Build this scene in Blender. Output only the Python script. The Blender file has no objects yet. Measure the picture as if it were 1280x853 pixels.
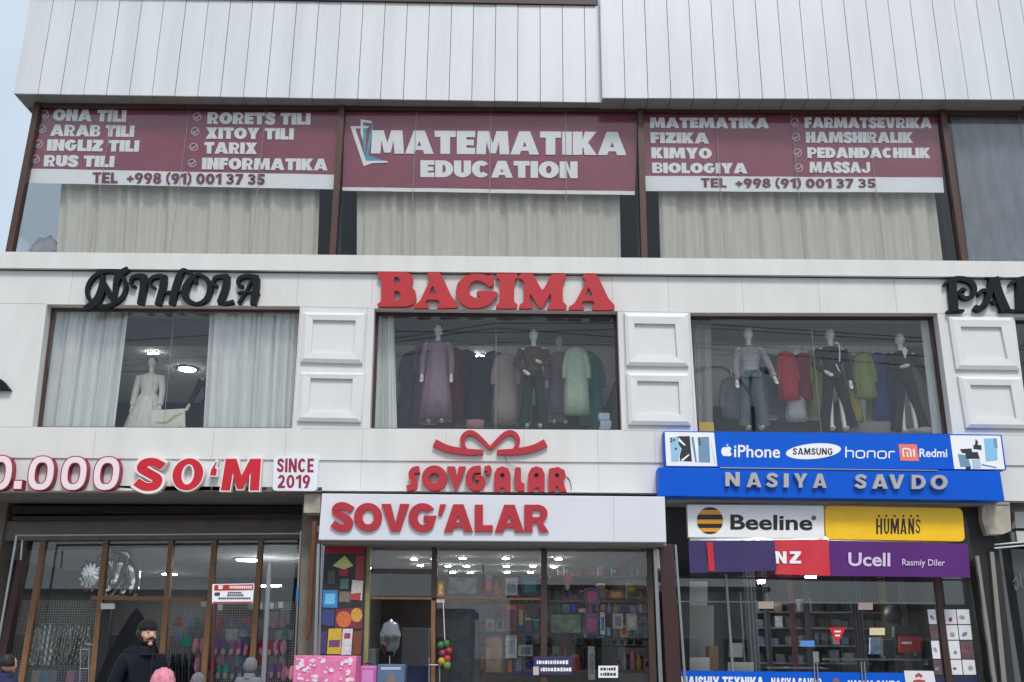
import bpy, bmesh, math, random
import numpy as np
from mathutils import Vector, Matrix
from mathutils.geometry import tessellate_polygon

R = math.radians
random.seed(7)
S = bpy.context.scene
COL = S.collection

# ------------------------------------------------------------------ camera
FPX, PITCH, ROLL = 1253.0, R(17.4), 0.0075
CAM = Vector((0.0, -17.5, 1.55))
fw = Vector((0, math.cos(PITCH), math.sin(PITCH)))
u0 = Vector((0, -math.sin(PITCH), math.cos(PITCH)))
r0 = Vector((1, 0, 0))
up = u0 * math.cos(ROLL) - r0 * math.sin(ROLL)
rt = r0 * math.cos(ROLL) + u0 * math.sin(ROLL)
cd = bpy.data.cameras.new('camera')
cam = bpy.data.objects.new('camera', cd)
COL.objects.link(cam)
m = Matrix((rt, up, -fw)).transposed().to_4x4()
m.translation = CAM
cam.matrix_world = m
cd.sensor_width = 36.0
cd.lens = 36.0 * FPX / 1280.0
cd.clip_end = 3000
S.camera = cam

# ------------------------------------------------------------------ world, sun, exposure
SUN_EL, SUN_AZ = R(52), R(12)          # high, a little to the right behind the camera, thick cloud
w = bpy.data.worlds.new('World')
S.world = w
w.use_nodes = True
nt = w.node_tree
nt.nodes.clear()
sky = nt.nodes.new('ShaderNodeTexSky')
sky.sky_type = 'NISHITA'
sky.sun_disc = False
sky.sun_elevation = SUN_EL
sky.sun_rotation = math.pi - SUN_AZ
sky.air_density = 1.0
sky.dust_density = 3.0
sky.ozone_density = 1.0
tc = nt.nodes.new('ShaderNodeTexCoord')
nz = nt.nodes.new('ShaderNodeTexNoise')
nz.inputs['Scale'].default_value = 2.2
nz.inputs['Detail'].default_value = 5
rp = nt.nodes.new('ShaderNodeValToRGB')
rp.color_ramp.elements[0].position = 0.35
rp.color_ramp.elements[0].color = (5.8, 6.9, 8.1, 1)
rp.color_ramp.elements[1].position = 0.7
rp.color_ramp.elements[1].color = (8.3, 9.2, 10.0, 1)
mx = nt.nodes.new('ShaderNodeMix')
mx.data_type = 'RGBA'
mx.inputs['Factor'].default_value = 0.72   # cloud cover
bg = nt.nodes.new('ShaderNodeBackground')
bg.inputs['Strength'].default_value = 0.093
ow = nt.nodes.new('ShaderNodeOutputWorld')
nt.links.new(tc.outputs['Generated'], nz.inputs['Vector'])
nt.links.new(nz.outputs['Fac'], rp.inputs['Fac'])
nt.links.new(sky.outputs['Color'], mx.inputs['A'])
nt.links.new(rp.outputs['Color'], mx.inputs['B'])
nt.links.new(mx.outputs['Result'], bg.inputs['Color'])
nt.links.new(bg.outputs['Background'], ow.inputs['Surface'])
sd = bpy.data.lights.new('sun', 'SUN')
sd.energy = 1.6
sd.angle = R(14)
sd.color = (1.0, 0.97, 0.93)
so = bpy.data.objects.new('sun', sd)
COL.objects.link(so)
sdir = Vector((math.sin(SUN_AZ) * math.cos(SUN_EL), -math.cos(SUN_AZ) * math.cos(SUN_EL), math.sin(SUN_EL)))
so.rotation_euler = sdir.to_track_quat('Z', 'Y').to_euler()
vs = S.view_settings
vs.view_transform = 'Standard'
vs.look = 'None'
vs.gamma = 1
vs.exposure = 0.37
vs.use_curve_mapping = False
try:
    S.cycles.use_denoising = True
    S.cycles.max_bounces = 8
    S.cycles.transparent_max_bounces = 16
    S.cycles.sample_clamp_indirect = 4
except Exception:
    pass

# ------------------------------------------------------------------ helpers
def ray(px, py):
    return rt * ((px - 640.0) / FPX) + up * ((426.5 - py) / FPX) + fw

def W(px, py, Y):
    """the point of the vertical plane at depth Y that the photo shows at (px, py)"""
    d = ray(px, py)
    return CAM + d * ((Y - CAM.y) / d.y)

def WZ(px, py, z):
    d = ray(px, py)
    return CAM + d * ((z - CAM.z) / d.z)

def lin(c):
    return tuple(((v / 255.0) / 12.92 if v / 255.0 <= .04045 else ((v / 255.0 + .055) / 1.055) ** 2.4) for v in c)

MATS = {}
def mat(name, rgb, rough=0.6, metal=0.0, var=0.06, scale=3.0, stretch=(1, 1, 1), bump=0.0, bscale=40.0, spec=0.5,
        emit=None, estr=0.0, trans=0.0, alpha=1.0, sheen=0.0, rgb2=None, contrast=None):
    if name in MATS:
        return MATS[name]
    m = bpy.data.materials.new(name)
    m.use_nodes = True
    n = m.node_tree
    b = n.nodes['Principled BSDF']
    b.inputs['Roughness'].default_value = rough
    b.inputs['Metallic'].default_value = metal
    b.inputs['Specular IOR Level'].default_value = spec
    t = n.nodes.new('ShaderNodeTexCoord')
    mp = n.nodes.new('ShaderNodeMapping')
    mp.inputs['Scale'].default_value = stretch
    n.links.new(t.outputs['Object'], mp.inputs['Vector'])
    no = n.nodes.new('ShaderNodeTexNoise')
    no.inputs['Scale'].default_value = scale
    no.inputs['Detail'].default_value = 6
    no.inputs['Roughness'].default_value = 0.6
    n.links.new(mp.outputs['Vector'], no.inputs['Vector'])
    cr = n.nodes.new('ShaderNodeValToRGB')
    a, c = cr.color_ramp.elements
    a.position, c.position = contrast or (0.3, 0.7)
    a.color = tuple(max(0, v * (1 - var)) for v in (rgb2 or rgb)) + (1,)
    c.color = tuple(min(1, v * (1 + var)) for v in rgb) + (1,)
    n.links.new(no.outputs['Fac'], cr.inputs['Fac'])
    n.links.new(cr.outputs['Color'], b.inputs['Base Color'])
    if bump:
        n2 = n.nodes.new('ShaderNodeTexNoise')
        n2.inputs['Scale'].default_value = bscale
        n2.inputs['Detail'].default_value = 4
        n.links.new(mp.outputs['Vector'], n2.inputs['Vector'])
        bp = n.nodes.new('ShaderNodeBump')
        bp.inputs['Strength'].default_value = bump
        bp.inputs['Distance'].default_value = 0.02
        n.links.new(n2.outputs['Fac'], bp.inputs['Height'])
        n.links.new(bp.outputs['Normal'], b.inputs['Normal'])
    if emit:
        b.inputs['Emission Color'].default_value = tuple(emit) + (1,)
        b.inputs['Emission Strength'].default_value = estr
    if trans:
        b.inputs['Transmission Weight'].default_value = trans
    if alpha < 1:
        b.inputs['Alpha'].default_value = alpha
    MATS[name] = m
    return m

def P(name, r, g, b, **k):
    """material from an albedo given as 8-bit sRGB"""
    return mat(name, lin((r, g, b)), **k)

def glass_mat(name, tint, ior=1.5, boost=1.6, rough=0.0):
    if name in MATS:
        return MATS[name]
    m = bpy.data.materials.new(name)
    m.use_nodes = True
    n = m.node_tree
    n.nodes.clear()
    o = n.nodes.new('ShaderNodeOutputMaterial')
    mixs = n.nodes.new('ShaderNodeMixShader')
    tr = n.nodes.new('ShaderNodeBsdfTransparent')
    tr.inputs['Color'].default_value = tuple(tint) + (1,)
    gl = n.nodes.new('ShaderNodeBsdfGlossy')
    gl.inputs['Roughness'].default_value = rough
    gl.inputs['Color'].default_value = (0.95, 0.97, 1.0, 1)
    fr = n.nodes.new('ShaderNodeFresnel')
    fr.inputs['IOR'].default_value = ior
    mu = n.nodes.new('ShaderNodeMath')
    mu.operation = 'MULTIPLY'
    mu.use_clamp = True
    mu.inputs[1].default_value = boost
    n.links.new(fr.outputs['Fac'], mu.inputs[0])
    n.links.new(mu.outputs[0], mixs.inputs['Fac'])
    n.links.new(tr.outputs[0], mixs.inputs[1])
    n.links.new(gl.outputs[0], mixs.inputs[2])
    n.links.new(mixs.outputs[0], o.inputs['Surface'])
    MATS[name] = m
    return m

ORG = {}
def setp(o, label=None, cat=None, group=None, kind=None):
    if label: o['label'] = label
    if cat: o['category'] = cat
    if group: o['group'] = group
    if kind: o['kind'] = kind
    return o

def thing(name, loc, label, cat, group=None):
    o = bpy.data.objects.new(name, None)
    o.empty_display_size = 0.2
    COL.objects.link(o)
    o.location = loc
    ORG[o.name] = Vector(loc)
    return setp(o, label, cat, group)

class MB:
    """collects geometry in world coordinates; build() links it as ONE mesh object"""
    def __init__(s):
        s.v, s.f, s.sm = [], [], []
    def add(s, vs, fs, smooth=False):
        k = len(s.v)
        s.v += [Vector(v) for v in vs]
        s.f += [tuple(i + k for i in f) for f in fs]
        s.sm += [smooth] * len(fs)
        return s
    def prism3(s, front, back):
        n = len(front)
        fs = [tuple(range(n)), tuple(range(2 * n - 1, n - 1, -1))]
        fs += [(i, i + n, (i + 1) % n + n, (i + 1) % n) for i in range(n)]
        return s.add(list(front) + list(back), fs)
    def prism(s, pts, y0, y1):
        """polygon drawn in photo pixels at depth y0, pushed straight back to y1"""
        f = [W(x, y, y0) for x, y in pts]
        return s.prism3(f, [Vector((p.x, y1, p.z)) for p in f])
    def rect(s, x0, ya, x1, yb, y0, y1):
        return s.prism([(x0, ya), (x1, ya), (x1, yb), (x0, yb)], y0, y1)
    def box(s, x0, x1, y0, y1, z0, z1):
        v = [(x0, y0, z0), (x1, y0, z0), (x1, y1, z0), (x0, y1, z0), (x0, y0, z1), (x1, y0, z1), (x1, y1, z1), (x0, y1, z1)]
        return s.add(v, [(0, 3, 2, 1), (4, 5, 6, 7), (0, 1, 5, 4), (1, 2, 6, 5), (2, 3, 7, 6), (3, 0, 4, 7)])
    def tube(s, pts, r, n=8, caps=True):
        pts = [Vector(p) for p in pts]
        rs = r if isinstance(r, (list, tuple)) else [r] * len(pts)
        vs, fs = [], []
        for i, p in enumerate(pts):
            a = pts[max(i - 1, 0)]
            b = pts[min(i + 1, len(pts) - 1)]
            t = (b - a).normalized()
            h = Vector((0, 1, 0)) if abs(t.y) < 0.9 else Vector((1, 0, 0))
            e1 = t.cross(h).normalized()
            e2 = t.cross(e1)
            for k in range(n):
                q = 2 * math.pi * k / n
                vs.append(p + (e1 * math.cos(q) + e2 * math.sin(q)) * rs[i])
        for i in range(len(pts) - 1):
            for k in range(n):
                k2 = (k + 1) % n
                fs.append((i * n + k, i * n + k2, (i + 1) * n + k2, (i + 1) * n + k))
        s.add(vs, fs, True)
        if caps:
            s.add(vs[:n], [tuple(range(n))])
            s.add(vs[-n:], [tuple(range(n - 1, -1, -1))])
        return s
    def loops(s, rings, smooth=True, cap=True):
        n = len(rings[0])
        vs = [p for r in rings for p in r]
        fs = []
        for i in range(len(rings) - 1):
            for k in range(n):
                k2 = (k + 1) % n
                fs.append((i * n + k, i * n + k2, (i + 1) * n + k2, (i + 1) * n + k))
        if cap:
            fs.append(tuple(range(n - 1, -1, -1)))
            fs.append(tuple(range((len(rings) - 1) * n, len(rings) * n)))
        return s.add(vs, fs, smooth)
    def ball(s, c, rx, ry, rz, nu=16, nv=10, fn=None):
        c = Vector(c)
        rings = []
        for j in range(nv + 1):
            t = math.pi * (j / nv) * 0.998 + 0.003
            ring = []
            for k in range(nu):
                q = 2 * math.pi * k / nu
                d = Vector((math.sin(t) * math.cos(q), math.sin(t) * math.sin(q), -math.cos(t)))
                g = fn(d) if fn else 1.0
                ring.append(c + Vector((d.x * rx, d.y * ry, d.z * rz)) * g)
            rings.append(ring)
        return s.loops(rings)
    def sheet(s, tl, tr, br, bl, fn, nx=40, nz=8, thick=0.0):
        """grid between four world corners, fn(u, v) = offset in Y"""
        tl, tr, br, bl = map(Vector, (tl, tr, br, bl))
        vs, fs = [], []
        for j in range(nz + 1):
            for i in range(nx + 1):
                u, v = i / nx, j / nz
                p = (tl * (1 - u) + tr * u) * (1 - v) + (bl * (1 - u) + br * u) * v
                q = fn(u, v)
                p = p + (Vector((0, q, 0)) if not isinstance(q, Vector) else q)
                vs.append(p)
        for j in range(nz):
            for i in range(nx):
                a = j * (nx + 1) + i
                fs.append((a, a + nx + 1, a + nx + 2, a + 1))
        s.add(vs, fs, True)
        if thick:
            b = [v + Vector((0, thick, 0)) for v in vs]
            s.add(b, [tuple(reversed(f)) for f in fs], True)
        return s
    def outline(s, loops, y0, y1):
        """filled outline with holes, loops in photo pixels (first = outer)"""
        ls = [[W(x, y, y0) for x, y in l] for l in loops]
        flat = [[Vector((p.x, p.z, 0)) for p in l] for l in ls]
        tris = tessellate_polygon(flat)
        vs = [p for l in ls for p in l]
        n = len(vs)
        back = [Vector((p.x, y1, p.z)) for p in vs]
        fs = []
        for t in tris:
            a, b, c = (vs[i] for i in t)
            nrm = (b - a).cross(c - a)
            t = tuple(t) if nrm.y < 0 else tuple(reversed(t))
            fs.append(t)
        k = 0
        for l in ls:
            m_ = len(l)
            for i in range(m_):
                a, b = k + i, k + (i + 1) % m_
                fs.append((a, b, b + n, a + n))
            k += m_
        return s.add(vs + back, fs)
    def stroke(s, pts, ws, y0, y1, close=False, sub=6):
        """brush stroke of varying width, photo pixels"""
        P_ = [Vector((x, y, 0)) for x, y in pts]
        n = len(P_)
        if not isinstance(ws, (list, tuple)):
            ws = [ws] * n
        path, wd = [], []
        segs = n if close else n - 1
        for i in range(segs):
            g = (lambda k: P_[k % n]) if close else (lambda k: P_[max(0, min(n - 1, k))])
            a, b, c, d = g(i - 1), g(i), g(i + 1), g(i + 2)
            for q in range(sub):
                t = q / sub
                path.append(0.5 * ((2 * b) + (c - a) * t + (2 * a - 5 * b + 4 * c - d) * t * t + (3 * b - a - 3 * c + d) * t ** 3))
                wd.append(ws[i] * (1 - t) + ws[(i + 1) % n] * t)
        if not close:
            path.append(P_[-1]); wd.append(ws[-1])
        L, Rr = [], []
        k = len(path)
        for i in range(k):
            a = path[(i - 1) % k] if close or i > 0 else path[i]
            b = path[(i + 1) % k] if close or i < k - 1 else path[i]
            t = (b - a).normalized()
            nn = Vector((-t.y, t.x, 0)) * wd[i] * 0.5
            L.append(path[i] + nn); Rr.append(path[i] - nn)
        vf = [W(p.x, p.y, y0) for p in L] + [W(p.x, p.y, y0) for p in Rr]
        vb = [Vector((p.x, y1, p.z)) for p in vf]
        fs = []
        rng = range(k) if close else range(k - 1)
        for i in rng:
            j = (i + 1) % k
            fs += [(i, k + i, k + j, j), (2 * k + i, 2 * k + j, 3 * k + j, 3 * k + i),
                   (i, j, 2 * k + j, 2 * k + i), (k + i, 3 * k + i, 3 * k + j, k + j)]
        if not close:
            fs += [(0, 2 * k, 3 * k, k), (k - 1, 2 * k - 1, 4 * k - 1, 3 * k - 1)]
        return s.add(vf + vb, fs)
    def build(s, name, m, parent=None, bevel=0.0, fix=True):
        me = bpy.data.meshes.new(name)
        if parent is None:
            xs = [v.x for v in s.v]; ys = [v.y for v in s.v]; zs = [v.z for v in s.v]
            o0 = Vector(((min(xs) + max(xs)) / 2, (min(ys) + max(ys)) / 2, min(zs)))
        else:
            o0 = ORG[parent.name]
        me.from_pydata([tuple(v - o0) for v in s.v], [], s.f)
        me.polygons.foreach_set('use_smooth', s.sm)
        if fix:
            b = bmesh.new(); b.from_mesh(me)
            bmesh.ops.recalc_face_normals(b, faces=b.faces)
            if bevel:
                es = [e for e in b.edges if len(e.link_faces) == 2 and e.calc_face_angle(0) > 0.6]
                bmesh.ops.bevel(b, geom=es, offset=bevel, segments=2, affect='EDGES', profile=0.5, clamp_overlap=True)
            b.to_mesh(me); b.free()
        me.materials.append(m)
        o = bpy.data.objects.new(name, me)
        COL.objects.link(o)
        ORG[o.name] = o0
        if parent is None:
            o.location = o0
        else:
            o.parent = parent
        return o

def text_geo(string, quad, y0, depth, bold=0.0, shear=0.0, space=1.0):
    """lettering stretched so that its bounding box fills the photo quad (TL, TR, BR, BL)"""
    c = bpy.data.curves.new('lettering', 'FONT')
    c.body = string
    c.offset = bold
    c.shear = shear
    c.space_character = space
    c.extrude = 0.5
    c.resolution_u = 4
    o = bpy.data.objects.new('lettering', c)
    COL.objects.link(o)
    dg = bpy.context.evaluated_depsgraph_get()
    me = bpy.data.meshes.new_from_object(o.evaluated_get(dg))
    bpy.data.objects.remove(o)
    bpy.data.curves.remove(c)
    co = [v.co.copy() for v in me.vertices]
    fs = [tuple(p.vertices) for p in me.polygons]
    bpy.data.meshes.remove(me)
    xs = [v.x for v in co]; ys = [v.y for v in co]
    xa, xb, ya, yb = min(xs), max(xs), min(ys), max(ys)
    q = [W(x, y, y0) for x, y in quad]
    out = []
    for v in co:
        u = (v.x - xa) / (xb - xa); t = 1 - (v.y - ya) / (yb - ya)
        p = (q[0] * (1 - u) + q[1] * u) * (1 - t) + (q[3] * (1 - u) + q[2] * u) * t
        out.append(Vector((p.x, y0 + (0.5 - v.z) * depth, p.z)))
    mb = MB()
    mb.add(out, fs)
    return mb

def rq(x0, ya, x1, yb, slope=0.0, lean=0.0):
    """px quad with a slope (dy over its width) and a lean (dx from top to bottom)"""
    return [(x0, ya), (x1, ya + slope), (x1 + lean, yb + slope), (x0 + lean, yb)]

def text(string, quad, y0, m, parent, depth=0.002, bold=0.0, shear=0.0, name='lettering', space=1.0):
    return text_geo(string, quad, y0, depth, bold, shear, space).build(name, m, parent, fix=False)

# ------------------------------------------------------------------ a heavy block alphabet drawn as outlines (0..w, 0..1 up)
def _arc(cx, cy, rx, ry, a0, a1, n=10):
    return [(cx + rx * math.cos(R(a0 + (a1 - a0) * i / n)), cy + ry * math.sin(R(a0 + (a1 - a0) * i / n))) for i in range(n + 1)]
def _spine(pts, t, sub_=8):
    n = len(pts); path = []
    g = lambda k: Vector((*pts[max(0, min(n - 1, k))], 0))
    for i in range(n - 1):
        a, b, c, d = g(i - 1), g(i), g(i + 1), g(i + 2)
        for q in range(sub_):
            u = q / sub_
            path.append(0.5 * ((2 * b) + (c - a) * u + (2 * a - 5 * b + 4 * c - d) * u * u + (3 * b - a - 3 * c + d) * u ** 3))
    path.append(g(n - 1))
    L, Q = [], []
    for i, p in enumerate(path):
        d = (path[min(i + 1, len(path) - 1)] - path[max(i - 1, 0)]).normalized()
        nn = Vector((-d.y, d.x, 0)) * t * .5
        L.append((p.x + nn.x, p.y + nn.y)); Q.append((p.x - nn.x, p.y - nn.y))
    return ('strip', L, Q)
def glyph(ch, t=.26, h=.22):
    """(advance width, loops)"""
    w = .78
    if ch == 'A':
        t = min(t, .31); w = .92 + max(0, t - .26) * 1.6; k = t * .62
        bar0, bar1 = .16, .16 + min(h, .22) * .8
        e = lambda y: (w / 2 - k) * y           # outer left edge
        i_ = lambda y: e(y) + t * 1.06
        ap = min(.86, (w / 2 - t * 1.06) / (w / 2 - k))
        return w, [[(0, 0), (w / 2 - k, 1), (w / 2 + k, 1), (w, 0), (w - t * 1.06, 0), (w - i_(bar0), bar0), (i_(bar0), bar0), (t * 1.06, 0)],
                   [(i_(bar1), bar1), (w - i_(bar1), bar1), (w / 2, ap)]]
    if ch in 'BPR':
        w = .76
        r1 = _arc(w - .29, .73, .27, .27, 90, -80, 9)
        if ch == 'B':
            out = [(0, 0), (0, 1)] + r1 + _arc(w - .29, .28, .29, .28, 75, -90, 9)
            return w, [out, [(t, .60), (t, .83)] + _arc(w - .31, .715, .08, .115, 90, -90, 6), [(t, .17), (t, .42)] + _arc(w - .31, .295, .09, .125, 90, -90, 6)]
        ho = [(t, .54), (t, .80)] + _arc(w - .31, .67, .09, .13, 90, -90, 6)
        ro = _arc(w - .32, .67, .32, .33, 90, -65 if ch == 'R' else -90, 10)
        if ch == 'P':
            return w, [[(0, 0), (0, 1)] + ro + [(t, .34), (t, 0)], ho]
        return w + .04, [[(0, 0), (0, 1)] + ro + [(w + .04, 0), (w + .04 - t * 1.12, 0), (w * .56, .34), (t, .34), (t, 0)], ho]
    if ch in 'CG':
        w = .84
        ou = _arc(w / 2, .5, w / 2, .5, 38, 322, 26); inn = _arc(w / 2 + .02, .5, w / 2 - t, .5 - h, 318, 42, 20)
        if ch == 'C':
            return w, [ou + inn]
        ou = _arc(w / 2, .5, w / 2, .5, 38, 318, 26); inn = _arc(w / 2, .5, w / 2 - t, .5 - h, 300, 42, 20)
        return w, [ou + [(w - .01, .56), (w * .54, .56), (w * .54, .36), (w * .70, .36)] + inn]
    if ch == 'D':
        w = .82
        return w, [[(0, 0), (0, 1)] + _arc(w - .46, .5, .46, .5, 90, -90, 16), [(t, h), (t, 1 - h)] + _arc(w - .46, .5, .46 - t, .5 - h, 90, -90, 14)]
    if ch == 'E': w = .64; return w, [[(0, 0), (0, 1), (w, 1), (w, 1 - h), (t, 1 - h), (t, .5 + h * .45), (w * .93, .5 + h * .45), (w * .93, .5 - h * .45), (t, .5 - h * .45), (t, h), (w, h), (w, 0)]]
    if ch == 'F': w = .62; return w, [[(0, 0), (0, 1), (w, 1), (w, 1 - h), (t, 1 - h), (t, .5 + h * .4), (w * .92, .5 + h * .4), (w * .92, .5 - h * .5), (t, .5 - h * .5), (t, 0)]]
    if ch == 'H': return w, [[(0, 0), (0, 1), (t, 1), (t, .5 + h / 2), (w - t, .5 + h / 2), (w - t, 1), (w, 1), (w, 0), (w - t, 0), (w - t, .5 - h / 2), (t, .5 - h / 2), (t, 0)]]
    if ch == 'I': return t, [[(0, 0), (0, 1), (t, 1), (t, 0)]]
    if ch == 'J':
        w = max(.56, 2.4 * t)
        return w, [[(w - t, 1), (w, 1)] + _arc(w / 2, .30, w / 2, .30, 0, -180, 12) + [(0, .36), (t * .9, .36)] + _arc(w / 2, .30, w / 2 - t * .95, .12, 180, 360, 8)]
    if ch == 'K': w = .84; return w, [[(0, 0), (0, 1), (t, 1), (t, .62), (w - t * 1.25, 1), (w - .01, 1), (w * .64, .53), (w, 0), (w - t * 1.28, 0), (w * .44, .34), (t, .26), (t, 0)]]
    if ch == 'L': w = .60; return w, [[(0, 0), (0, 1), (t, 1), (t, h), (w, h), (w, 0)]]
    if ch == 'M': w = 1.04 + max(0, t - .26) * 1.6; return w, [[(0, 0), (t * .16, 1), (t * 1.34, 1), (w / 2, .46), (w - t * 1.34, 1), (w - t * .16, 1), (w, 0), (w - t, 0), (w - t * 1.1, .56), (w / 2 + t * .34, .04), (w / 2 - t * .34, .04), (t * 1.1, .56), (t, 0)]]
    if ch == 'N': w = .82; return w, [[(0, 0), (0, 1), (t, 1), (w - t, .44), (w - t, 1), (w, 1), (w, 0), (w - t, 0), (t, .56), (t, 0)]]
    if ch in 'O0Q':
        w = .92 if ch != '0' else .74
        return w, [_arc(w / 2, .5, w / 2, .5, 0, 351, 40)[:-1] + [], _arc(w / 2, .5, w / 2 - t, .5 - h, 0, 351, 40)[:-1]]
    if ch == 'S': w = .70; return w, [_spine([(w - .03, .74), (w * .60, .885), (w * .28, .85), (w * .20, .68), (w * .48, .53), (w * .80, .36), (w * .74, .15), (w * .40, .115), (.03, .27)], h * 1.08)]
    if ch == 'T': w = .74; return w, [[(0, 1), (w, 1), (w, 1 - h), (w / 2 + t / 2, 1 - h), (w / 2 + t / 2, 0), (w / 2 - t / 2, 0), (w / 2 - t / 2, 1 - h), (0, 1 - h)]]
    if ch == 'U':
        return w, [[(0, 1), (t, 1)] + _arc(w / 2, .36, w / 2 - t, .36 - h, 180, 360, 10) + [(w - t, 1), (w, 1)] + _arc(w / 2, .36, w / 2, .36, 0, -180, 14)]
    if ch == 'V': w = .90; return w, [[(0, 1), (t * 1.1, 1), (w / 2, .30), (w - t * 1.1, 1), (w, 1), (w / 2 + t * .56, 0), (w / 2 - t * .56, 0)]]
    if ch == 'X': w = .88; return w, [[(0, 0), (w * .31, .51), (.02, 1), (t * 1.25, 1), (w / 2, .69), (w - t * 1.25, 1), (w - .02, 1), (w * .69, .51), (w, 0), (w - t * 1.25, 0), (w / 2, .32), (t * 1.25, 0)]]
    if ch == 'Y': w = .88; return w, [[(0, 1), (t * 1.18, 1), (w / 2, .62), (w - t * 1.18, 1), (w, 1), (w / 2 + t / 2, .38), (w / 2 + t / 2, 0), (w / 2 - t / 2, 0), (w / 2 - t / 2, .38)]]
    if ch == 'Z': w = .74; return w, [[(0, 0), (0, h * .9), (w - t * 1.35, 1 - h), (.03, 1 - h), (.03, 1), (w, 1), (w, 1 - h * .9), (t * 1.35, h), (w, h), (w, 0)]]
    if ch == '1': w = .50; return w, [[(w - t, 0), (w - t, .72), (0, .66), (0, .82), (w - t * .8, 1), (w, 1), (w, 0)]]
    if ch == '2': w = .68; return w, [_arc(w * .48, .68, w * .46, .32, 170, -30, 16) + [(w * .56, h), (w, h), (w, 0), (0, 0), (0, h * .8)] + [(w * .58, .56)] + _arc(w * .48, .68, w * .46 - t * .95, .32 - h, 0, 170, 10)]
    if ch == '3': w = .68; return w, [_spine([(.03, .80), (w * .40, .895), (w * .76, .76), (w * .60, .56), (w * .40, .525), (w * .68, .44), (w * .78, .24), (w * .45, .105), (.02, .20)], h * .95)]
    if ch == '5': w = .68; return w, [[(w * .10, 1), (w * .94, 1), (w * .94, 1 - h), (w * .38, 1 - h), (w * .36, .63)] + _arc(w * .46, .32, w * .52, .32, 90, -150, 16) + [(.02, .30)] + [(w * .30, .26)] + _arc(w * .46, .32, w * .50 - t, .32 - h, -120, 100, 10) + [(w * .12, .42), (w * .04, .46)]]
    if ch == '7': w = .66; return w, [[(0, 1), (w, 1), (w, 1 - h * .8), (w * .52, 0), (w * .52 - t * 1.15, 0), (w - t * 1.2, 1 - h), (0, 1 - h)]]
    if ch == '8': w = .70; return w, [_arc(w / 2, .735, w * .45, .265, -35, 215, 16) + _arc(w / 2, .28, w * .5, .28, 140, 400, 22), _arc(w / 2, .74, w * .45 - t * .9, .10, 0, 345, 14), _arc(w / 2, .28, w * .5 - t, .12, 0, 345, 14)]
    if ch == '9': w = .70; return w, [_arc(w / 2, .66, w / 2, .34, 215, -20, 22) + [(w * .72, .08), (w * .60, 0), (w * .22, 0), (w * .56, .33)] + _arc(w / 2, .66, w / 2, .34, 262, 218, 5)[:-1], _arc(w / 2, .66, w / 2 - t, .34 - h, 0, 345, 16)]
    if ch == '(': w = .34; return w, [_spine([(w - .04, 1.06), (t * .4, .75), (t * .4, .25), (w - .04, -.08)], t * .72)]
    if ch == ')': w = .34; return w, [_spine([(.04, 1.06), (w - t * .4, .75), (w - t * .4, .25), (.04, -.08)], t * .72)]
    if ch == '+': w = .60; a, b = .42, w / 2; d = t * .38; return w, [[(0, a - d), (0, a + d), (b - d, a + d), (b - d, a + .28), (b + d, a + .28), (b + d, a + d), (w, a + d), (w, a - d), (b + d, a - d), (b + d, a - .28), (b - d, a - .28), (b - d, a - d)]]
    if ch == '-': return .4, [[(0, .4), (0, .6), (.4, .6), (.4, .4)]]
    return .36, []
def block_geo(string, quad, y0, depth, t=.26, h=.22, gap=.09, word=.34):
    mb = MB()
    x = 0; items = []
    for ch in string:
        if ch == ' ':
            x += word; continue
        gw, loops = glyph(ch, t, h)
        items.append((x, loops)); x += gw + gap
    tot = x - gap
    q = [W(a, b, y0) for a, b in quad]
    for x0, loops in items:
        def mp_(a, b):
            u = (x0 + a) / tot; v = 1 - b
            return (q[0] * (1 - u) + q[1] * u) * (1 - v) + (q[3] * (1 - u) + q[2] * u) * v
        if loops and loops[0][0] == 'strip':
            L = [mp_(a, b) for a, b in loops[0][1]]; Q = [mp_(a, b) for a, b in loops[0][2]]
            n = len(L)
            f_ = [Vector((p.x, y0, p.z)) for p in L + Q]
            b_ = [Vector((p.x, y0 + depth, p.z)) for p in L + Q]
            fs = []
            for i in range(n - 1):
                fs += [(i, i + 1, n + i + 1, n + i), (i, 2 * n + i, 2 * n + i + 1, i + 1), (n + i, n + i + 1, 3 * n + i + 1, 3 * n + i)]
            fs += [(0, n, 3 * n, 2 * n), (n - 1, 3 * n - 1, 4 * n - 1, 2 * n - 1)]
            mb.add(f_ + b_, fs)
            continue
        ls = [[mp_(a, b) for a, b in l] for l in loops]
        flat = [[Vector((p.x, p.z, 0)) for p in l] for l in ls]
        vs = [p for l in ls for p in l]
        n = len(vs)
        back = [Vector((p.x, y0 + depth, p.z)) for p in vs]
        fs = []
        for tr in tessellate_polygon(flat):
            a, b, c = (vs[i] for i in tr)
            fs.append(tuple(tr) if (b - a).cross(c - a).y < 0 else tuple(reversed(tr)))
        k = 0
        for l in ls:
            m_ = len(l)
            for i in range(m_):
                fs.append((k + i, k + (i + 1) % m_, k + (i + 1) % m_ + n, k + i + n))
            k += m_
        mb.add([Vector((p.x, y0, p.z)) for p in vs] + back, fs)
    return mb
def block(string, quad, y0, m, parent, depth=.003, name='lettering', t=.26, h=.22, gap=.09, word=.34):
    return block_geo(string, quad, y0, depth, t, h, gap, word).build(name, m, parent)
def rrect(q, r):
    """rounded rectangle from four photo corners, radius in photo pixels"""
    out = []
    n = 4
    for i in range(n):
        p, a, b = Vector(q[i]), Vector(q[i - 1]), Vector(q[(i + 1) % n])
        e1, e2 = (a - p).normalized(), (b - p).normalized()
        s_, e_ = p + e1 * r, p + e2 * r
        for k in range(7):
            u = k / 6
            out.append(tuple(s_ * (1 - u) ** 2 + p * 2 * u * (1 - u) + e_ * u * u))
    return out

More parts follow.
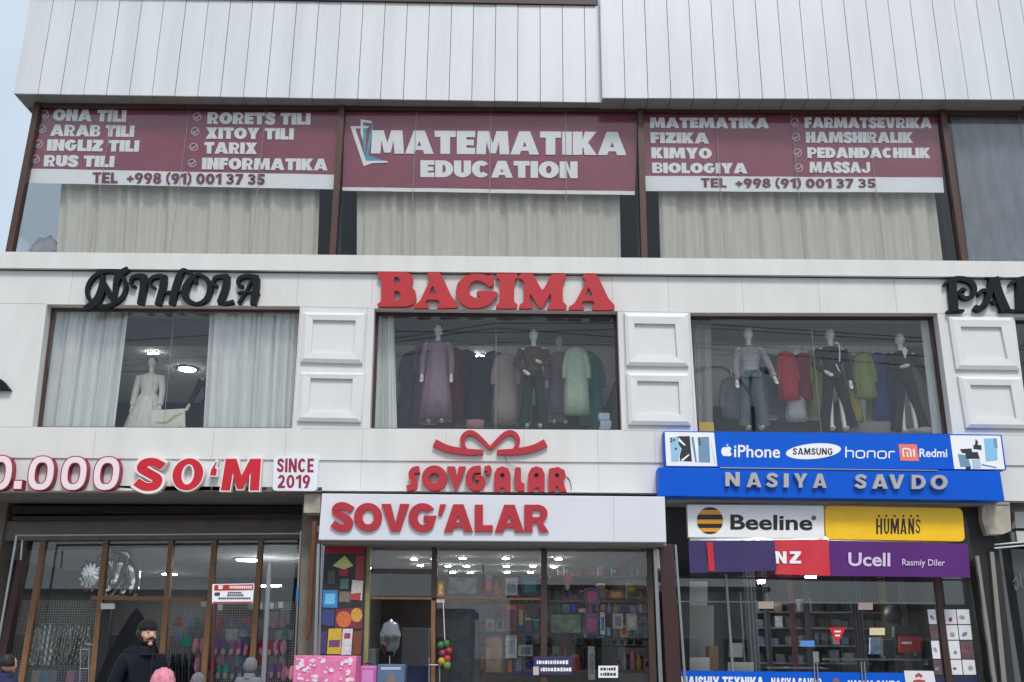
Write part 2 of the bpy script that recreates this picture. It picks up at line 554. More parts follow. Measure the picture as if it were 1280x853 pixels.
def ell(cx, cy, rx, ry, n=36, rot=0.0, p=2.0, sh=0.0):
    out = []
    for k in range(n):
        q = 2 * math.pi * k / n
        x = math.copysign(abs(math.cos(q)) ** (2 / p), math.cos(q)) * rx
        y = math.copysign(abs(math.sin(q)) ** (2 / p), math.sin(q)) * ry
        x, y = x * math.cos(rot) - y * math.sin(rot), x * math.sin(rot) + y * math.cos(rot)
        out.append((cx + x - sh * y, cy + y))
    return out

def sub(pts, ox, oy, sc):
    return [(ox + x / sc, oy + y / sc) for x, y in pts]

ORD = ['first', 'second', 'third', 'fourth', 'fifth', 'sixth', 'seventh', 'eighth', 'ninth', 'tenth', 'eleventh', 'twelfth',
       'thirteenth', 'fourteenth', 'fifteenth', 'sixteenth', 'seventeenth', 'eighteenth', 'nineteenth', 'twentieth'] + ['twenty-' + k for k in ('first', 'second', 'third', 'fourth', 'fifth', 'sixth', 'seventh', 'eighth', 'ninth')]

def remesh(mb, vox):
    me = bpy.data.meshes.new('rm'); me.from_pydata([tuple(v) for v in mb.v], [], mb.f)
    o = bpy.data.objects.new('rm', me); COL.objects.link(o)
    md = o.modifiers.new('r', 'REMESH'); md.mode = 'VOXEL'; md.voxel_size = vox; md.use_smooth_shade = True
    sm_ = o.modifiers.new('s', 'SMOOTH'); sm_.iterations = 3; sm_.factor = .5
    dg = bpy.context.evaluated_depsgraph_get()
    r = bpy.data.meshes.new_from_object(o.evaluated_get(dg))
    par = list(range(len(r.vertices)))                    # keep the one outer skin
    def root_(a):
        while par[a] != a:
            par[a] = par[par[a]]; a = par[a]
        return a
    for e in r.edges:
        a, b = root_(e.vertices[0]), root_(e.vertices[1])
        if a != b: par[a] = b
    cnt = {}
    for i in range(len(par)):
        k = root_(i); cnt[k] = cnt.get(k, 0) + 1
    big = max(cnt, key=cnt.get)
    idx = {}
    for i in range(len(par)):
        if root_(i) == big: idx[i] = len(idx)
    out = MB(); out.add([r.vertices[i].co.copy() for i in idx], [tuple(idx[v] for v in p.vertices) for p in r.polygons if p.vertices[0] in idx], True)
    bpy.data.objects.remove(o); bpy.data.meshes.remove(me); bpy.data.meshes.remove(r)
    return out


# ------------------------------------------------------------------ materials
WHITE = mat('white composite panel', (0.695, 0.69, 0.675), rough=.4, var=.02, scale=1.2, stretch=(1.6, 1, .5), bump=.02, bscale=3, rgb2=(.645, .64, .625), contrast=(.26, .6))
WHITE2 = mat('white sheet cladding', (0.68, 0.70, 0.725), rough=.33, var=.02, scale=1.1, stretch=(1.6, 1, .18), bump=.03, bscale=2, rgb2=(.61, .63, .655), contrast=(.28, .6))
JOINT = mat('panel joint', (0.44, 0.44, 0.44), rough=0.8)
SEAM = mat('cladding seam', (0.10, 0.10, 0.11), rough=0.8)
TRIM = mat('white moulding', (0.70, 0.70, 0.70), rough=0.45, var=0.03)
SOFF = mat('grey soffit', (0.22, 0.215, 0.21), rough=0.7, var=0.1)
BROWN = P('brown window metal', 74, 48, 40, rough=0.45, var=0.12)
BRONZE = P('tan wood frame', 128, 92, 62, rough=0.5, var=0.2, scale=5, stretch=(6, 6, 1))
MAROON = P('dark maroon metal', 58, 30, 30, rough=0.5, var=0.15)
STEEL = P('brushed steel', 170, 172, 176, rough=0.3, metal=0.85, var=0.05)
DARK = P('black metal', 26, 26, 29, rough=0.5)
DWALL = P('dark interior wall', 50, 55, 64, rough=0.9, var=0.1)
DARKW = P('cool grey shop wall', 92, 98, 102, rough=0.9, var=0.2)  # plain cool grey wall colour
CEIL = P('interior ceiling', 190, 192, 192, rough=0.9)
FLOORM = P('interior floor', 120, 112, 104, rough=0.6)
CLEAR = glass_mat('clear glass', (0.98, 0.985, 0.98), boost=0.5)
CLEARG = glass_mat('shop glass', (0.965, 0.975, 0.975), boost=1.25)
TINT = glass_mat('tinted glass', (0.97, 0.98, 0.98), boost=0.7)
RED = P('red acrylic', 190, 38, 42, rough=0.35, var=0.05)
CRIM = P('crimson acrylic', 165, 32, 48, rough=0.4, var=0.05)
BLACKL = P('black acrylic', 20, 25, 32, rough=.5, spec=.2)
PALE = P('pale pink acrylic', 238, 218, 224, rough=0.4, var=0.02)
WHITEV = P('white vinyl', 240, 241, 244, rough=0.5, var=0.03)
BURG = P('burgundy vinyl', 142, 62, 84, rough=.5, var=0.12, scale=1.5, bump=.6, bscale=4)
BURGT = P('burgundy print', 112, 36, 66, rough=0.55)
BLUE = P('blue sign panel', 0, 88, 204, rough=.45, var=.04, spec=.2)
BLUE2 = P('blue vinyl', 0, 90, 206, rough=.5, var=.05, spec=.2)
LAMP = mat('lit lamp', (1, 1, 1), emit=(1, 0.97, 0.92), estr=110.0)
TUBE2 = mat('bright lit lamp', (1, 1, 1), emit=(0.95, 0.98, 1.0), estr=420.0)
TUBE = mat('lit tube', (1, 1, 1), emit=(0.95, 0.98, 1.0), estr=60.0)

# ------------------------------------------------------------------ ground and setting
def struct(name, mb, m):
    o = mb.build(name, m)
    o['kind'] = 'structure'
    return o
ASPH = mat('asphalt', (0.055, 0.055, 0.058), rough=0.9, var=0.25, scale=14, bump=0.3, bscale=120)
PAVE = P('concrete paving', 140, 136, 130, rough=0.85, var=0.15, scale=2, bump=0.1)
struct('ground', MB().box(-400, 400, -400, 400, -0.2, -0.004), P('dusty earth', 120, 110, 98, rough=0.95, var=0.15))
struct('road', MB().box(-200, 200, -27, -14.5, -0.003, 0.0), ASPH)
struct('pavement', MB().box(-60, 60, -14.5, 14, -0.003, 0.13), PAVE)
struct('far_pavement', MB().box(-60, 60, -33.9, -27, -0.003, 0.13), PAVE)

# ------------------------------------------------------------------ the shop building
BLD = thing('shop_building', (0, 0, 0.13), 'white panelled shopping building with three storeys of shop windows', 'building')

# upper cladding: left part sits a little askew, the right part stands further out
def yl(px):                      # depth of the left cladding front along its length
    return -0.20 + (px - 17) / 731.0 * 0.13
mb = MB(); sm = MB(); so_ = MB()
zb = None
seams = [47.2 + 28.55 * k for k in range(25)]
edges = [17] + [s for s in seams if s < 735] + [752]
def lead(px): return 117 + (px - 17) / 731.0 * 11.0
def Lw(px, t):                   # a point on the left cladding, t metres above its bottom edge
    p = W(px, lead(px), yl(px))
    return Vector((p.x, p.y, p.z + t))
HT = W(500, 4, yl(500)).z - W(500, lead(500), yl(500)).z
for a, b in zip(edges[:-1], edges[1:]):
    ga, gb = Lw(a, 0), Lw(b, 0)
    d = (gb - ga).normalized() * 0.006
    A, B = ga + d, gb - d
    j = random.uniform(-0.004, 0.004)
    A = A + Vector((0, j, 0)); B = B + Vector((0, j, 0))
    up_ = Vector((0, 0, HT))
    mb.prism3([A + up_, B + up_, B, A], [A + up_ + Vector((0, .03, 0)), B + up_ + Vector((0, .03, 0)), B + Vector((0, .03, 0)), A + Vector((0, .03, 0))])
    A2, B2 = A + Vector((0, 0.002, 0.0)), B + Vector((0, 0.002, 0.0))
    back = 0.30
    so_.prism3([Vector((A.x, A.y + .031, A.z)), Vector((B.x, B.y + .031, B.z)), Vector((B.x, back, B.z)), Vector((A.x, back, A.z))],
               [Vector((A.x, A.y + .031, A.z + .03)), Vector((B.x, B.y + .031, B.z + .03)), Vector((B.x, back, B.z + .03)), Vector((A.x, back, A.z + .03))])
p0, p1 = Lw(17, 0), Lw(748, 0)
sm.prism3([p0 + Vector((.02, .035, .004)), p1 + Vector((0, .035, .004)), p1 + Vector((0, .035, HT)), p0 + Vector((.02, .035, HT))],
          [Vector((p0.x + .02, 3.0, p0.z + .035)), Vector((p1.x, 3.0, p1.z + .035)), Vector((p1.x, 3.0, p1.z + HT)), Vector((p0.x + .02, 3.0, p0.z + HT))])
# side return of the left end
mb.prism3([p0, p0 + Vector((0, 4, 0)), p0 + Vector((0, 4, HT)), p0 + Vector((0, 0, HT))],
          [p + Vector((.018, 0, 0)) for p in (p0, p0 + Vector((0, 4, 0)), p0 + Vector((0, 4, HT)), p0 + Vector((0, 0, HT)))])
mb.build('upper_cladding', WHITE2, BLD)
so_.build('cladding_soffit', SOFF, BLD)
cp = MB()
t0, t1 = p0 + Vector((0, 0, HT + .003)), p1 + Vector((-.01, 0, HT + .003))
cp.prism3([t0 + Vector((0, -.05, 0)), t1 + Vector((0, -.05, 0)), t1 + Vector((0, -.05, .14)), t0 + Vector((0, -.05, .14))],
          [t0 + Vector((0, .4, 0)), t1 + Vector((0, .4, 0)), t1 + Vector((0, .4, .14)), t0 + Vector((0, .4, .14))])
cp.build('roof_coping', MAROON, BLD)
# right part
mb2 = MB(); so2 = MB()
YR = -0.27
redges = [753 + 28.6 * k for k in range(24)]
def Rw(px): 
    return W(px, 122.5 + (px - 753) / 527.0 * 2.0, YR)
for a, b in zip(redges[:-1], redges[1:]):
    A, B = Rw(a), Rw(b)
    A = A + Vector((.006, 0, 0)); B = B - Vector((.006, 0, 0))
    j = random.uniform(-0.004, 0.004)
    up_ = Vector((0, 0, 4.2)); bk = Vector((0, .03, 0)); A.y += j; B.y += j
    mb2.prism3([A + up_, B + up_, B, A], [A + up_ + bk, B + up_ + bk, B + bk, A + bk])
    so2.prism3([Vector((A.x, A.y + .031, A.z)), Vector((B.x, B.y + .031, B.z)), Vector((B.x, .30, B.z)), Vector((A.x, .30, A.z))],
               [Vector((A.x, A.y + .031, A.z + .03)), Vector((B.x, B.y + .031, B.z + .03)), Vector((B.x, .30, B.z + .03)), Vector((A.x, .30, A.z + .03))])
q0, q1 = Rw(753), Rw(redges[-1])
mb2.prism3([q0, q0 + Vector((0, .5, 0)), q0 + Vector((0, .5, 4.2)), q0 + Vector((0, 0, 4.2))],
           [p + Vector((.004, 0, 0)) for p in (q0, q0 + Vector((0, .5, 0)), q0 + Vector((0, .5, 4.2)), q0 + Vector((0, 0, 4.2)))])
mb2.build('upper_cladding', WHITE2, BLD)
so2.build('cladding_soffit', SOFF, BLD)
sm.box(q0.x + .01, q1.x, YR + .035, 3.0, q0.z + .035, q0.z + 4.2)
sm.build('cladding_backing', SEAM, BLD)

# second-floor glazing, Y = 0.2
G2 = 0.2
def m2(k, y):                    # x of mullion k at photo row y
    top = [(45, 140), (427, 140), (800.5, 145), (1180, 150), (1561, 154)][k]
    bot = [(10, 313), (415, 318), (806, 322), (1207, 325), (1610, 329)][k]
    t = (y - top[1]) / (bot[1] - top[1])
    return top[0] + (bot[0] - top[0]) * t
def row(px, base):               # rows tilt with the facade
    return base + (px - 640) * 0.0075
for k in range(4):
    wn = MB()
    xa, xb = m2(k, 130), m2(k + 1, 130)
    xc, xd = m2(k, 330), m2(k + 1, 330)
    wn.prism([(xa - 3.5, 125), (xa + 3.5, 125), (xc + 4, 335), (xc - 4, 335)], G2 - .09, G2 + .06)
    if k == 3:
        wn.prism([(xb - 3.5, 125), (xb + 3.5, 125), (xd + 4, 335), (xd - 4, 335)], G2 - .09, G2 + .06)
    wn.prism([(xa + 3.6, row(xa, 133)), (xb - 3.6, row(xb, 133)), (xb - 3.6, row(xb, 138)), (xa + 3.6, row(xa, 138))], G2 - .05, G2 + .05)
    fr = wn.build('window', BROWN, BLD)
    g = MB().prism([(xa + 3.6, 126), (xb - 3.6, 126), (xd - 4.2, 334), (xc + 4.2, 334)], G2, G2 + .012)
    g.build('pane', CLEAR, fr)
    jt = MB()
    for q in (1, 2, 3):
        u = q / 4.0
        x_a, x_c = xa + (xb - xa) * u, xc + (xd - xc) * u
        jt.prism([(x_a - .35, 134), (x_a + .35, 134), (x_c + .35, 334), (x_c - .35, 334)], G2 - .004, G2 - .001)
    jt.build('pane_joint', P('silicone joint', 134, 134, 134), fr)
# glazed return on the left corner
c0 = W(10, 318, G2); c1 = W(45, 132, G2)
sg = MB().prism3([Vector((c0.x - .01, G2 + .07, c0.z - .3)), Vector((c0.x - .01, 3.4, c0.z - .3)), Vector((c0.x - .01, 3.4, c1.z + .3)), Vector((c0.x - .01, G2 + .07, c1.z + .3))],
                 [Vector((c0.x + .002, G2 + .07, c0.z - .3)), Vector((c0.x + .002, 3.4, c0.z - .3)), Vector((c0.x + .002, 3.4, c1.z + .3)), Vector((c0.x + .002, G2 + .07, c1.z + .3))])
sgf = MB().box(c0.x - .05, c0.x + .05, 3.41, 3.5, c0.z - .3, c1.z + .3).build('window', BROWN, BLD)
sg.build('pane', TINT, sgf)

# cornice and main wall, front plane Y = 0
Z2 = W(640, 330, 0).z
cor = MB()
def ctop(px): return 314.8 + (px) * 0.0095
def cbot(px): return 335.0 + (px) * 0.0092
cor.prism([(-160, ctop(-160)), (640, ctop(640)), (1440, ctop(1440)), (1440, cbot(1440)), (640, cbot(640)), (-160, cbot(-160))], -0.10, 0.14)
cor.build('cornice', WHITE, BLD)
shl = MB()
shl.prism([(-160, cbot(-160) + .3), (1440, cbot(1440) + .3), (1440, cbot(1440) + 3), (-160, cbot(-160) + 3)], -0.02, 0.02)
shl.build('cornice_painted_shadow', P('painted shadow line', 60, 60, 64), BLD)  # dark strip that paints in the shadow line below the cornice

WIN = [dict(tl=(58.5, 380.5), tr=(375, 383), br=(364.5, 535.5), bl=(40, 534)),
       dict(tl=(468, 385.8), tr=(772, 389), br=(777.5, 537.8), bl=(462, 535.8)),
       dict(tl=(862.6, 391), tr=(1171.5, 391.5), br=(1191, 543), bl=(872, 540)),
       dict(tl=(1268, 396), tr=(1580, 399), br=(1612, 548), bl=(1287, 545))]
wall = MB()
YB = 0.26
# lintel strip above the windows, then piers and sill strip (butted)
xs = [-160] + [v for d in WIN for v in (d['tl'][0], d['tr'][0])] + [1640]
ys = [379.5] + [v for d in WIN for v in (d['tl'][1], d['tr'][1])] + [399.5]
top = [(x, cbot(x) + 3.2) for x in xs]
for i in range(len(xs) - 1):
    wall.prism([top[i], top[i + 1], (xs[i + 1], ys[i + 1]), (xs[i], ys[i])], 0.0, YB)
xb = [-160] + [v for d in WIN for v in (d['bl'][0], d['br'][0])] + [1660]
yb_ = [533.3] + [v for d in WIN for v in (d['bl'][1], d['br'][1])] + [548.5]
for i in range(0, len(xs) - 1, 2):
    wall.prism([(xs[i], ys[i]), (xs[i + 1], ys[i + 1]), (xb[i + 1], yb_[i + 1]), (xb[i], yb_[i])], 0.0, YB)
FB = 577.0
for i in range(len(xb) - 1):
    wall.prism([(xb[i], yb_[i]), (xb[i + 1], yb_[i + 1]), (xb[i + 1], row(xb[i + 1], FB)), (xb[i], row(xb[i], FB))], 0.0, YB)
wall.build('facade_wall', WHITE, BLD)
# lower fascia band, a little set back
fas = MB()
for a, b in ((-160, 400), (400, 824)):
    fas.prism([(a, row(a, FB) + .6), (b, row(b, FB) + .6), (b, 613.5 + (b - 400) * .007 if b > 400 else 613.5), (a, 613.5)], 0.03, YB)
fas.prism([(824, row(824, FB) + .6), (1240, row(1240, FB) + .6), (1240, 622), (824, 617)], 0.03, YB)
fas.prism([(1240, row(1240, FB) + .6), (1500, row(1500, FB) + .6), (1500, 628), (1240, 626)], 0.03, YB)
fas.build('fascia_band', WHITE, BLD)
jn = MB()
def jv(x, y0_, y1_, yd=-0.002):
    # joint follows the vertical vanishing direction
    vx, vy = 670, -3560
    x1_ = x + (x - vx) * (y1_ - y0_) / (y0_ - vy)
    MB().prism([(x - .28, y0_), (x + .28, y0_), (x1_ + .28, y1_), (x1_ - .28, y1_)], yd, yd + .003).build('panel_joint', JOINT, BLD)
for x in (-10, 92, 185, 280, 373.5, 466, 557, 650, 765, 835, 927, 1022, 1117, 1180):
    jv(x, cbot(x) + 3.5, (380 if x < 470 else 388 if x < 840 else 391))
for x in (120, 268, 358, 454, 558, 655, 747, 818):
    jv(x, 539, row(x, FB) - .5)
for x in (60, 150, 268, 452, 748):
    jv(x, row(x, FB) + 1, 612.5, .028)
jv(376.5, 384, 535); jv(459.5, 386, 535); jv(779, 390, 537); jv(861, 391, 539)
def jh(xa, ya, xb_, yb2):
    MB().prism([(xa, ya - .3), (xb_, yb2 - .3), (xb_, yb2 + .3), (xa, ya + .3)], -.002, .001).build('panel_joint', JOINT, BLD)
jh(-160, 378.3, 57, 379.8); jh(-160, 533.2, 39, 533.9); jh(376, 535.9, 461, 536.2); jh(779, 538.3, 871, 539.6); jh(1194, 543, 1280, 544.3)
jh(376, 383.5, 467, 385.5); jh(773, 389.3, 861, 390.6); jh(1173, 391.8, 1267, 395.6)

# first-floor windows: frame, pane
def lerp2(a, b, t): return (a[0] + (b[0] - a[0]) * t, a[1] + (b[1] - a[1]) * t)
def inset(q, l, t, r, b):
    (x0, a0), (x1, a1), (x2, a2), (x3, a3) = q
    return [(x0 + l, a0 + t), (x1 - r, a1 + t), (x2 - r, a2 - b), (x3 + l, a3 - b)]
def at_depth(q, ya, yb2):
    """the same world outline seen at another depth, back in pixels is not needed: return world pts"""
    return [Vector((W(x, y, ya).x, yb2, W(x, y, ya).z)) for x, y in q]
YW = 0.20
for k, d in enumerate(WIN):
    q = at_depth([d['tl'], d['tr'], d['br'], d['bl']], 0.0, YW)
    tl, tr, br, bl = q
    wfr = MB()
    t = 0.055
    def bar(a, b, c, e): wfr.prism3([a, b, c, e], [p + Vector((0, .058, 0)) for p in (a, b, c, e)])
    X = Vector((1, 0, 0)); Z = Vector((0, 0, 1))
    e = .003
    bar(tl + X * e - Z * e, tr - X * e - Z * e, tr - X * e - Z * t, tl + X * e - Z * t)
    bar(tl + X * e - Z * (t + e), tl + X * t - Z * (t + e), bl + X * t + Z * (t + e), bl + X * e + Z * (t + e))
    bar(tr - X * t - Z * (t + e), tr - X * e - Z * (t + e), br - X * e + Z * (t + e), br - X * t + Z * (t + e))
    bar(bl + X * e + Z * t, br - X * e + Z * t, br - X * e + Z * e, bl + X * e + Z * e)
    fr = wfr.build('window', MAROON if k else BROWN, BLD)
    g = [tl + X * t - Z * t, tr - X * t - Z * t, br - X * t + Z * t, bl + X * t + Z * t]
    g = [Vector((p.x, YW + .02, p.z)) for p in g]
    MB().prism3(g, [p + Vector((0, .012, 0)) for p in g]).build('pane', TINT, fr)
    jt = MB()
    mid_t, mid_b = (g[0] + g[1]) / 2, (g[3] + g[2]) / 2
    for a in ((.5,) if k else (.49,)):
        A = g[0].lerp(g[1], a); B = g[3].lerp(g[2], a)
        jt.prism3([A - X * .004, A + X * .004, B + X * .004, B - X * .004], [p + Vector((0, -.003, 0)) for p in (A - X * .004, A + X * .004, B + X * .004, B - X * .004)])
    jt.build('pane_joint', MATS['silicone joint'], fr)

cbl = MB().stroke([(631, 571), (634, 578), (640, 583), (650, 585)], .6, -.012, -.003)
simple_cable = setp(cbl.build('cable', P('green cable', 96, 120, 110), None), 'short thin green cable hanging below the ribbon bow', 'cable')
cbl = MB().stroke([(708, 596), (712, 600), (714, 608), (714, 613)], .7, .012, .028)
setp(cbl.build('cable', P('green cable', 96, 120, 110), None), 'short thin green cable right of the upper crimson letters', 'cable')
# raised square mouldings on the piers
def moulding(o4, i4):
    mbm = MB()
    o = [W(x, y, -.085) for x, y in o4]
    i = [W(x, y, -.085) for x, y in i4]
    ins = [a.lerp(b, .35) for a, b in zip(o, i)]
    of = [Vector((p.x, -.055, p.z)) for p in o]
    ob = [Vector((p.x, -.001, p.z)) for p in o]
    inf = [a for a in ins]
    ii = [Vector((p.x, -.075, p.z)) for p in i]
    ib = [Vector((p.x, -.02, p.z)) for p in i]
    vs = ob + of + inf + ii + ib
    fs = []
    for k in range(4):
        for a in range(4):
            fs.append((k * 4 + a, k * 4 + (a + 1) % 4, (k + 1) * 4 + (a + 1) % 4, (k + 1) * 4 + a))
    fs.append((16, 17, 18, 19))
    mbm.add(vs, fs)
    mbm.build('raised_moulding', TRIM, BLD)
MOULD = [([(378.8, 390), (456.8, 391), (452.5, 454), (375, 452)], [(391, 399.5), (444.5, 400.5), (442, 441.5), (388.5, 440.5)]),
         ([(375, 465), (456, 466), (450.5, 527.5), (371, 526)], [(388, 472.5), (440.8, 473.5), (438.5, 515), (385, 514)]),
         ([(781, 391), (860.5, 391.5), (861.5, 457.5), (783.3, 456.5)], [(793, 404), (844, 405), (847, 446.5), (794.8, 445.5)]),
         ([(783.7, 466), (862, 466.5), (864.3, 531.5), (786.2, 530.5)], [(796.5, 476), (848.5, 477), (850.8, 518.5), (798.3, 518)]),
         ([(1186.6, 395.5), (1267, 396.5), (1276, 462), (1196.5, 461)], [(1201, 408), (1252, 408.6), (1260.5, 449), (1209, 448.6)]),
         ([(1198.5, 470), (1278.5, 471), (1287, 535.5), (1209, 534.5)], [(1213, 481), (1264, 481.6), (1271.5, 523), (1221, 522.5)])]
for o4, i4 in MOULD:
    moulding(o4, i4)

# inner rooms: slabs, walls, ceilings
ZC2 = W(640, 110, .3).z + .25          # second floor ceiling
ZF2 = Z2 - .25
ZF1, ZC1 = W(640, 545, .3).z - .35, 8.08
ZC0 = 3.62
Xl, Xr = W(-140, 430, 0).x, W(1500, 430, 0).x
X2l = c0.x + .01
rm = MB()
rm.box(X2l, Xr, .32, 7.4, ZF2 - .12, ZF2)           # slab under second floor
rm.box(X2l, Xr, .32, 7.4, ZC2, ZC2 + .1)
rm.box(Xl, Xr, .32, 9.4, ZF1 - .12, ZF1)
rm.build('floor_slab', CEIL, BLD)
MB().box(Xl, Xr, .32, 9.4, ZC1, ZC1 + .08).build('interior_ceiling', CEIL, BLD)
bw = MB()
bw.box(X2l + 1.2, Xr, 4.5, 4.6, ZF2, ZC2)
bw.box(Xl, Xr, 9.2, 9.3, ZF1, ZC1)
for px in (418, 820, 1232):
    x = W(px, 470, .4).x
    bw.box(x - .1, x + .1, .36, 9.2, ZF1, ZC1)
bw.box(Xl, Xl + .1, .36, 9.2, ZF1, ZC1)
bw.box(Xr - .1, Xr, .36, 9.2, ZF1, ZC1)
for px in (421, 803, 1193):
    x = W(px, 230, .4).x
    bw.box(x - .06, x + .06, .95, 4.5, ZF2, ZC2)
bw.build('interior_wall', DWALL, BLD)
bulk = MB()
for a, b in ((-140, 410), (430, 812), (830, 1224)):
    xa, xb2 = W(a, 430, .4).x, W(b, 430, .4).x
    zz = W((a + b) / 2, 428, 2.0).z
    bulk.box(xa, xb2, 2.0, 2.25, zz, ZC1 - .002)
bulk.build('ceiling_beam', P('beam paint', 150, 156, 160, rough=.9), BLD)

# ------------------------------------------------------------------ second-floor banners and curtains
def banner(name, label, tl, tr, br, bl, Y, m, seed):
    rnd = random.Random(seed)
    ph = [rnd.uniform(0, 6.3) for _ in range(6)]
    a, b, c, d = W(*tl, Y), W(*tr, Y), W(*br, Y), W(*bl, Y)
    def f(u, v):
        return .33 * (0.012 * math.sin(9 * u + ph[0] + 2 * v) * (0.4 + .6 * v) + .007 * math.sin(23 * u + ph[1] - 3 * v) + .006 * math.sin(40 * u + 11 * v + ph[2]))
    root = thing(name, (a + c) / 2, label, 'banner', 'printed banners behind the second floor glass')
    def sh(nm, u0, v0, u1, v1, mm, dy, nx=60, nz=10):
        def pt(u, v): return (a * (1 - u) + b * u) * (1 - v) + (d * (1 - u) + c * u) * v
        s = MB()
        s.sheet(pt(u0, v0), pt(u1, v0), pt(u1, v1), pt(u0, v1),
                lambda u, v: f(u0 + (u1 - u0) * u, v0 + (v1 - v0) * v) + dy, nx, nz, thick=.002)
        return s.build(nm, mm, root, fix=False)
    return root, sh
YBN = G2 + .06
LT = WHITEV
def btext(root, s, q, m=LT, bold=.03, **k):
    return block(s, q, YBN - .014, m, root, depth=.003, t=.335 if bold > .025 else .26, h=.27 if bold > .025 else .21, gap=.035 if bold > .025 else .08)
def tick(root, x, y):
    g = MB()
    g.outline([ell(x, y, 5.3, 5.3, 20), ell(x, y, 4.2, 4.2, 20)], YBN - .013, YBN - .011)
    g.outline([[(x - 2.5, y - .3), (x - .8, y + 1.2), (x + 3.6, y - 3.5), (x + 4.6, y - 2.8), (x - .6, y + 3.2), (x - 3.4, y + .7)]], YBN - .014, YBN - .012)
    g.build('tick_mark', P('faded white print', 205, 190, 200), root)

b1, sh = banner('banner', 'burgundy banner listing language courses from ONA TILI to INFORMATIKA', (50, 131), (424, 137), (417, 237), (36, 229), YBN, BURG, 1)
sh('banner_sheet', 0, 0, 1, .82, BURG, 0); sh('white_strip', 0, .8205, 1, 1, WHITEV, 0, 60, 3)
for s, x0, x1, y0, y1, sl in (('ONA TILI', 67, 158.5, 136.5, 151, 1.6), ('ARAB TILI', 63.5, 168.5, 155.8, 170, 1.4), ('INGLIZ TILI', 59.5, 174.5, 174.3, 188.5, 1.4), ('RUS TILI', 55.5, 143.5, 194, 208, 1.2)):
    btext(b1, s, rq(x0, y0, x1, y1, sl, -1.2))
for s, x0, x1, y0, y1, sl in (('RORETS TILI', 259.5, 388.5, 140.5, 155, 1.2), ('XITOY TILI', 257.5, 367.5, 159.3, 173.5, 1.2), ('TARIX', 255.5, 321.8, 177.8, 192, .8), ('INFORMATIKA', 252.8, 410, 197.3, 211.8, 1.4)):
    btext(b1, s, rq(x0, y0, x1, y1, sl, -.6))
for x, y in ((56, 143), (52.5, 161), (48.5, 180), (44.5, 199), (246.3, 146), (244, 164.3), (242, 184), (240, 204)):
    tick(b1, x, y)
btext(b1, 'TEL  +998 (91) 001 37 35', rq(116, 215.5, 331.5, 228.8, 2.2, -.6), BURGT, bold=.02)

b2, sh = banner('banner', 'burgundy banner reading MATEMATIKA EDUCATION with an open book emblem', (431, 140), (798, 142), (793.5, 244), (428, 238.5), YBN, BURG, 2)
sh('banner_sheet', 0, 0, 1, .955, BURG, 0); sh('white_strip', 0, .9555, 1, 1, WHITEV, 0, 60, 2)
btext(b2, 'MATEMATIKA', rq(463.5, 163, 783, 192, 2.2, 0), bold=.045)
btext(b2, 'EDUCATION', rq(525.5, 200.5, 722, 221.5, 1.5, 0), bold=.045)
Z8 = lambda pts: sub(pts, 430, 130, 6.737)
g = MB()
g.outline([Z8([(55, 188), (215, 188), (200, 205), (95, 208), (185, 480), (360, 480), (372, 495), (240, 500), (165, 525), (55, 195)])], YBN - .014, YBN - .012)
g.outline([Z8([(140, 130), (235, 145), (230, 165), (162, 155), (160, 310), (140, 250)])], YBN - .017, YBN - .015)
g.build('book_emblem', LT, b2)
g = MB()
g.outline([Z8([(166, 160), (190, 175), (178, 430), (240, 445), (340, 482), (185, 492), (172, 470), (160, 310)])], YBN - .011, YBN - .009)
g.outline([Z8([(238, 160), (250, 180), (205, 430), (185, 440), (200, 330)])], YBN - .011, YBN - .009)
g.build('book_emblem', P('teal print', 90, 165, 195), b2)

b3, sh = banner('banner', 'burgundy banner listing MATEMATIKA down to MASSAJ beside the grey screened window', (804, 139), (1171, 141), (1180, 241), (807, 239), YBN, BURG, 3)
sh('banner_sheet', 0, 0, 1, .815, BURG, 0); sh('white_strip', 0, .8155, 1, 1, WHITEV, 0, 60, 3)
for s, x0, x1, y0, y1 in (('MATEMATIKA', 812, 961, 147, 160), ('FIZIKA', 813, 886, 165.5, 179), ('KIMYO', 814, 889.5, 184.5, 198), ('BIOLOGIYA', 815, 934, 203.5, 216.5)):
    btext(b3, s, rq(x0, y0, x1, y1, .6, .4))
for s, x0, x1, y0, y1 in (('FARMATSEVRIKA', 1005.5, 1164.5, 147, 160), ('HAMSHIRALIK', 1007, 1141, 165, 178.5), ('PEDANDACHILIK', 1009, 1162.5, 184.5, 197.5), ('MASSAJ', 1011.5, 1087.5, 202.5, 216)):
    btext(b3, s, rq(x0, y0, x1, y1, .4, .5))
for x, y in ((993.5, 153), (995, 171.5), (997, 191), (998.5, 210)):
    tick(b3, x, y)
btext(b3, 'TEL  +998 (91) 001 37 35', rq(876, 222.8, 1094.5, 234.3, .8, .3), BURGT, bold=.02)

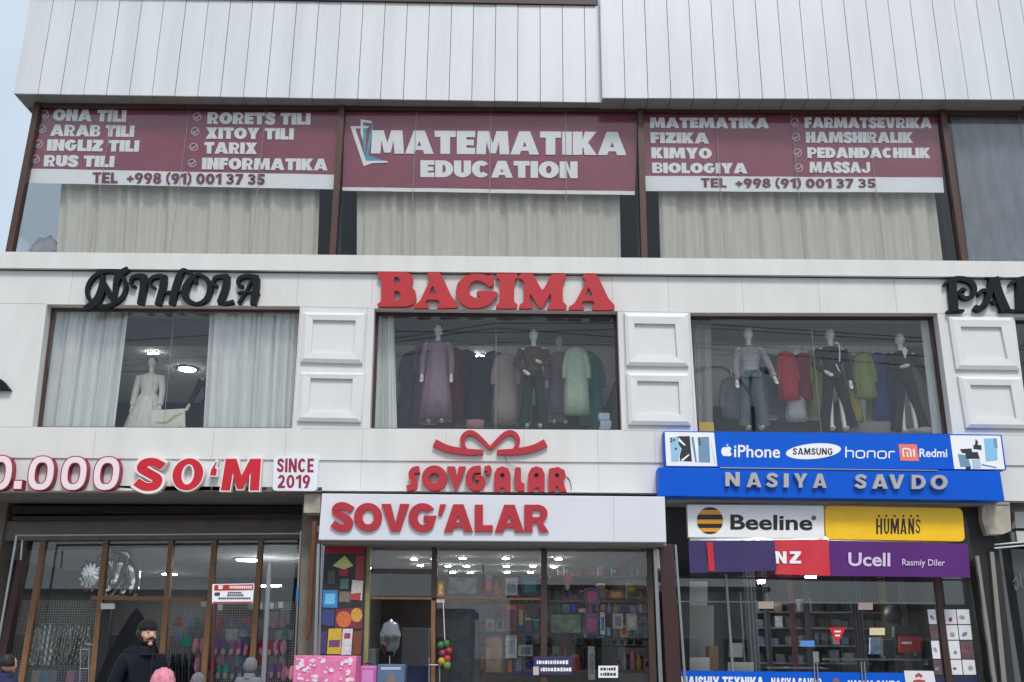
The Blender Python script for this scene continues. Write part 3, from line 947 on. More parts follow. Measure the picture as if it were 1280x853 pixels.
CURT = P('beige curtain', 206, 202, 192, rough=.9, var=.06, scale=4, stretch=(3, 3, .4))
VOILE = P('white curtain', 246, 247, 244, rough=.9, var=.05, scale=4, stretch=(3, 3, .4))
def curtain(label, q, Y, m, folds, amp, group=None, seed=0, drape=None, nz=10):
    rnd = random.Random(seed)
    a = [rnd.uniform(0, 6.28) for _ in range(5)]
    k = [folds * rnd.uniform(.85, 1.15), folds * 1.7, folds * .37]
    def f(u, v):
        o = amp * (1 - 2 * abs(math.sin(3.1416 * k[0] * u + a[0] + 1.5 * math.sin(5 * u + a[1]) + .9 * math.sin(11 * u + a[4]) + .3 * v)) ** .7 + .5 * math.sin(6.283 * k[1] * u + a[2]) + .6 * math.sin(6.283 * k[2] * u + a[3]))
        if drape:
            return Vector((drape(u, v), o, 0))
        return o
    s = MB().sheet(*[W(x, y, Y) for x, y in q], f, max(40, int(folds * 12)), nz, thick=.004)
    o = s.build('curtain', m, None, fix=False)
    return setp(o, label, 'curtain', group)
g2c = 'beige curtains behind the second floor glass'
curtain('beige curtain hanging behind the glass under the language course banner', [(82, 150), (402, 150), (396, 342), (68, 342)], .50, CURT, 15, .042, g2c, 1)
curtain('beige curtain hanging behind the glass under the MATEMATIKA EDUCATION banner', [(447, 150), (772, 150), (776, 342), (446, 342)], .50, CURT, 15, .042, g2c, 2)
curtain('beige curtain hanging behind the glass under the banner that ends with MASSAJ', [(820, 150), (1157, 150), (1180, 342), (826, 342)], .50, CURT, 15, .042, g2c, 3)
GREYF = P('grey screen cloth', 128, 134, 142, rough=.8, var=.22, scale=2.5, stretch=(2, 2, .5), bump=.3, bscale=6)
curtain('smooth grey screen cloth covering the rightmost second floor window', [(1188, 143), (1560, 150), (1610, 345), (1214, 345)], .34, GREYF, 2.2, .012, None, 4)
sc = MB().sheet(W(22, 250, 1.3), W(62, 200, 1.3), W(66, 342, 1.3), W(30, 342, 1.3), lambda u, v: .03 * math.sin(14 * u), 14, 4, thick=.004)
# pale bundle and a dark board in the glazed corner
bd_ = MB().ball(W(56, 318, 1.0), .30, .12, .36, 28, 16, lambda d: 1 + .10 * math.sin(8 * d.x + 6 * d.z) + .08 * math.sin(15 * d.z - 6 * d.x))
setp(bd_.build('cloth_bundle', P('pale grey bundle', 168, 172, 174, rough=.9, var=.35, scale=4)), 'pale grey cloth bundle in the glazed corner left of the beige curtain', 'cloth bundle')

# ------------------------------------------------------------------ first-floor shop lettering
Nz = lambda pts: sub(pts, 95, 325, 5.333)
def letter(parent, fn, m, name='letter'):
    s = MB(); fn(s); return s.build(name, m, parent)
YS = -.11
nih = thing('letter_sign', W(215, 385, -.1), 'black script letter sign reading NIHOLA above the curtained window', 'sign')
def wz(l): return [v / 5.333 for v in l]
def strokes(parent, items, m, tr, sc_, y0=YS, y1=-.002, name='letter', thin=.84):
    s = MB()
    for k, (pts, ws, cl) in enumerate(items):
        s.stroke(tr(pts), [v * thin / sc_ for v in ws] if isinstance(ws, list) else ws * thin / sc_, y0 + .004 * k, y1, cl)
    return s.build(name, m, parent)
ring = [(200 + 128 * math.cos(q) + 18 * math.sin(q), 190 - 118 * math.sin(q)) for q in [2 * math.pi * k / 14 for k in range(14)]]
strokes(nih, [([(55, 325), (130, 275), (165, 200), (175, 95)], [36, 62, 56, 20], False),
              ([(160, 110), (200, 190), (255, 290)], [30, 46, 30], False),
              ([(250, 290), (262, 170), (285, 100), (348, 55)], [22, 42, 60, 34], False),
              (ring, 30, True)], BLACKL, Nz, 5.333)
strokes(nih, [([(450, 110), (447, 180), (425, 295)], [56, 56, 50], False),
              ([(395, 175), (362, 165), (370, 118), (420, 104), (460, 112)], [16, 22, 28, 34, 40], False)], BLACKL, Nz, 5.333)
strokes(nih, [([(582, 112), (575, 180), (542, 300)], [54, 52, 48], False),
              ([(525, 185), (490, 160), (500, 122), (550, 106), (600, 116)], [18, 22, 28, 32, 36], False),
              ([(760, 85), (715, 68), (685, 110), (660, 190), (635, 298)], [20, 34, 50, 54, 48], False),
              ([(545, 215), (640, 212), (745, 205)], [18, 20, 16], False)], BLACKL, Nz, 5.333)
strokes(nih, [([(830 + 0, 100), (880, 140), (890, 200), (860, 265), (800, 290), (735, 260), (725, 195), (760, 130), (800, 100)], [26, 40, 44, 36, 22, 50, 56, 44, 22], True),
              ([(760, 85), (790, 110), (795, 155)], [16, 22, 26], False)], BLACKL, Nz, 5.333)
strokes(nih, [([(1000, 105), (995, 180), (955, 285)], [56, 54, 46], False),
              ([(940, 175), (912, 155), (930, 115), (1010, 105)], [20, 24, 28, 34], False),
              ([(945, 282), (1000, 288), (1050, 275)], [30, 26, 30], False)], BLACKL, Nz, 5.333)
strokes(nih, [([(1200, 120), (1195, 200), (1178, 298)], [56, 54, 46], False),
              ([(1115, 175), (1080, 165), (1085, 125), (1140, 105), (1210, 118)], [18, 24, 28, 32, 40], False),
              ([(1170, 130), (1130, 210), (1080, 290)], [20, 20, 24], False),
              ([(1075, 218), (1150, 212), (1222, 225)], [16, 18, 16], False)], BLACKL, Nz, 5.333)

bag = thing('letter_sign', W(620, 388, -.1), 'red serif letter sign reading BAGIMA above the middle shop window', 'sign')
Bz = lambda pts: sub(pts, 465, 330, 4.129)
def rnd_(pts, it=2, c=.11):
    """soften corners a little"""
    for _ in range(it):
        out = []
        n = len(pts)
        for i in range(n):
            a, b = pts[i], pts[(i + 1) % n]
            out += [(a[0] * (1 - c) + b[0] * c, a[1] * (1 - c) + b[1] * c), (a[0] * c + b[0] * (1 - c), a[1] * c + b[1] * (1 - c))]
        pts = out
    return pts
REDP = P('red painted letter', 182, 32, 42, rough=.4, var=.06)
for loops in ([[(30, 40), (170, 40), (203, 55), (214, 88), (200, 116), (224, 140), (230, 180), (212, 208), (180, 220), (30, 222), (26, 208), (48, 192), (48, 78), (30, 62)], [(115, 66), (138, 70), (145, 86), (138, 103), (115, 107)], [(115, 138), (140, 142), (149, 164), (140, 184), (115, 189)]],
              [[(290, 43), (352, 43), (412, 170), (442, 205), (445, 226), (338, 230), (335, 215), (350, 205), (343, 186), (285, 184), (274, 202), (292, 212), (290, 229), (214, 230), (214, 214), (245, 195), (302, 78), (285, 58)], [(313, 110), (332, 154), (292, 154)]],
              [[(528, 50), (580, 54), (600, 62), (625, 52), (632, 108), (607, 120), (577, 95), (540, 84), (508, 100), (498, 135), (510, 165), (545, 181), (560, 168), (538, 155), (545, 138), (642, 142), (652, 160), (634, 178), (610, 207), (560, 229), (500, 229), (455, 200), (430, 155), (440, 100), (480, 62)]],
              [[(640, 50), (747, 50), (757, 68), (735, 82), (733, 195), (752, 210), (747, 231), (638, 231), (643, 210), (660, 195), (660, 82), (643, 70)]],
              [[(760, 58), (775, 48), (830, 48), (880, 142), (925, 53), (997, 50), (1002, 72), (985, 87), (985, 195), (1007, 215), (1002, 236), (903, 236), (908, 215), (925, 200), (922, 150), (877, 229), (863, 229), (815, 150), (815, 195), (832, 212), (830, 231), (758, 231), (760, 212), (785, 195), (785, 87), (760, 74)]],
              [[(1090, 53), (1162, 53), (1220, 178), (1252, 213), (1252, 238), (1138, 240), (1135, 222), (1150, 210), (1143, 191), (1090, 191), (1079, 208), (1096, 222), (1094, 237), (1016, 238), (1016, 220), (1045, 205), (1107, 87), (1088, 70)], [(1118, 118), (1140, 166), (1097, 164)]]):
    s = MB(); s.outline([rnd_(Bz(l)) for l in loops], YS, -.04); s.build('letter', REDP, bag)

par = thing('letter_sign', W(1250, 390, -.1), 'black decorative letter sign starting with PA at the right edge', 'sign')
Pz = lambda pts: sub(pts, 1175, 335, 12.19)
strokes(par, [([(190, 170), (205, 380), (235, 660)], [140, 145, 130], False),
              ([(65, 258), (150, 190), (260, 160), (400, 165)], [20, 80, 90, 80], False),
              ([(340, 165), (470, 205), (530, 310), (500, 420), (400, 460), (320, 415), (310, 345), (360, 318), (400, 350)], [80, 95, 92, 85, 70, 55, 48, 52, 60], False),
              ([(110, 665), (240, 650), (375, 650)], [40, 60, 40], False)], BLACKL, Pz, 12.19)
strokes(par, [([(830, 140), (905, 400), (1010, 650)], [160, 165, 170], False),
              ([(800, 170), (750, 420), (680, 570), (600, 620), (530, 590)], [110, 105, 110, 110, 90], False),
              ([(600, 425), (610, 370), (670, 335), (740, 360)], [40, 60, 60, 50], False),
              ([(700, 140), (820, 150), (940, 140)], [30, 50, 30], False),
              ([(800, 490), (840, 530), (900, 460)], [40, 60, 40], False),
              ([(915, 655), (1040, 645), (1160, 655)], [40, 60, 40], False)], BLACKL, Pz, 12.19)
strokes(par, [([(1230, 180), (1235, 400), (1250, 655)], [150, 150, 150], False),
              ([(1060, 265), (1140, 200), (1260, 165), (1420, 170)], [20, 70, 90, 90], False),
              ([(1400, 170), (1530, 230), (1540, 350), (1420, 420), (1300, 430)], [90, 95, 90, 80, 60], False),
              ([(1150, 655), (1250, 650), (1380, 655)], [40, 60, 40], False)], BLACKL, Pz, 12.19)
sw = MB().outline([[(-46, 474), (0, 473.5), (5, 478), (12, 487), (-40, 487.5)]], YS, -.002)
setp(sw.build('letter_sign', BLACKL), 'tip of a black sign shape at the left edge of the white wall', 'sign')

# upper SOVG'ALAR with ribbon bow
sv = thing('letter_sign', W(608, 614, -.1), "crimson letter sign reading SOVG'ALAR under a ribbon bow on the white fascia", 'sign')
Sz = lambda pts: sub(pts, 500, 535, 5.818)
mir = lambda pts: [(1310 - x, y) for x, y in pts]
CR = P('crimson painted letter', 176, 40, 52, rough=.4, var=.06)
bl_ = [([(250, 108), (340, 148), (470, 172), (605, 176)], [58, 50, 46, 34], False), ([(490, 165), (462, 130), (452, 85), (478, 45), (520, 35), (570, 65), (655, 150)], [16, 26, 32, 36, 36, 34, 26], False)]
s = MB()
for k, (p, wd, c) in enumerate(bl_):
    s.stroke(Sz(p), [v / 5.818 for v in wd], YS + .03 + .004 * k, -.002)
    s.stroke(Sz(mir(p)), [v / 5.818 for v in wd], YS + .032 + .004 * k, -.002)
s.build('ribbon_bow', CR, sv)
YV = -.11
def so(loops):
    s = MB(); s.outline([Sz(l) for l in loops], YV, .028); s.build('letter', CR, sv)
def st(items):
    strokes(sv, items, CR, Sz, 5.818, YV, .028, thin=.95)
st([([(140, 300), (100, 308), (82, 340), (100, 385), (98, 425), (50, 442)], [52, 48, 44, 46, 48, 46], False)])
so([ell(250, 365, 92, 92), ell(250, 365, 38, 38)])
so([[(340, 280), (400, 280), (414, 350), (428, 280), (477, 280), (408, 458), (400, 458)]])
st([([(588, 300), (530, 308), (500, 360), (515, 420), (560, 436), (596, 408), (588, 366), (548, 362)], [56, 52, 50, 48, 46, 48, 44, 34], False)])
so([rnd_([(612, 280), (652, 270), (670, 300), (655, 340), (620, 340), (640, 318), (614, 308)])])
aw = lambda dx: [[(685 + dx, 466), (685 + dx, 335), (705 + dx, 293), (745 + dx, 279), (785 + dx, 293), (805 + dx, 335), (805 + dx, 466), (765 + dx, 466), (762 + dx, 434), (728 + dx, 434), (725 + dx, 466)], ell(745 + dx, 346, 17, 17, 16)]
so(aw(0))
so([rnd_([(835, 290), (880, 286), (880, 392), (906, 405), (906, 460), (866, 464), (842, 440), (835, 400)])])
so(aw(248))
so([[(1085, 296), (1150, 284), (1196, 308), (1207, 350), (1184, 386), (1212, 462), (1165, 466), (1150, 424), (1130, 424), (1130, 464), (1085, 464)], ell(1142, 346, 16, 16, 16)])

# 0.000 SO'M and SINCE 2019
price = thing('letter_sign', W(160, 613, 0), "red and white letter sign ending in 0.000 SO'M on the fascia", 'sign')
RIMD = P('dark red rim', 150, 26, 58, rough=.4)
for k, (x0, x1, ya, yb2) in enumerate(((-20, 18, 568.7, 613.8), (32.3, 70.3, 569.4, 613.8), (73.5, 111.3, 570, 613.8), (114, 152.3, 570.4, 613.8))):
    cx, cy, rx, ry = (x0 + x1) / 2, (ya + yb2) / 2, (x1 - x0) / 2 - 2.2, (yb2 - ya) / 2
    s = MB()
    s.outline([ell(cx, cy, rx, ry, 40, 0, 2.5, .12), ell(cx, cy, rx * .40, ry * .56, 40, 0, 2.6, .12)], -.10, .028)
    lt = s.build('letter', RIMD, price)
    s = MB()
    s.outline([ell(cx, cy, rx - 1.3, ry - 1.3, 40, 0, 2.5, .12), ell(cx, cy, rx * .40 + 1.2, ry * .56 + 1.2, 40, 0, 2.6, .12)], -.106, -.1)
    s.build('letter_face', PALE, lt)
s = MB().prism([(16.5, 600), (29, 600), (27.5, 612.5), (15, 612.5)], -.10, .028).build('letter', RIMD, price)
MB().prism([(18, 601.4), (27.5, 601.4), (26.3, 611.2), (16.7, 611.2)], -.106, -.1).build('letter_face', PALE, s)
SOR = P('bright red face', 200, 22, 40, rough=.35)
for ch, x0, x1, ya, yb2 in (('S', 165.5, 208, 571.4, 614.8), ('O', 211.5, 258, 571.4, 614.8), ('‘', 260.6, 273, 574.4, 596), ('M', 274, 330, 572, 614.8)):
    if ch == '‘':
        s = MB(); s.outline([[(270, 574.5), (273, 575.5), (270, 583.5), (272.6, 585), (271.3, 596), (260.6, 595.6), (262.5, 586)]], -.095, .028)
        lt = s.build('letter', WHITEV, price)
        MB().outline([[(270.2, 576.5), (271, 577.6), (268.6, 585), (271.2, 586.5), (270.2, 594.6), (262.3, 594.3), (264, 587)]], -.10, -.095).build('letter_face', SOR, lt)
        continue
    k = 5.0
    tt, hh = {'S': (.30, .27), 'O': (.31, .22), 'M': (.29, .25)}[ch]
    lt = block(ch, [(x0 + k, ya), (x1, ya), (x1 - k, yb2), (x0, yb2)], -.095, P('white rim', 236, 226, 226), price, depth=.12, name='letter', t=tt + .03, h=hh + .03)
    block(ch, [(x0 + k + 1.4, ya + 1.7), (x1 - 1.9, ya + 1.7), (x1 - k - 1.4, yb2 - 1.7), (x0 + 1.9, yb2 - 1.7)], -.101, SOR, lt, depth=.006, name='letter_face', t=tt - .04, h=hh - .04)
since = thing('wall_sign', W(369, 614, 0), 'small white sign board reading SINCE 2019 in dark red', 'sign')
MB().outline([rrect([(342.5, 570.5), (398.5, 571), (396, 614), (340.5, 613.6)], 5)], -.07, .028).build('sign_board', P('white sign board', 226, 230, 238, rough=.35), since)
block('SINCE', rq(346.5, 573.2, 392.4, 590.5, .2, -.5), -.074, RIMD, since, depth=.004, t=.25, h=.19, gap=.12)
block('2019', rq(347.5, 593.6, 387.8, 610.3, .2, -.5), -.074, RIMD, since, depth=.004, t=.23, h=.18, gap=.12)

# white sign board with the lower SOVG'ALAR
brd = thing('shop_sign', W(615, 678, -.3), "long white box sign reading SOVG'ALAR over the gift shop entrance", 'sign')
YD = -.42
MB().prism([(402.5, 617), (831, 621), (833, 678), (398, 675)], YD, .02).build('sign_box', P('white sign box', 216, 218, 226, rough=.4, var=.03, scale=1), brd, bevel=.008)
jn2 = MB()
jn2.prism([(766.6, 621), (767.1, 621), (767.9, 677), (767.4, 677)], YD - .003, YD - .0005)
jn2.build('panel_joint', JOINT, brd)
for ch, x0, x1, ya, yb2 in (('S', 414.5, 441, 628.5, 664), ('O', 442.5, 477.5, 628.8, 664.3), ('V', 477, 511.5, 630, 664), ('G', 510.5, 546, 629, 665),
                            ("'", 547.5, 557.5, 630.5, 644), ('A', 555, 591, 630.5, 664.6), ('L', 593.5, 616, 631, 664.8), ('A', 618.5, 655, 631, 665), ('R', 655.5, 686, 631, 665)):
    q = [(x0, ya), (x1, ya), (x1, yb2), (x0, yb2)]
    if ch == "'":
        MB().outline([[(550, 630.5), (557.5, 630.5), (552.5, 644), (547.5, 644)]], YD - .05, YD - .001).build('letter', CR, brd)
    else:
        block(ch, q, YD - .05, CR, brd, depth=.049, name='letter', t=.27, h=.24)

# blue NASIYA SAVDO sign
nas = thing('shop_sign', W(1040, 625, -.2), 'long blue panel sign with raised grey letters reading NASIYA SAVDO', 'sign')
YN = -.30
MB().prism([(823, 584.5), (1250, 589), (1256, 626), (824, 620)], YN, .028).build('sign_panel', BLUE, nas, bevel=.006)
MB().prism([(900, 584.2), (1172, 587.6), (1172, 588.6), (900, 585.4)], YN - .02, YN - .002).build('trim', STEEL, nas)
GL = P('grey metal letter', 176, 176, 178, rough=.35, metal=.25)
for ch, x0, x1, ya, yb2 in (('N', 906.8, 924.8, 590.4, 607.8), ('A', 933.4, 951.8, 591, 609), ('S', 958.2, 972.3, 591.3, 609.3), ('I', 979.8, 985.9, 592, 609.3), ('Y', 992.7, 1009.3, 592, 609.6), ('A', 1016.6, 1033.4, 592.4, 610),
                            ('S', 1069, 1083.3, 593, 610.8), ('A', 1090.5, 1109.8, 593, 611), ('V', 1111.8, 1130.5, 593.4, 611), ('D', 1139.7, 1157.2, 593.8, 611.4), ('O', 1163.6, 1184.6, 593.8, 612)):
    block(ch, [(x0, ya), (x1, ya), (x1, yb2), (x0, yb2)], YN - .075, GL, nas, depth=.074, name='letter', t=.24, h=.2)

# phone brands banner above it
ph = thing('shop_sign', W(1040, 588, -.2), 'blue printed banner with phone maker names and two white phone pictures', 'sign')
YP = -.24
PK = [0]
def ppr(pts, m, dy=0, name='picture'):
    PK[0] += 1
    dy = dy + .0002 * (PK[0] % 14)
    return MB().outline([pts], YP - dy, YP - dy + .0025).build(name, m, ph)
MB().prism([(830, 539), (1252, 543.5), (1258, 587.5), (832, 583.5)], YP, -.02).build('banner_panel', BLUE2, ph)
ppr([(831, 540), (892.5, 541), (896.5, 583), (833, 582.5)], WHITEV, .004)
ppr([(1187.5, 544.4), (1250.5, 545), (1256, 586.8), (1193, 586.4)], WHITEV, .004)
LB, DK, SB = P('pale blue print', 150, 195, 225), P('dark print', 40, 44, 50), P('slate print', 110, 150, 178)
Z7 = lambda pts: sub(pts, 820, 535, 5.818)
for pts, mm in (([(100, 72), (165, 62), (165, 110), (180, 150), (165, 215), (165, 245), (112, 245)], LB), ([(158, 62), (245, 60), (262, 245), (175, 242), (172, 205), (185, 150), (165, 120)], DK),
                ([(255, 65), (275, 70), (298, 250), (285, 250)], SB), ([(305, 68), (385, 65), (395, 252), (312, 250)], SB), ([(392, 72), (400, 110), (432, 258), (426, 258)], LB)):
    ppr(Z7(pts), mm, .007)
for x, y in ((112, 78), (112, 98), (132, 88), (145, 152), (312, 80), (318, 100), (318, 120)):
    ppr(ell(820 + x / 5.818, 535 + y / 5.818, 1.3, 1.3, 10), DK, .01)
ppr(Z7([(180, 235), (240, 190), (242, 200), (195, 242)]), WHITEV, .01)
ppr(Z7([(165, 70), (215, 125), (210, 132), (163, 95)]), WHITEV, .01)
# apple emblem
s = MB(); A7 = lambda pts: sub(pts, 820, 535, 5.818)
s.outline([A7([(512, 143), (525, 136), (540, 140), (549, 152), (540, 166), (543, 182), (553, 190), (545, 203), (530, 208), (512, 204), (495, 207), (481, 195), (474, 175), (478, 152), (492, 139)])], YP - .006, YP - .003)
s.outline([A7([(511, 134), (515, 122), (527, 117), (524, 128)])], YP - .006, YP - .003)
s.build('apple_emblem', WHITEV, ph)
text('iPhone', rq(917.5, 556.3, 975, 571.8, .9), YP - .006, WHITEV, ph, depth=.003, bold=.012)
ppr(ell(1016.8, 564.3, 34.5, 9.6, 44, R(-5)), WHITEV, .006, 'oval_emblem')
block('SAMSUNG', rq(991, 560.2, 1041, 568.6, .2), YP - .011, DK, ph, depth=.003, t=.20, h=.17, gap=.14)
# rounded thin lettering "honor" as strokes
s = MB()
def hn(pts, k=[0]):
    k[0] += 1
    s.stroke(pts, 1.7, YP - .006 - .0004 * k[0], YP - .003, False, 4)
y0h, y1h = 564.3, 572.6
def arch(x0, x1, dy): return [(x0, y1h + dy), (x0, y0h + 1.5 + dy), (x0 + 1.5, y0h + dy), (x1 - 1.5, y0h + dy), (x1, y0h + 1.5 + dy), (x1, y1h + dy)]
hn([(1057.5, 558.5), (1057.5, 572)])
hn(arch(1057.5, 1066.5, -.4))
def obox(x0, x1, dy):
    k = [(x0, y0h + 2 + dy), (x0 + 2, y0h + dy), (x1 - 2, y0h + dy), (x1, y0h + 2 + dy), (x1, y1h - 2 + dy), (x1 - 2, y1h + dy), (x0 + 2, y1h + dy), (x0, y1h - 2 + dy)]
    s.stroke(k, 1.7, YP - .0085 - x0 * 1e-6, YP - .003, True, 4)
obox(1070.5, 1080.5, -.3)
hn(arch(1084.5, 1093.5, 0))
obox(1097.5, 1107.5, .2)
hn([(1111.5, y1h + .5), (1111.5, y0h + 2), (1113, y0h + .5), (1118.5, y0h + .5)])
s.build('lettering', WHITEV, ph)
ppr([(1123, 555.3), (1146, 555.6), (1148.8, 576.6), (1125.6, 576.2)], P('coral print', 235, 120, 105), .006, 'square_emblem')
s = MB()
s.stroke([(1130, 571.5), (1129, 561.8), (1136.5, 561.8), (1138, 564), (1139, 571.5)], 1.8, YP - .011, YP - .0075, False, 4)
s.stroke([(1134, 565), (1134.6, 571.5)], 1.8, YP - .0115, YP - .0075, False, 4)
s.stroke([(1142, 561.2), (1143.2, 571.5)], 1.9, YP - .011, YP - .0075, False, 4)
s.build('lettering', WHITEV, ph)
text('Redmi', rq(1149.3, 561, 1184, 571.6, .3), YP - .006, WHITEV, ph, depth=.003, bold=.015)
Z9 = lambda pts: sub(pts, 1040, 535, 5.818)
for pts, mm in (([(1105, 78), (1195, 75), (1205, 235), (1120, 245)], P('sky print', 130, 190, 225)), ([(1172, 78), (1198, 76), (1205, 150), (1180, 140)], SB),
                ([(915, 190), (985, 200), (1010, 280), (935, 285)], SB), ([(930, 155), (1015, 150), (1020, 180), (950, 185)], DK), ([(970, 180), (1060, 175), (1075, 225), (975, 225)], DK),
                ([(1028, 125), (1085, 125), (1090, 160), (1030, 155)], DK), ([(1045, 80), (1062, 100), (1060, 126), (1040, 126)], DK), ([(1020, 235), (1075, 230), (1085, 290), (1025, 295)], P('ice print', 170, 200, 220)),
                ([(1090, 262), (1200, 285), (1195, 292), (1090, 272)], SB), ([(970, 285), (1010, 280), (1010, 298), (975, 300)], DK), ([(1022, 158), (1060, 158), (1062, 176), (1024, 176)], WHITEV)):
    ppr(Z9(pts), mm, .007)
# ------------------------------------------------------------------ first-floor window displays
MANQ = P('glossy mannequin', 246, 242, 234, rough=.3, var=.02)
def garment(parent, name, m, c, levels, folds=9, fold=.06, tag_=None, nu=48, seed=0, arms=None):
    """levels = [(z, half width, half depth)] from the top down, wrapped round the point c"""
    rnd = random.Random(seed)
    ph = rnd.uniform(0, 6)
    rings = []
    n = len(levels)
    for i, (z, a, b) in enumerate(levels):
        k = i / max(1, n - 1)
        ring = []
        kk_ = .25 + .75 * k if i else 0
        for j in range(nu):
            q = 2 * math.pi * j / nu
            w_ = q + .12 * math.sin(5 * z + ph)
            g = 1 + 1.7 * fold * kk_ * (.6 - abs(math.sin(folds * .5 * w_ + ph + .8 * math.sin(2 * q)))) + fold * .6 * kk_ * math.sin(folds * 1.9 * w_ + 3 * z)
            ring.append(Vector((c[0] + a * g * math.cos(q), c[1] + b * g * math.sin(q), z)))
        rings.append(ring)
    s = MB().loops(rings)
    for pts, r in (arms or []):
        s.tube(pts, r, 10)
    return s.build(name, m, parent, fix=True)

def mannequin(label, hx, hy, Y, scale, top_m, low_m, kind, arms=('down', 'down'), group='shop window mannequins', hair=None, extra=None, seed=0):
    """hx, hy: photo position of the crown of the head"""
    t = W(hx, hy, Y)
    H = 1.78 * scale
    base = Vector((t.x, Y, t.z - H))
    root = thing('mannequin', base, label, 'mannequin', group)
    def p(x, y, z): return base + Vector((x, y, z)) * scale
    s = MB()
    s.ball(p(0, 0, 1.665), .078 * scale, .095 * scale, .118 * scale, 18, 12, lambda d: 1.0 - .16 * max(0, -d.z) ** 1.5 * (1 - .3 * abs(d.y)) + (.10 if (d.y < -.9 and abs(d.x) < .2 and -.35 < d.z < .1) else 0))
    s.tube([p(0, .01, 1.60), p(0, .012, 1.50), p(0, .015, 1.44)], [.047 * scale, .045 * scale, .06 * scale], 12)
    # hands and feet
    A = {'down': [(.20, 0, 1.40), (.245, .0, 1.12), (.25, -.05, .86)], 'hip': [(.20, 0, 1.40), (.30, .02, 1.14), (.17, -.10, 1.00)],
         'front': [(.20, 0, 1.40), (.24, -.02, 1.13), (.12, -.2, 1.12)], 'wide': [(.20, 0, 1.40), (.31, 0, 1.14), (.36, -.1, .90)]}
    arms_pts = []
    for sx, a in ((-1, arms[0]), (1, arms[1])):
        pts = [p(sx * x, y, z) for x, y, z in A[a]]
        arms_pts.append(pts)
        d = (pts[2] - pts[1]).normalized()
        e = pts[2] + d * .02 * scale
        s.tube([pts[2] - d * .02 * scale, e + d * .07 * scale], [.026 * scale, .034 * scale], 8)
        sd_ = Vector((0, 1, 0)).cross(d).normalized()
        for f in (-1.5, -.5, .5, 1.5):
            s.tube([e + d * .06 * scale + sd_ * f * .016 * scale, e + d * (.15 - .012 * abs(f)) * scale + sd_ * f * .014 * scale + Vector((0, -.015 * scale, 0))], [.0115 * scale, .0095 * scale], 6)
        s.tube([e + d * .02 * scale, e + d * .08 * scale - Vector((0, .045 * scale, 0))], [.013 * scale, .010 * scale], 6)
    for sx in (-1, 1):
        s.tube([p(sx * .10, 0, .45), p(sx * .105, .0, .08)], [.05 * scale, .032 * scale], 10)
        s.ball(p(sx * .11, -.06, .04), .042 * scale, .11 * scale, .035 * scale, 10, 6)
    s.tube([p(0, .01, 1.48), p(0, .01, 1.40), p(0, .01, 1.2), p(0, .01, 1.08), p(0, .01, .96)], [.05 * scale, .085 * scale, .075 * scale, .07 * scale, .09 * scale], 14)
    for pts in arms_pts:
        s.tube([p(0, .01, 1.40)] + pts, [.05 * scale, .042 * scale, .034 * scale, .026 * scale], 10)
    for sx in (-1, 1):
        s.tube([p(sx * .03, .01, .97), p(sx * .085, .0, .86), p(sx * .10, 0, .45), p(sx * .105, 0, .06)], [.06 * scale, .062 * scale, .045 * scale, .034 * scale], 10)
    s = remesh(s, .0075 * scale)
    s.build('body', MANQ, root, fix=False)
    if hair:
        MB().ball(p(0, .012, 1.692), .086 * scale, .104 * scale, .105 * scale, 16, 10, lambda d: 1.0 if d.z > -.2 and d.y > -.75 or d.z > .5 else .86).build('hair', hair, root)
    sl = [([q for q in pts], [.07 * scale, .06 * scale, .05 * scale]) for pts in arms_pts]
    tb = [(1.455, .075, .065), (1.425, .17, .09), (1.36, .19, .11), (1.25, .165, .12), (1.10, .135, .10), (.98, .165, .115)]
    if kind in ('coat', 'robe'):
        lv = tb[:4] + [(1.05, .185, .13), (.8, .215, .15), (.5, .25, .165), (.2 if kind == 'coat' else .06, .29, .18)]
        garment(root, 'robe' if kind == 'robe' else 'coat', top_m, base, [(base.z + z * scale, a * scale, b * scale) for z, a, b in lv], 8, .07, seed=seed, arms=sl)
        if low_m:
            garment(root, 'trousers', low_m, base, [(base.z + z * scale, a * scale, b * scale) for z, a, b in ((.24, .15, .1), (.06, .15, .1))], 5, .05, seed=seed)
    else:
        lv = tb + [(.92, .18, .125)]
        garment(root, 'top', top_m, base, [(base.z + z * scale, a * scale, b * scale) for z, a, b in lv], 7, .05, seed=seed, arms=sl)
        if kind == 'dress':
            garment(root, 'skirt', low_m, base, [(base.z + z * scale, a * scale, b * scale) for z, a, b in ((1.07, .15, .115), (.98, .19, .16), (.7, .29, .23), (.35, .38, .28), (.05, .43, .31))], 13, .07, seed=seed + 1, nu=90)
        else:
            g = MB()
            spread = .10 if kind == 'trousers' else .17
            g.tube([p(0, 0, 1.0), p(0, 0, .88)], [.15 * scale, .165 * scale], 16)
            for sx in (-1, 1):
                g.tube([p(sx * .08, 0, .92), p(sx * (.08 + spread * .4), -.01, .5), p(sx * (.07 + spread), 0, .07)], [.10 * scale, .085 * scale, .095 * scale], 12)
            g.build('trousers', low_m, root)
    return root, base, p

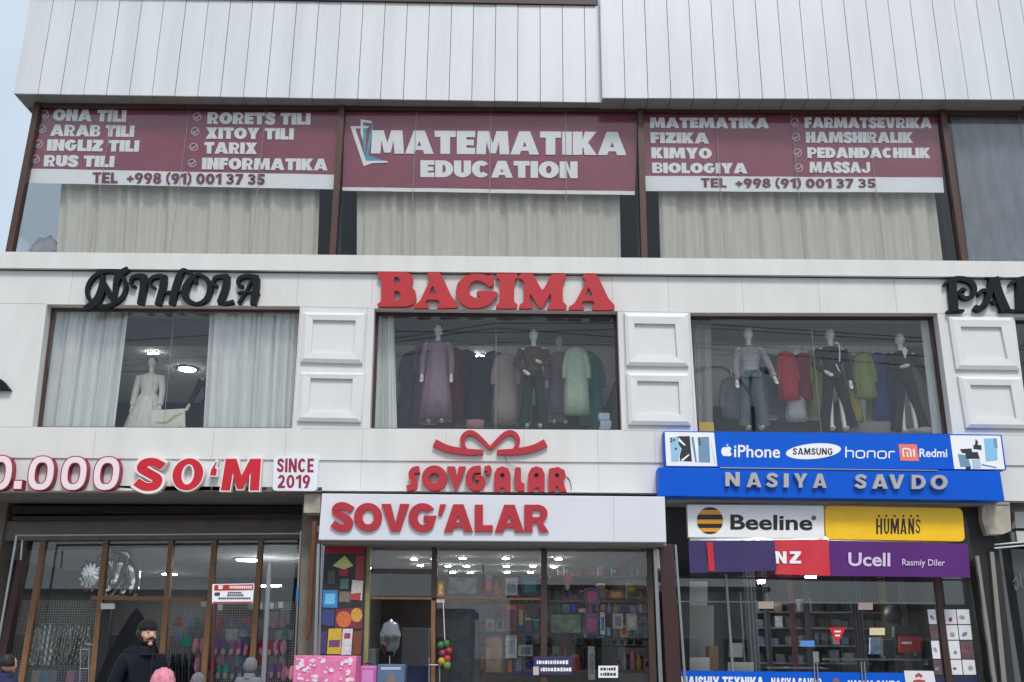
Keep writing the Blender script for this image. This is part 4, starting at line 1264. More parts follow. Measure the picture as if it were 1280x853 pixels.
SILV = P('silver white satin', 232, 230, 218, rough=.38, var=.12, scale=10, stretch=(3, 3, .4), bump=.4, bscale=9)
MAUVE = P('mauve brown satin', 150, 122, 134, rough=.42, var=.2, scale=9, stretch=(3, 3, .4), bump=.5, bscale=9)
GREYC = P('grey cloth', 118, 118, 124, rough=.85, var=.1, bump=.4, bscale=9, stretch=(3, 3, .5))
BLKC = P('black cloth', 34, 34, 40, rough=.85, bump=.4, bscale=9, stretch=(3, 3, .5))
DENIM = P('faded denim', 96, 108, 116, rough=.85, var=.15, bump=.4, bscale=9, stretch=(3, 3, .5))
PATT = P('patterned knit', 176, 168, 172, rough=.8, var=.35, scale=30)
BRNC = P('brown patterned cloth', 96, 66, 54, rough=.8, var=.4, scale=40)
NAVYC = P('dark green trousers', 30, 52, 46, rough=.8)
REDC = P('red coat cloth', 214, 66, 72, rough=.85, var=.08, bump=.4, bscale=9, stretch=(3, 3, .5))
OLIVE = P('olive green cloth', 170, 184, 106, rough=.85, var=.1, bump=.4, bscale=9, stretch=(3, 3, .5))
BLUEC = P('blue cloth', 70, 92, 160, rough=.85, var=.1, bump=.4, bscale=9, stretch=(3, 3, .5))
BEIG = P('beige pleated cloth', 176, 158, 150, rough=.85, var=.1, scale=9, bump=.4, bscale=9, stretch=(3, 3, .5))
MINT = P('mint lace', 196, 214, 190, rough=.85, var=.14, scale=24)
TEAL = P('teal cloth', 52, 132, 118, rough=.85, var=.08, bump=.4, bscale=9, stretch=(3, 3, .5))
BURGC = P('wine cloth', 128, 44, 66, rough=.85, var=.1, bump=.4, bscale=9, stretch=(3, 3, .5))
LILAC = P('lilac cloth', 142, 130, 158, rough=.85, var=.1, bump=.4, bscale=9, stretch=(3, 3, .5))
HAIRM = P('dark brown hair', 40, 30, 26, rough=.6)

# left window
g1c = 'white curtains in the left shop window'
curtain('white curtain at the left side of the window under the NIHOLA letters', [(66, 384), (162, 384), (141, 552), (44, 552)], .46, VOILE, 11, .06, g1c, 11, nz=14)
curtain('white curtain at the right side of the window under the NIHOLA letters', [(264, 386), (376, 386), (368, 554), (254, 554)], .46, VOILE, 12, .06, g1c, 12, nz=14)
mannequin('mannequin in a long silver satin dress between two white curtains', 191.5, 446, .95, 1.05, SILV, SILV, 'dress', ('down', 'down'), hair=P('ash brown hair', 128, 112, 96, rough=.6), seed=3)
pb = MB().outline([[(190, 513), (231, 511), (231.5, 552), (188, 552)]], .50, .54)
crd = setp(pb.build('picture_board', P('cream board', 244, 242, 230, rough=.5, var=.06)), 'cream picture board standing beside the silver dress mannequin', 'picture board')
g = MB()
g.stroke([(195, 528), (208, 528), (218, 521), (229, 516)], [1.5, 3, 3, 1], .493, .4995)
g.outline([[(206, 540), (226, 532), (231, 537), (230, 548), (206, 548)]], .495, .4995)
g.build('picture', P('pale ochre print', 214, 190, 140), crd)
arm = MB()
a0 = [W(262, 478, .9), W(256, 500, .85), W(250, 512, .8)]
mannequin('mannequin in dark clothes half hidden behind the right white curtain', 268, 452, 1.15, 1.0, BLKC, BLKC, 'trousers', ('wide', 'down'), seed=4)

# middle window
curtain('grey voile curtain gathered at the left side of the window under the BAGIMA letters', [(474, 388), (492, 388), (497, 552), (468, 552)], .5, VOILE, 4, .035, None, 13, nz=14)
mannequin('mannequin in a mauve brown robe with dark cap under the letters BA', 548, 405, .75, 1.10, MAUVE, None, 'robe', ('down', 'down'), hair=HAIRM, seed=5)
mannequin('mannequin in a brown patterned top with dark green trousers', 667, 412, .72, 1.09, BRNC, NAVYC, 'trousers', ('hip', 'front'), seed=6)
mannequin('mannequin in a lilac blouse and skirt beside the hanging mint lace coat', 699, 421, 1.5, 1.0, P('lilac print', 150, 128, 140, var=.2, scale=30), LILAC, 'coat', seed=7)
def hanging(label, cx, ytop, ybot, Y, wt, wb, m, cat='garment', group='garments hanging on the display rail', folds=6, seed=0, sleeves=True, name='hanging_garment', thick=.11):
    """a garment on a hanger; widths in photo pixels"""
    T, B = W(cx, ytop, Y), W(cx, ybot, Y)
    pxm = (W(cx + 10, ytop, Y) - T).length / 10
    root = thing(name, B, label, cat, group)
    a, b = wt * pxm / 2, wb * pxm / 2
    c = (T.x, Y)
    L = T.z - B.z
    lv = [(T.z, .06, .05), (T.z - .045, a * .85, thick * .7), (T.z - .10, a, thick * .9), (T.z - .35 * L, a * .92 + b * .08, thick), (T.z - .7 * L, b * .7 + a * .3, thick * 1.1), (B.z, b, thick * 1.2)]
    arms = []
    if sleeves:
        for sx in (-1, 1):
            x = T.x + sx * a
            arms.append(([Vector((x - sx * .05, Y, T.z - .10)), Vector((x + sx * .02, Y - .02, T.z - .38)), Vector((x + sx * .03, Y - .04, T.z - .62))], [.065, .06, .05]))
    garment(root, 'cloth', m, c, lv, folds, .10, seed=seed, arms=arms)
    h = MB()
    h.tube([Vector((T.x, Y, T.z + .14)), Vector((T.x, Y, T.z))], .006, 6)
    h.tube([Vector((T.x - .16, Y, T.z - .03)), Vector((T.x, Y, T.z + .02)), Vector((T.x + .16, Y, T.z - .03))], .009, 6)
    h.build('hanger', STEEL, root)
    return root
hanging('wine red coat hanging behind the mauve robed mannequin', 568, 436, 520, 1.7, 20, 26, BURGC, seed=1)
hanging('grey mauve long shirt hanging left of the wine red coat', 533, 430, 530, 1.8, 26, 34, MAUVE, seed=21)
hanging('dark slate coat hanging left of the beige pleated set', 600, 446, 528, 1.9, 30, 34, P('slate cloth', 62, 72, 78, rough=.9), seed=2)
hanging('beige pleated set hanging in the middle of the BAGIMA window', 633, 443, 530, 1.1, 28, 34, BEIG, folds=14, seed=3)
hanging('white and grey blouse hanging left of the lilac mannequin', 688, 450, 526, 1.7, 14, 16, P('pale grey cloth', 190, 190, 194), seed=4)
hanging('mint lace coat hanging at the right of the BAGIMA window', 720, 435, 518, .95, 26, 30, MINT, seed=5, thick=.09)
hanging('teal long dress hanging next to the mint lace coat', 745, 446, 538, 1.4, 12, 18, TEAL, seed=6)
XG = 'garments hanging on the display rail'
for cx, ya, yb2, Y_, wt_, wb_, mm, lab in ((516, 440, 536, 2.0, 24, 30, LILAC, 'lilac grey long robe hanging at the far left of the BAGIMA rail'),
        (583, 438, 532, 2.1, 22, 28, P('plum satin', 120, 84, 104, rough=.45, bump=.4, bscale=9), 'plum satin robe hanging behind the wine red coat'),
        (617, 440, 534, 2.0, 22, 28, P('slate blue cloth', 92, 104, 120, rough=.85, bump=.4, bscale=9), 'slate blue long coat hanging left of the beige set'),
        (652, 446, 530, 1.9, 20, 26, P('taupe satin', 164, 148, 140, rough=.45, bump=.4, bscale=9), 'taupe satin robe hanging right of the beige pleated set'),
        (735, 440, 530, 1.9, 18, 24, P('sage cloth', 128, 150, 140, rough=.85, bump=.4, bscale=9), 'sage green long coat hanging behind the mint lace coat')):
    hanging(lab, cx, ya, yb2, Y_, wt_, wb_, mm, seed=int(cx))
def simple(name, label, cat, mb_, m, group=None, bevel=0.0):
    return setp(mb_.build(name, m, None, bevel=bevel), label, cat, group)
simple('basket', 'low pinkish woven basket on the floor of the BAGIMA window', 'basket', MB().loops([[W(594, 526, .7) + Vector((.18 * math.cos(q) * k, .12 * math.sin(q) * k, dz)) for q in [2 * math.pi * i / 20 for i in range(20)]] for k, dz in ((.8, -.22), (1, .0), (.92, .0), (.74, -.18))]), P('pinkish straw', 170, 128, 120, var=.3, scale=30))
g = MB()
for k, (dx, h) in enumerate(((0, .13), (.02, .12), (-.01, .13))):
    b = W(756, 543, .5)
    g.box(b.x - .10 + dx, b.x + .10 + dx, .45, .6, b.z + k * .13, b.z + k * .13 + h)
simple('box_stack', 'stack of pale blue boxes in the right corner of the BAGIMA window', 'boxes', g, P('pale blue box', 188, 208, 222), bevel=.006)

# right window
curtain('grey curtain gathered at the left side of the window above the phone banner', [(866, 396), (889, 396), (892, 556), (872, 556)], .5, P('grey voile', 168, 168, 166, rough=.9), 4, .035, None, 14, nz=14)
curtain('white curtain gathered at the right edge of the window above the phone banner', [(1150, 396), (1166, 396), (1190, 556), (1168, 556)], .5, VOILE, 4, .03, None, 15, nz=14)
mannequin('mannequin in a patterned jacket and grey jeans left of the red coats', 934.5, 410, .72, 1.13, PATT, DENIM, 'trousers', ('down', 'wide'), seed=8)
mannequin('mannequin in a black top with white piping striding beside olive coats', 1036.5, 411, .72, 1.13, BLKC, BLKC, 'stride', ('hip', 'down'), seed=9)
mannequin('mannequin in a black suit with white shirt front and cuffs', 1124, 417, .75, 1.11, BLKC, BLKC, 'stride', ('front', 'wide'), seed=10)
s = MB()
for pts, ww in (([(1127, 437), (1131, 434), (1135, 438), (1131.5, 449)], 0),):
    s.outline([pts], .585, .59)
simple('shirt_front', 'white triangle of shirt showing in the black suit jacket', 'shirt', s, WHITEV)
s = MB(); s.stroke([(1043, 428), (1049, 432), (1049.5, 452)], 1.6, .565, .571); s.stroke([(1045, 455), (1050, 466)], 1.4, .565, .571)
simple('scarf', 'thin white scarf piping on the striding black mannequin', 'scarf', s, WHITEV)
rl = MB()
rl.tube([W(880, 444, 1.6), W(1180, 446, 1.6)], .015, 8)
simple('clothes_rail', 'steel clothes rail running behind the mannequins of the right window', 'rail', rl, STEEL)
rl = MB()
rl.tube([W(480, 431, 1.75), W(765, 433, 1.75)], .015, 8)
simple('clothes_rail', 'steel clothes rail running behind the mannequins of the BAGIMA window', 'rail', rl, STEEL)
hanging('grey pleated blouse hanging at the lower left of the right window', 914, 472, 522, 1.3, 24, 30, P('silver pleats', 150, 152, 156, var=.12, scale=10), folds=12, seed=11)
hanging('red coat hanging left of the glass lamps in the right window', 982, 440, 500, 1.2, 20, 26, REDC, seed=12)
hanging('red coat with olive neighbour hanging right of the first red coat', 1003, 442, 500, 1.35, 18, 22, P('raspberry cloth', 170, 52, 66, rough=.85), seed=13)
hanging('pale trousers hanging below the two red coats', 994, 494, 526, 1.3, 22, 26, P('pale grey trousers', 196, 200, 204), seed=14, sleeves=False)
hanging('olive coat hanging right of the red coats', 1022, 440, 515, 1.3, 16, 24, OLIVE, seed=15)
hanging('olive jacket hanging right of the striding mannequin', 1078, 441, 498, 1.3, 20, 26, OLIVE, seed=16)
hanging('mustard skirt hanging below the olive jacket', 1066, 490, 528, 1.4, 14, 20, P('mustard cloth', 180, 160, 84, rough=.85), seed=17, sleeves=False)
hanging('blue long dress hanging left of the black suit mannequin', 1097, 442, 525, 1.4, 20, 26, BLUEC, seed=18)
for cx, ya, yb2, Y_, wt_, wb_, mm, lab in ((968, 446, 520, 1.9, 18, 24, P('steel blue cloth', 120, 132, 146, rough=.85, bump=.4, bscale=9), 'steel blue long coat hanging left of the first red coat'),
        (955, 442, 524, 2.0, 18, 22, P('silver cloth', 176, 178, 182, rough=.5, bump=.4, bscale=9), 'silver grey outfit hanging behind the patterned jacket mannequin'),
        (991, 444, 526, 1.9, 16, 24, P('coral cloth', 226, 96, 88, rough=.85, bump=.4, bscale=9), 'coral long dress hanging between the two red coats'),
        (1014, 440, 524, 1.8, 16, 24, P('pale green cloth', 182, 194, 150, rough=.85, bump=.4, bscale=9), 'pale green long dress hanging right of the red coats'),
        (1056, 440, 526, 1.9, 18, 24, P('cream cloth', 208, 202, 170, rough=.85, bump=.4, bscale=9), 'cream long coat hanging behind the striding mannequin'),
        (1088, 444, 526, 1.9, 18, 26, P('lime cloth', 176, 192, 110, rough=.85, bump=.4, bscale=9), 'lime green long dress hanging right of the olive jacket'),
        (1112, 446, 526, 2.0, 16, 22, P('grey blue cloth', 110, 122, 150, rough=.85, bump=.4, bscale=9), 'grey blue coat hanging behind the black suit mannequin')):
    hanging(lab, cx, ya, yb2, Y_, wt_, wb_, mm, seed=int(cx))
simple('yellow_box', 'yellow box on the left sill of the window above the phone banner', 'box', MB().prism([(873.5, 527.5), (892, 528), (893, 546), (874, 546)], .3, .42), P('yellow card', 236, 196, 70), bevel=.004)
simple('plush_pile', 'pile of pale folded clothes on the right sill of the right window', 'clothes', MB().ball(W(1162, 541, .7), .42, .16, .10, 24, 10, lambda d: 1 + .12 * math.sin(9 * d.x + 4 * d.z)), P('pale folded cloth', 168, 172, 170, rough=.9, var=.15))

# small lit ceiling lamps
def ceiling_lamp(px, py, z, rx, label, group, m=LAMP):
    c = WZ(px, py, z)
    root = thing('ceiling_lamp', (c.x, c.y, z), label, 'lamp', group)
    MB().loops([[Vector((c.x + rx * k * math.cos(q), c.y + rx * k * math.sin(q), z - dz)) for q in [2 * math.pi * i / 20 for i in range(20)]] for k, dz in ((1.25, .001), (1.25, .02), (1.05, .03))]).build('rim', STEEL, root)
    MB().loops([[Vector((c.x + rx * k * math.cos(q), c.y + rx * k * math.sin(q), z - dz)) for q in [2 * math.pi * i / 20 for i in range(20)]] for k, dz in ((1.0, .031), (.9, .045))]).build('diffuser', m, root)
for px, py, r, l in ((188, 440, .045, 'small lit spot in the ceiling above the silver dress, left of a pair'), (195.5, 440, .045, 'small lit spot in the ceiling above the silver dress, right of a pair'), (234, 460.5, .2, 'larger lit ceiling lamp right of the silver dress mannequin'),
                     (594.5, 444, .08, 'lit ceiling spot in the BAGIMA window, left of the upper pair'), (600.5, 444, .08, 'lit ceiling spot in the BAGIMA window, right of the upper pair'), (594, 482.5, .11, 'lit ceiling spot in the BAGIMA window, left of the lower pair'), (600.5, 482.5, .11, 'lit ceiling spot in the BAGIMA window, right of the lower pair'), (638.5, 464, .17, 'oval lit ceiling lamp in front of the beige pleated set'),
                     (1000, 448, .12, 'lit ceiling lamp above the second red coat'), (1043, 469, .22, 'oval lit ceiling lamp beside the striding black mannequin'), (1003, 487, .13, 'lit ceiling lamp lowest beside the red coats')):
    ceiling_lamp(px, py, ZC1, r, l, 'small ceiling lamps in the first floor shops')

# ------------------------------------------------------------------ ground floor, left shop
YG = 1.85
gs = MB()
# deep soffit over the left shop and shop side walls
z_s = W(200, 613.5, .03).z
gs.box(W(-160, 613, 0).x, W(402, 613, 0).x, .03 + .0, 2.2, z_s + .0, z_s + .08)
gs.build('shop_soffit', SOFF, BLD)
bm_ = MB()
bm_.prism([(15, row(15, 637.5)), (379, row(379, 634.5)), (379, row(379, 645)), (15, row(15, 647))], 1.65, 1.95)
bm_.build('shutter_beam', DARK, BLD)
bm_ = MB()
bm_.prism([(15, 646), (400, 642.5), (400, 648), (15, 650.5)], 1.5, 1.6)
bm_.build('shutter_rail', MAROON, BLD)
bm_ = MB()
bm_.prism([(2, 652), (379, 648), (379, 673), (-4, 676)], 1.72, 1.98)
bm_.build('shutter_box', P('grey shutter box', 104, 102, 98, rough=.7, var=.15), BLD)
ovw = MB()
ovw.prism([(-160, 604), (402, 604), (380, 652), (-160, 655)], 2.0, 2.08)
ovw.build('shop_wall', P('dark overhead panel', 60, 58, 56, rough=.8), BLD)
sidew = MB()
STU = P('stained stucco', 116, 108, 100, rough=.9, var=.2)
sidew.prism([(-160, 610), (13, 612), (0, 690), (-40, 980), (-160, 980)], 1.66, 2.1)
sidew.build('shop_wall', STU, BLD)
sidew = MB()
sidew.prism([(379, 612), (401, 612), (396, 980), (366, 980)], .6, 2.1)
sidew.build('shop_wall', STU, BLD)
bmx = MB().prism([(380.5, 617), (401, 617), (400, 641), (379.5, 641)], .10, .55)
bmx.build('beam_end', P('weathered concrete', 172, 164, 150, rough=.9, var=.25, scale=6), BLD)
# interior shell of the three ground floor shops
z0, zf = 0.14, 0.13
sh_ = MB()
xs_ = [W(-140, 720, YG).x, W(389, 720, .9).x, W(833, 760, .9).x, W(1258, 760, .9).x, W(1480, 760, 1).x]
for x in xs_:
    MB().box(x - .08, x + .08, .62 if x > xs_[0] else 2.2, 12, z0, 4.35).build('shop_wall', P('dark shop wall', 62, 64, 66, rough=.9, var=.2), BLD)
sh_.box(xs_[0], xs_[1], 11.8, 11.9, z0, 4.3)
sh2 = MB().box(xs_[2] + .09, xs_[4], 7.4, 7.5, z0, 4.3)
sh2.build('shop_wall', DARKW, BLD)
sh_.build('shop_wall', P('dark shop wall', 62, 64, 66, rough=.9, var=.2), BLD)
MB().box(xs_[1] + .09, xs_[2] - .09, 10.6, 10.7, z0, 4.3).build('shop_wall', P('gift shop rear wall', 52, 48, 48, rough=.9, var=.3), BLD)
cl = MB()
cl.box(xs_[0] + .1, xs_[1] - .1, 2.2, 11.8, 3.6, 3.7)
cl.box(xs_[1] + .1, xs_[2] - .1, .5, 10.5, ZC0, ZC0 + .1)
cl.box(xs_[2] + .1, xs_[4], .7, 7.3, 3.75, 3.85)
cl.build('shop_ceiling', CEIL, BLD)

def member(s, pts, y0, y1): s.prism(pts, y0, y1)
YGf = YG
sf = MB()
def vbar(s, xt, yt, xb2, yb2, wt, wb, ya, yb3): s.prism([(xt - wt / 2, yt), (xt + wt / 2, yt), (xb2 + wb / 2, yb2), (xb2 - wb / 2, yb2)], ya, yb3)
for xt, xb2 in ((54.5, 6), (132, 103), (214, 189.5), (268, 244), (326, 305)):
    vbar(sf, xt, 671, xb2, 975, 6, 8, YG - .06, YG + .05)
sf.prism([(114, 745), (206, 746), (205, 751), (113, 750)], YG - .05, YG + .04)
sf.prism([(207, 747), (256, 747.5), (255, 752), (206, 751.5)], YG - .05, YG + .04)
sf.build('shopfront_frame', BRONZE, BLD)
mr = MB()
vbar(mr, 31, 672, -28, 975, 8, 10, YG - .12, YG + .08)
mr.prism([(30, 674), (375, 671), (375, 681), (30, 688)], YG + .06, YG + .14)
mr.build('shopfront_frame', MAROON, BLD)
sg_ = MB().prism([(34, 675), (372, 672), (345, 980), (-40, 980)], YG + .0, YG + .01)
swn = MB().prism([(33, 671.5), (374, 669), (374, 671), (33, 674)], YG - .03, YG + .03).build('shop_window', BRONZE, BLD)
sg_.build('pane', CLEARG, swn)
# steel gate frame standing in front
gt = thing('steel_gate_frame', W(200, 950, .9) , 'thin steel tube gate frame standing in front of the left shop', 'gate')
gt.location.z = .13; ORG[gt.name].z = .13
s = MB()
YT = 1.0
s.tube([W(21, 670, YT), W(-3, 810, YT), W(-35, 985, YT)], .024, 8)
s.tube([W(376.5, 664, YT), W(369.5, 817, YT), W(362, 985, YT)], .024, 8)
s.tube([W(20, 669.5, YT), W(378, 667, YT)], .022, 8)
s.tube([W(28, 676, YT), W(26, 700, YT)], .02, 8)
s.build('tube_frame', STEEL, gt)
MB().prism([(370.5, 736), (374, 736), (373, 753), (369.5, 753)], YT - .05, YT - .03).build('tag', P('blue tag', 60, 130, 200), gt)
# wire mesh display panels inside the glass
WIRE = P('white coated wire', 186, 188, 186, rough=.5)
def wire_panel(label, x0, x1, y0_, y1_, Y, seed=0):
    a, b = W(x0, y0_, Y), W(x1, y1_, Y)
    s = MB()
    n = int((b.x - a.x) / .045)
    for i in range(n + 1):
        x = a.x + (b.x - a.x) * i / n
        s.box(x - .0028, x + .0028, Y, Y + .005, b.z, a.z)
    n = int((a.z - b.z) / .045)
    for i in range(n + 1):
        z = b.z + (a.z - b.z) * i / n
        s.box(a.x, b.x, Y + .0055, Y + .010, z - .0028, z + .0028)
    o = s.build('wire_panel', WIRE, None, fix=False)
    return setp(o, label, 'wire grid')
wire_panel('white wire display grid behind the glass with hanging clear bags', 26, 112, 751, 985, YG + .25)
wire_panel('white wire display grid behind the glass with slippers and hats', 208, 372, 752, 985, YG + .25)
# clear bags on the left grid
BAGM = glass_mat('clear plastic film', (0.86, 0.87, 0.86), boost=3.0, rough=.12)
GOLD = P('olive gold trim', 132, 122, 84, rough=.5, var=.3, scale=20)
for k, (x0, x1) in enumerate(((30, 48), (50, 66), (68, 88), (90, 112))):
    lab = 'clear plastic bag of clothes on the wire grid, %s from the left' % ORD[k]
    T = W((x0 + x1) / 2, 780, YG + .15); B = W((x0 + x1) / 2, 832, YG + .15)
    hw = (W(x1, 800, YG + .15).x - W(x0, 800, YG + .15).x) / 2
    root = thing('plastic_bag', B, lab, 'bag', 'clear bags hanging on the wire grid')
    s = MB()
    rnd = random.Random(k)
    s.sheet(Vector((T.x - hw, YG + .13, T.z)), Vector((T.x + hw, YG + .13, T.z)), Vector((B.x + hw, YG + .13, B.z)), Vector((B.x - hw, YG + .13, B.z)),
            lambda u, v: .02 * math.sin(17 * u + 9 * v + k) + .015 * math.sin(31 * v - 13 * u), 18, 18, thick=.003)
    s.build('film', BAGM, root)
    s = MB()
    s.ball((B.x, YG + .2, (T.z + B.z) / 2 - .05), hw * .75, .05, (T.z - B.z) * .42, 16, 10, lambda d: 1 + .15 * math.sin(7 * d.x + 5 * d.z + k) + .1 * math.sin(15 * d.z))
    s.build('folded_cloth', P('folded cloth %d' % (k % 2), (206, 170)[k % 2], (202, 164)[k % 2], (190, 140)[k % 2], var=.55, scale=14), root)
    MB().tube([Vector((T.x - hw, YG + .14, T.z + .01)), Vector((T.x + hw, YG + .14, T.z + .01))], .012, 6).build('hanger_bar', STEEL, root)
# silver balloons
FOIL = P('silver foil', 214, 214, 210, rough=.14, metal=1.0, var=.03)
def crinkle(k): return lambda d: 1 + .05 * math.sin(13 * d.x + 7 * d.z + k) * (1 - abs(d.y)) + .04 * math.sin(21 * d.z - 9 * d.x)
bal = 'silver foil balloons in the left shop window'
s = MB()
c = W(113, 719, YG + .55)
s.ball(c, .24, .12, .30, 60, 30, lambda d: 1 + .07 * math.sin(13 * math.atan2(d.z, d.x)) * math.hypot(d.x, d.z) - .55 * max(0, -d.y - .55) + .03 * math.sin(19 * d.x + 11 * d.z))
simple('foil_balloon', 'round silver foil balloon with a scalloped rim at the left of the bunch', 'balloon', s, FOIL, bal)
def foil_stroke(pts, r, Y, label):
    s = MB()
    P3 = [W(x, y, Y) for x, y in pts]
    out = []
    for i in range(len(P3) - 1):
        for k in range(4):
            out.append(P3[i].lerp(P3[i + 1], k / 4))
    out.append(P3[-1])
    rr = [r * (1 + .14 * math.sin(5.1 * i)) for i in range(len(out))]
    rr[0] *= .4; rr[-1] *= .4
    s.tube(out, rr, 12)
    return simple('foil_balloon', label, 'balloon', s, FOIL, bal)
foil_stroke([(140, 690), (158, 690), (164, 706), (168, 728), (163, 742), (150, 742)], .13, YG + .6, 'curved silver foil balloon at the right of the balloon bunch')
foil_stroke([(156, 694), (152, 706), (146, 724), (140, 736), (132, 740)], .14, YG + .5, 'long slanting silver foil balloon in the middle of the bunch')
for (x, y, r_, l) in ((141, 706, .15, 'crumpled silver foil balloon in the upper middle of the bunch'), (163, 717, .17, 'crumpled silver foil balloon on the right of the bunch'), (147, 735, .14, 'crumpled silver foil balloon at the lower middle of the bunch'), (128, 700, .11, 'small crumpled silver foil balloon above the round balloon')):
    simple('foil_balloon', l, 'balloon', MB().ball(W(x, y, YG + .8), r_ * 1.1, r_ * .7, r_ * 1.3, 28, 20, lambda d, x=x: 1 + .12 * math.sin(9 * d.x + 5 * d.z + x) + .10 * math.sin(14 * d.z - 8 * d.x + x) + .07 * math.sin(23 * d.x + 3 * d.y)), FOIL, bal)
foil_stroke([(122, 738), (136, 744), (152, 744), (166, 740)], .09, YG + .65, 'low silver foil balloon lying along the bottom of the bunch')
for px, py, r, l in ((310, 698.5, .26, 'large round lit ceiling lamp in the left shop'), (212, 716.5, .2, 'round lit ceiling lamp left of the larger one in the left shop')):
    ceiling_lamp(px, py, 3.6, r, l, 'ceiling lamps in the left shop')
s = MB()
s.prism([(322, 732), (351, 731.3), (351, 733.2), (322, 733.8)], 5.4, 5.45)
simple('tube_lamp', 'slim lit tube lamp at the back of the left shop', 'lamp', s, TUBE)

# goods on the right grid
def bag_of(x, y0_, y1_, w_, m, label, cat, Y=YG + .17, name='hanging_bag'):
    T, B = W(x, y0_, Y), W(x, y1_, Y)
    hw = (W(x + w_ / 2, y0_, Y).x - T.x)
    s = MB().loops([[Vector((T.x + hw * a * math.cos(q), Y + .05 * b * math.sin(q), T.z + (B.z - T.z) * t)) for q in [2 * math.pi * i / 20 for i in range(20)]]
                    for t, a, b in ((0, .35, .3), (.12, .55, .6), (.5, .9, 1), (.85, 1, 1.1), (1, .9, .5))])
    return simple(name, label, cat, s, m)
bag_of(209, 776, 818, 11, P('pale printed bag', 206, 206, 190, var=.18, scale=25), 'pale printed bag with yellow flowers hanging beside the man', 'bag')
slg = 'slippers hanging on the wire grid'
def slipper(x, y, m, label):
    c = W(x, y, YG + .15)
    root = thing('slipper_pair', c - Vector((0, 0, .12)), label, 'slippers', slg)
    for sx in (-1, 1):
        s = MB().ball(c + Vector((sx * .068, 0, 0)), .066, .06, .16, 12, 8, lambda d: 1 - .25 * max(0, -d.z))
        s.build('slipper', m, root)
        MB().ball(c + Vector((sx * .068, -.055, -.05)), .036, .012, .06, 10, 6).build('lining', P('pink lining', 220, 170, 186, rough=.9), root)
PURP = P('purple knit', 142, 92, 176, rough=.9, var=.15); WINE = P('wine knit', 186, 36, 56, rough=.9, var=.15); PINKM = P('pink plush', 244, 160, 190, rough=.95, var=.12)
TEALP = P('teal plastic', 20, 168, 140, rough=.4); GRYK = P('grey knit', 104, 106, 114, rough=.95, var=.2, scale=25)
for k, (x, y, m, d) in enumerate(((249, 809, PINKM, 'pink'), (275, 811, PURP, 'purple'), (285, 812, GRYK, 'grey'), (295, 811, PURP, 'violet'), (303, 812, WINE, 'wine red'), (313, 807, GRYK, 'dark grey'), (322, 810, WINE, 'red'), (333, 812, WINE, 'crimson'), (342, 812, WINE, 'deep red'), (350, 811, PINKM, 'rose'))):
    slipper(x, y, m, '%s slipper pair on the wire grid, %s in the upper row' % (d, ORD[k]))
for k, (x, y, m, d) in enumerate(((251, 833, PINKM, 'pink'), (262, 835, WINE, 'red'), (278, 841, TEALP, 'teal'), (296, 842, GRYK, 'grey'), (345, 840, PURP, 'lilac'), (360, 843, PINKM, 'pale pink'))):
    slipper(x, y, m, '%s slipper pair on the wire grid, %s in the lower row' % (d, ORD[k]))
s = MB().outline([[(226, 806), (231, 792), (236, 795), (239, 806), (232, 809)]], YG + .1, YG + .16)
simple('teal_toy', 'teal plastic toy hanging on the wire grid', 'toy', s, TEALP, bevel=.005)
BOXW = P('pale carton', 200, 202, 204, var=.1)
for k, (x0, y0_, x1, y1_) in enumerate(((282, 786, 297, 801), (333, 764, 348, 782), (351, 762, 362, 780), (332, 788, 343, 800), (346, 788, 366, 800))):
    simple('carton', 'pale carton behind the wire grid, %s of five' % ORD[k], 'carton', MB().prism([(x0, y0_), (x1, y0_), (x1 - 1, y1_), (x0 - 1, y1_)], YG + .45, YG + .6), BOXW, 'pale cartons behind the grid', bevel=.006)
for k, (x, y) in enumerate(((255, 755), (265, 757), (275, 759), (325, 757), (339, 757), (351, 756))):
    simple('price_card', 'small white price card clipped to the wire grid top, %s from the left' % ORD[k], 'price card', MB().prism([(x - 3 + (k < 1) * -2, y - 3.5), (x + 3, y - 3.5), (x + 3, y + 4), (x - 3, y + 4)], YG + .2, YG + .205), WHITEV, 'price cards on the wire grid')
# dark bottles / bags behind the man
for k, x in enumerate((214, 222, 230, 239)):
    s = MB().tube([W(x, 985, YG + .2), W(x + 1.5, 834, YG + .2), W(x + 2, 825, YG + .2), W(x + 2, 818, YG + .2)], [.05, .05, .03, .02], 10)
    simple('thermos', 'dark steel thermos standing in the left shop window, %s from the man' % ORD[k], 'thermos', s, P('dark steel', 46, 48, 52, rough=.3, metal=.6), 'dark thermoses behind the man')
rnd = random.Random(21)
STK = [('pink', (236, 150, 180)), ('teal', (40, 140, 130)), ('grey', (150, 152, 158)), ('purple', (130, 92, 160)), ('cream', (226, 216, 196)), ('navy', (46, 58, 100)), ('red', (196, 46, 58)), ('sky blue', (120, 170, 210))]
for r_, (y, nn) in enumerate(((776, 9), (792, 9), (824, 11))):
    for j in range(nn):
        x = 218 + (146 / nn) * (j + .5) + rnd.uniform(-3, 3) - r_ * 2
        cn, c_ = STK[rnd.randrange(len(STK))]
        T = W(x, y - 5, YG + .34); hw = rnd.uniform(.05, .09); hh = rnd.uniform(.14, .22)
        simple('knit_hat', '%s knitted goods on the wire grid, %s of the %s row' % (cn, ORD[j], ORD[r_]), 'knitted goods',
               MB().loops([[Vector((T.x + hw * a_ * math.cos(q), T.y + .04 * math.sin(q), T.z - hh * t_)) for q in [2 * math.pi * i / 16 for i in range(16)]] for t_, a_ in ((0, .25), (.2, .75), (.6, 1), (.9, 1.02), (1, .9))]),
               P('stock ' + cn, *c_, rough=.9, var=.3, scale=20), 'knitted goods on the wire grid')
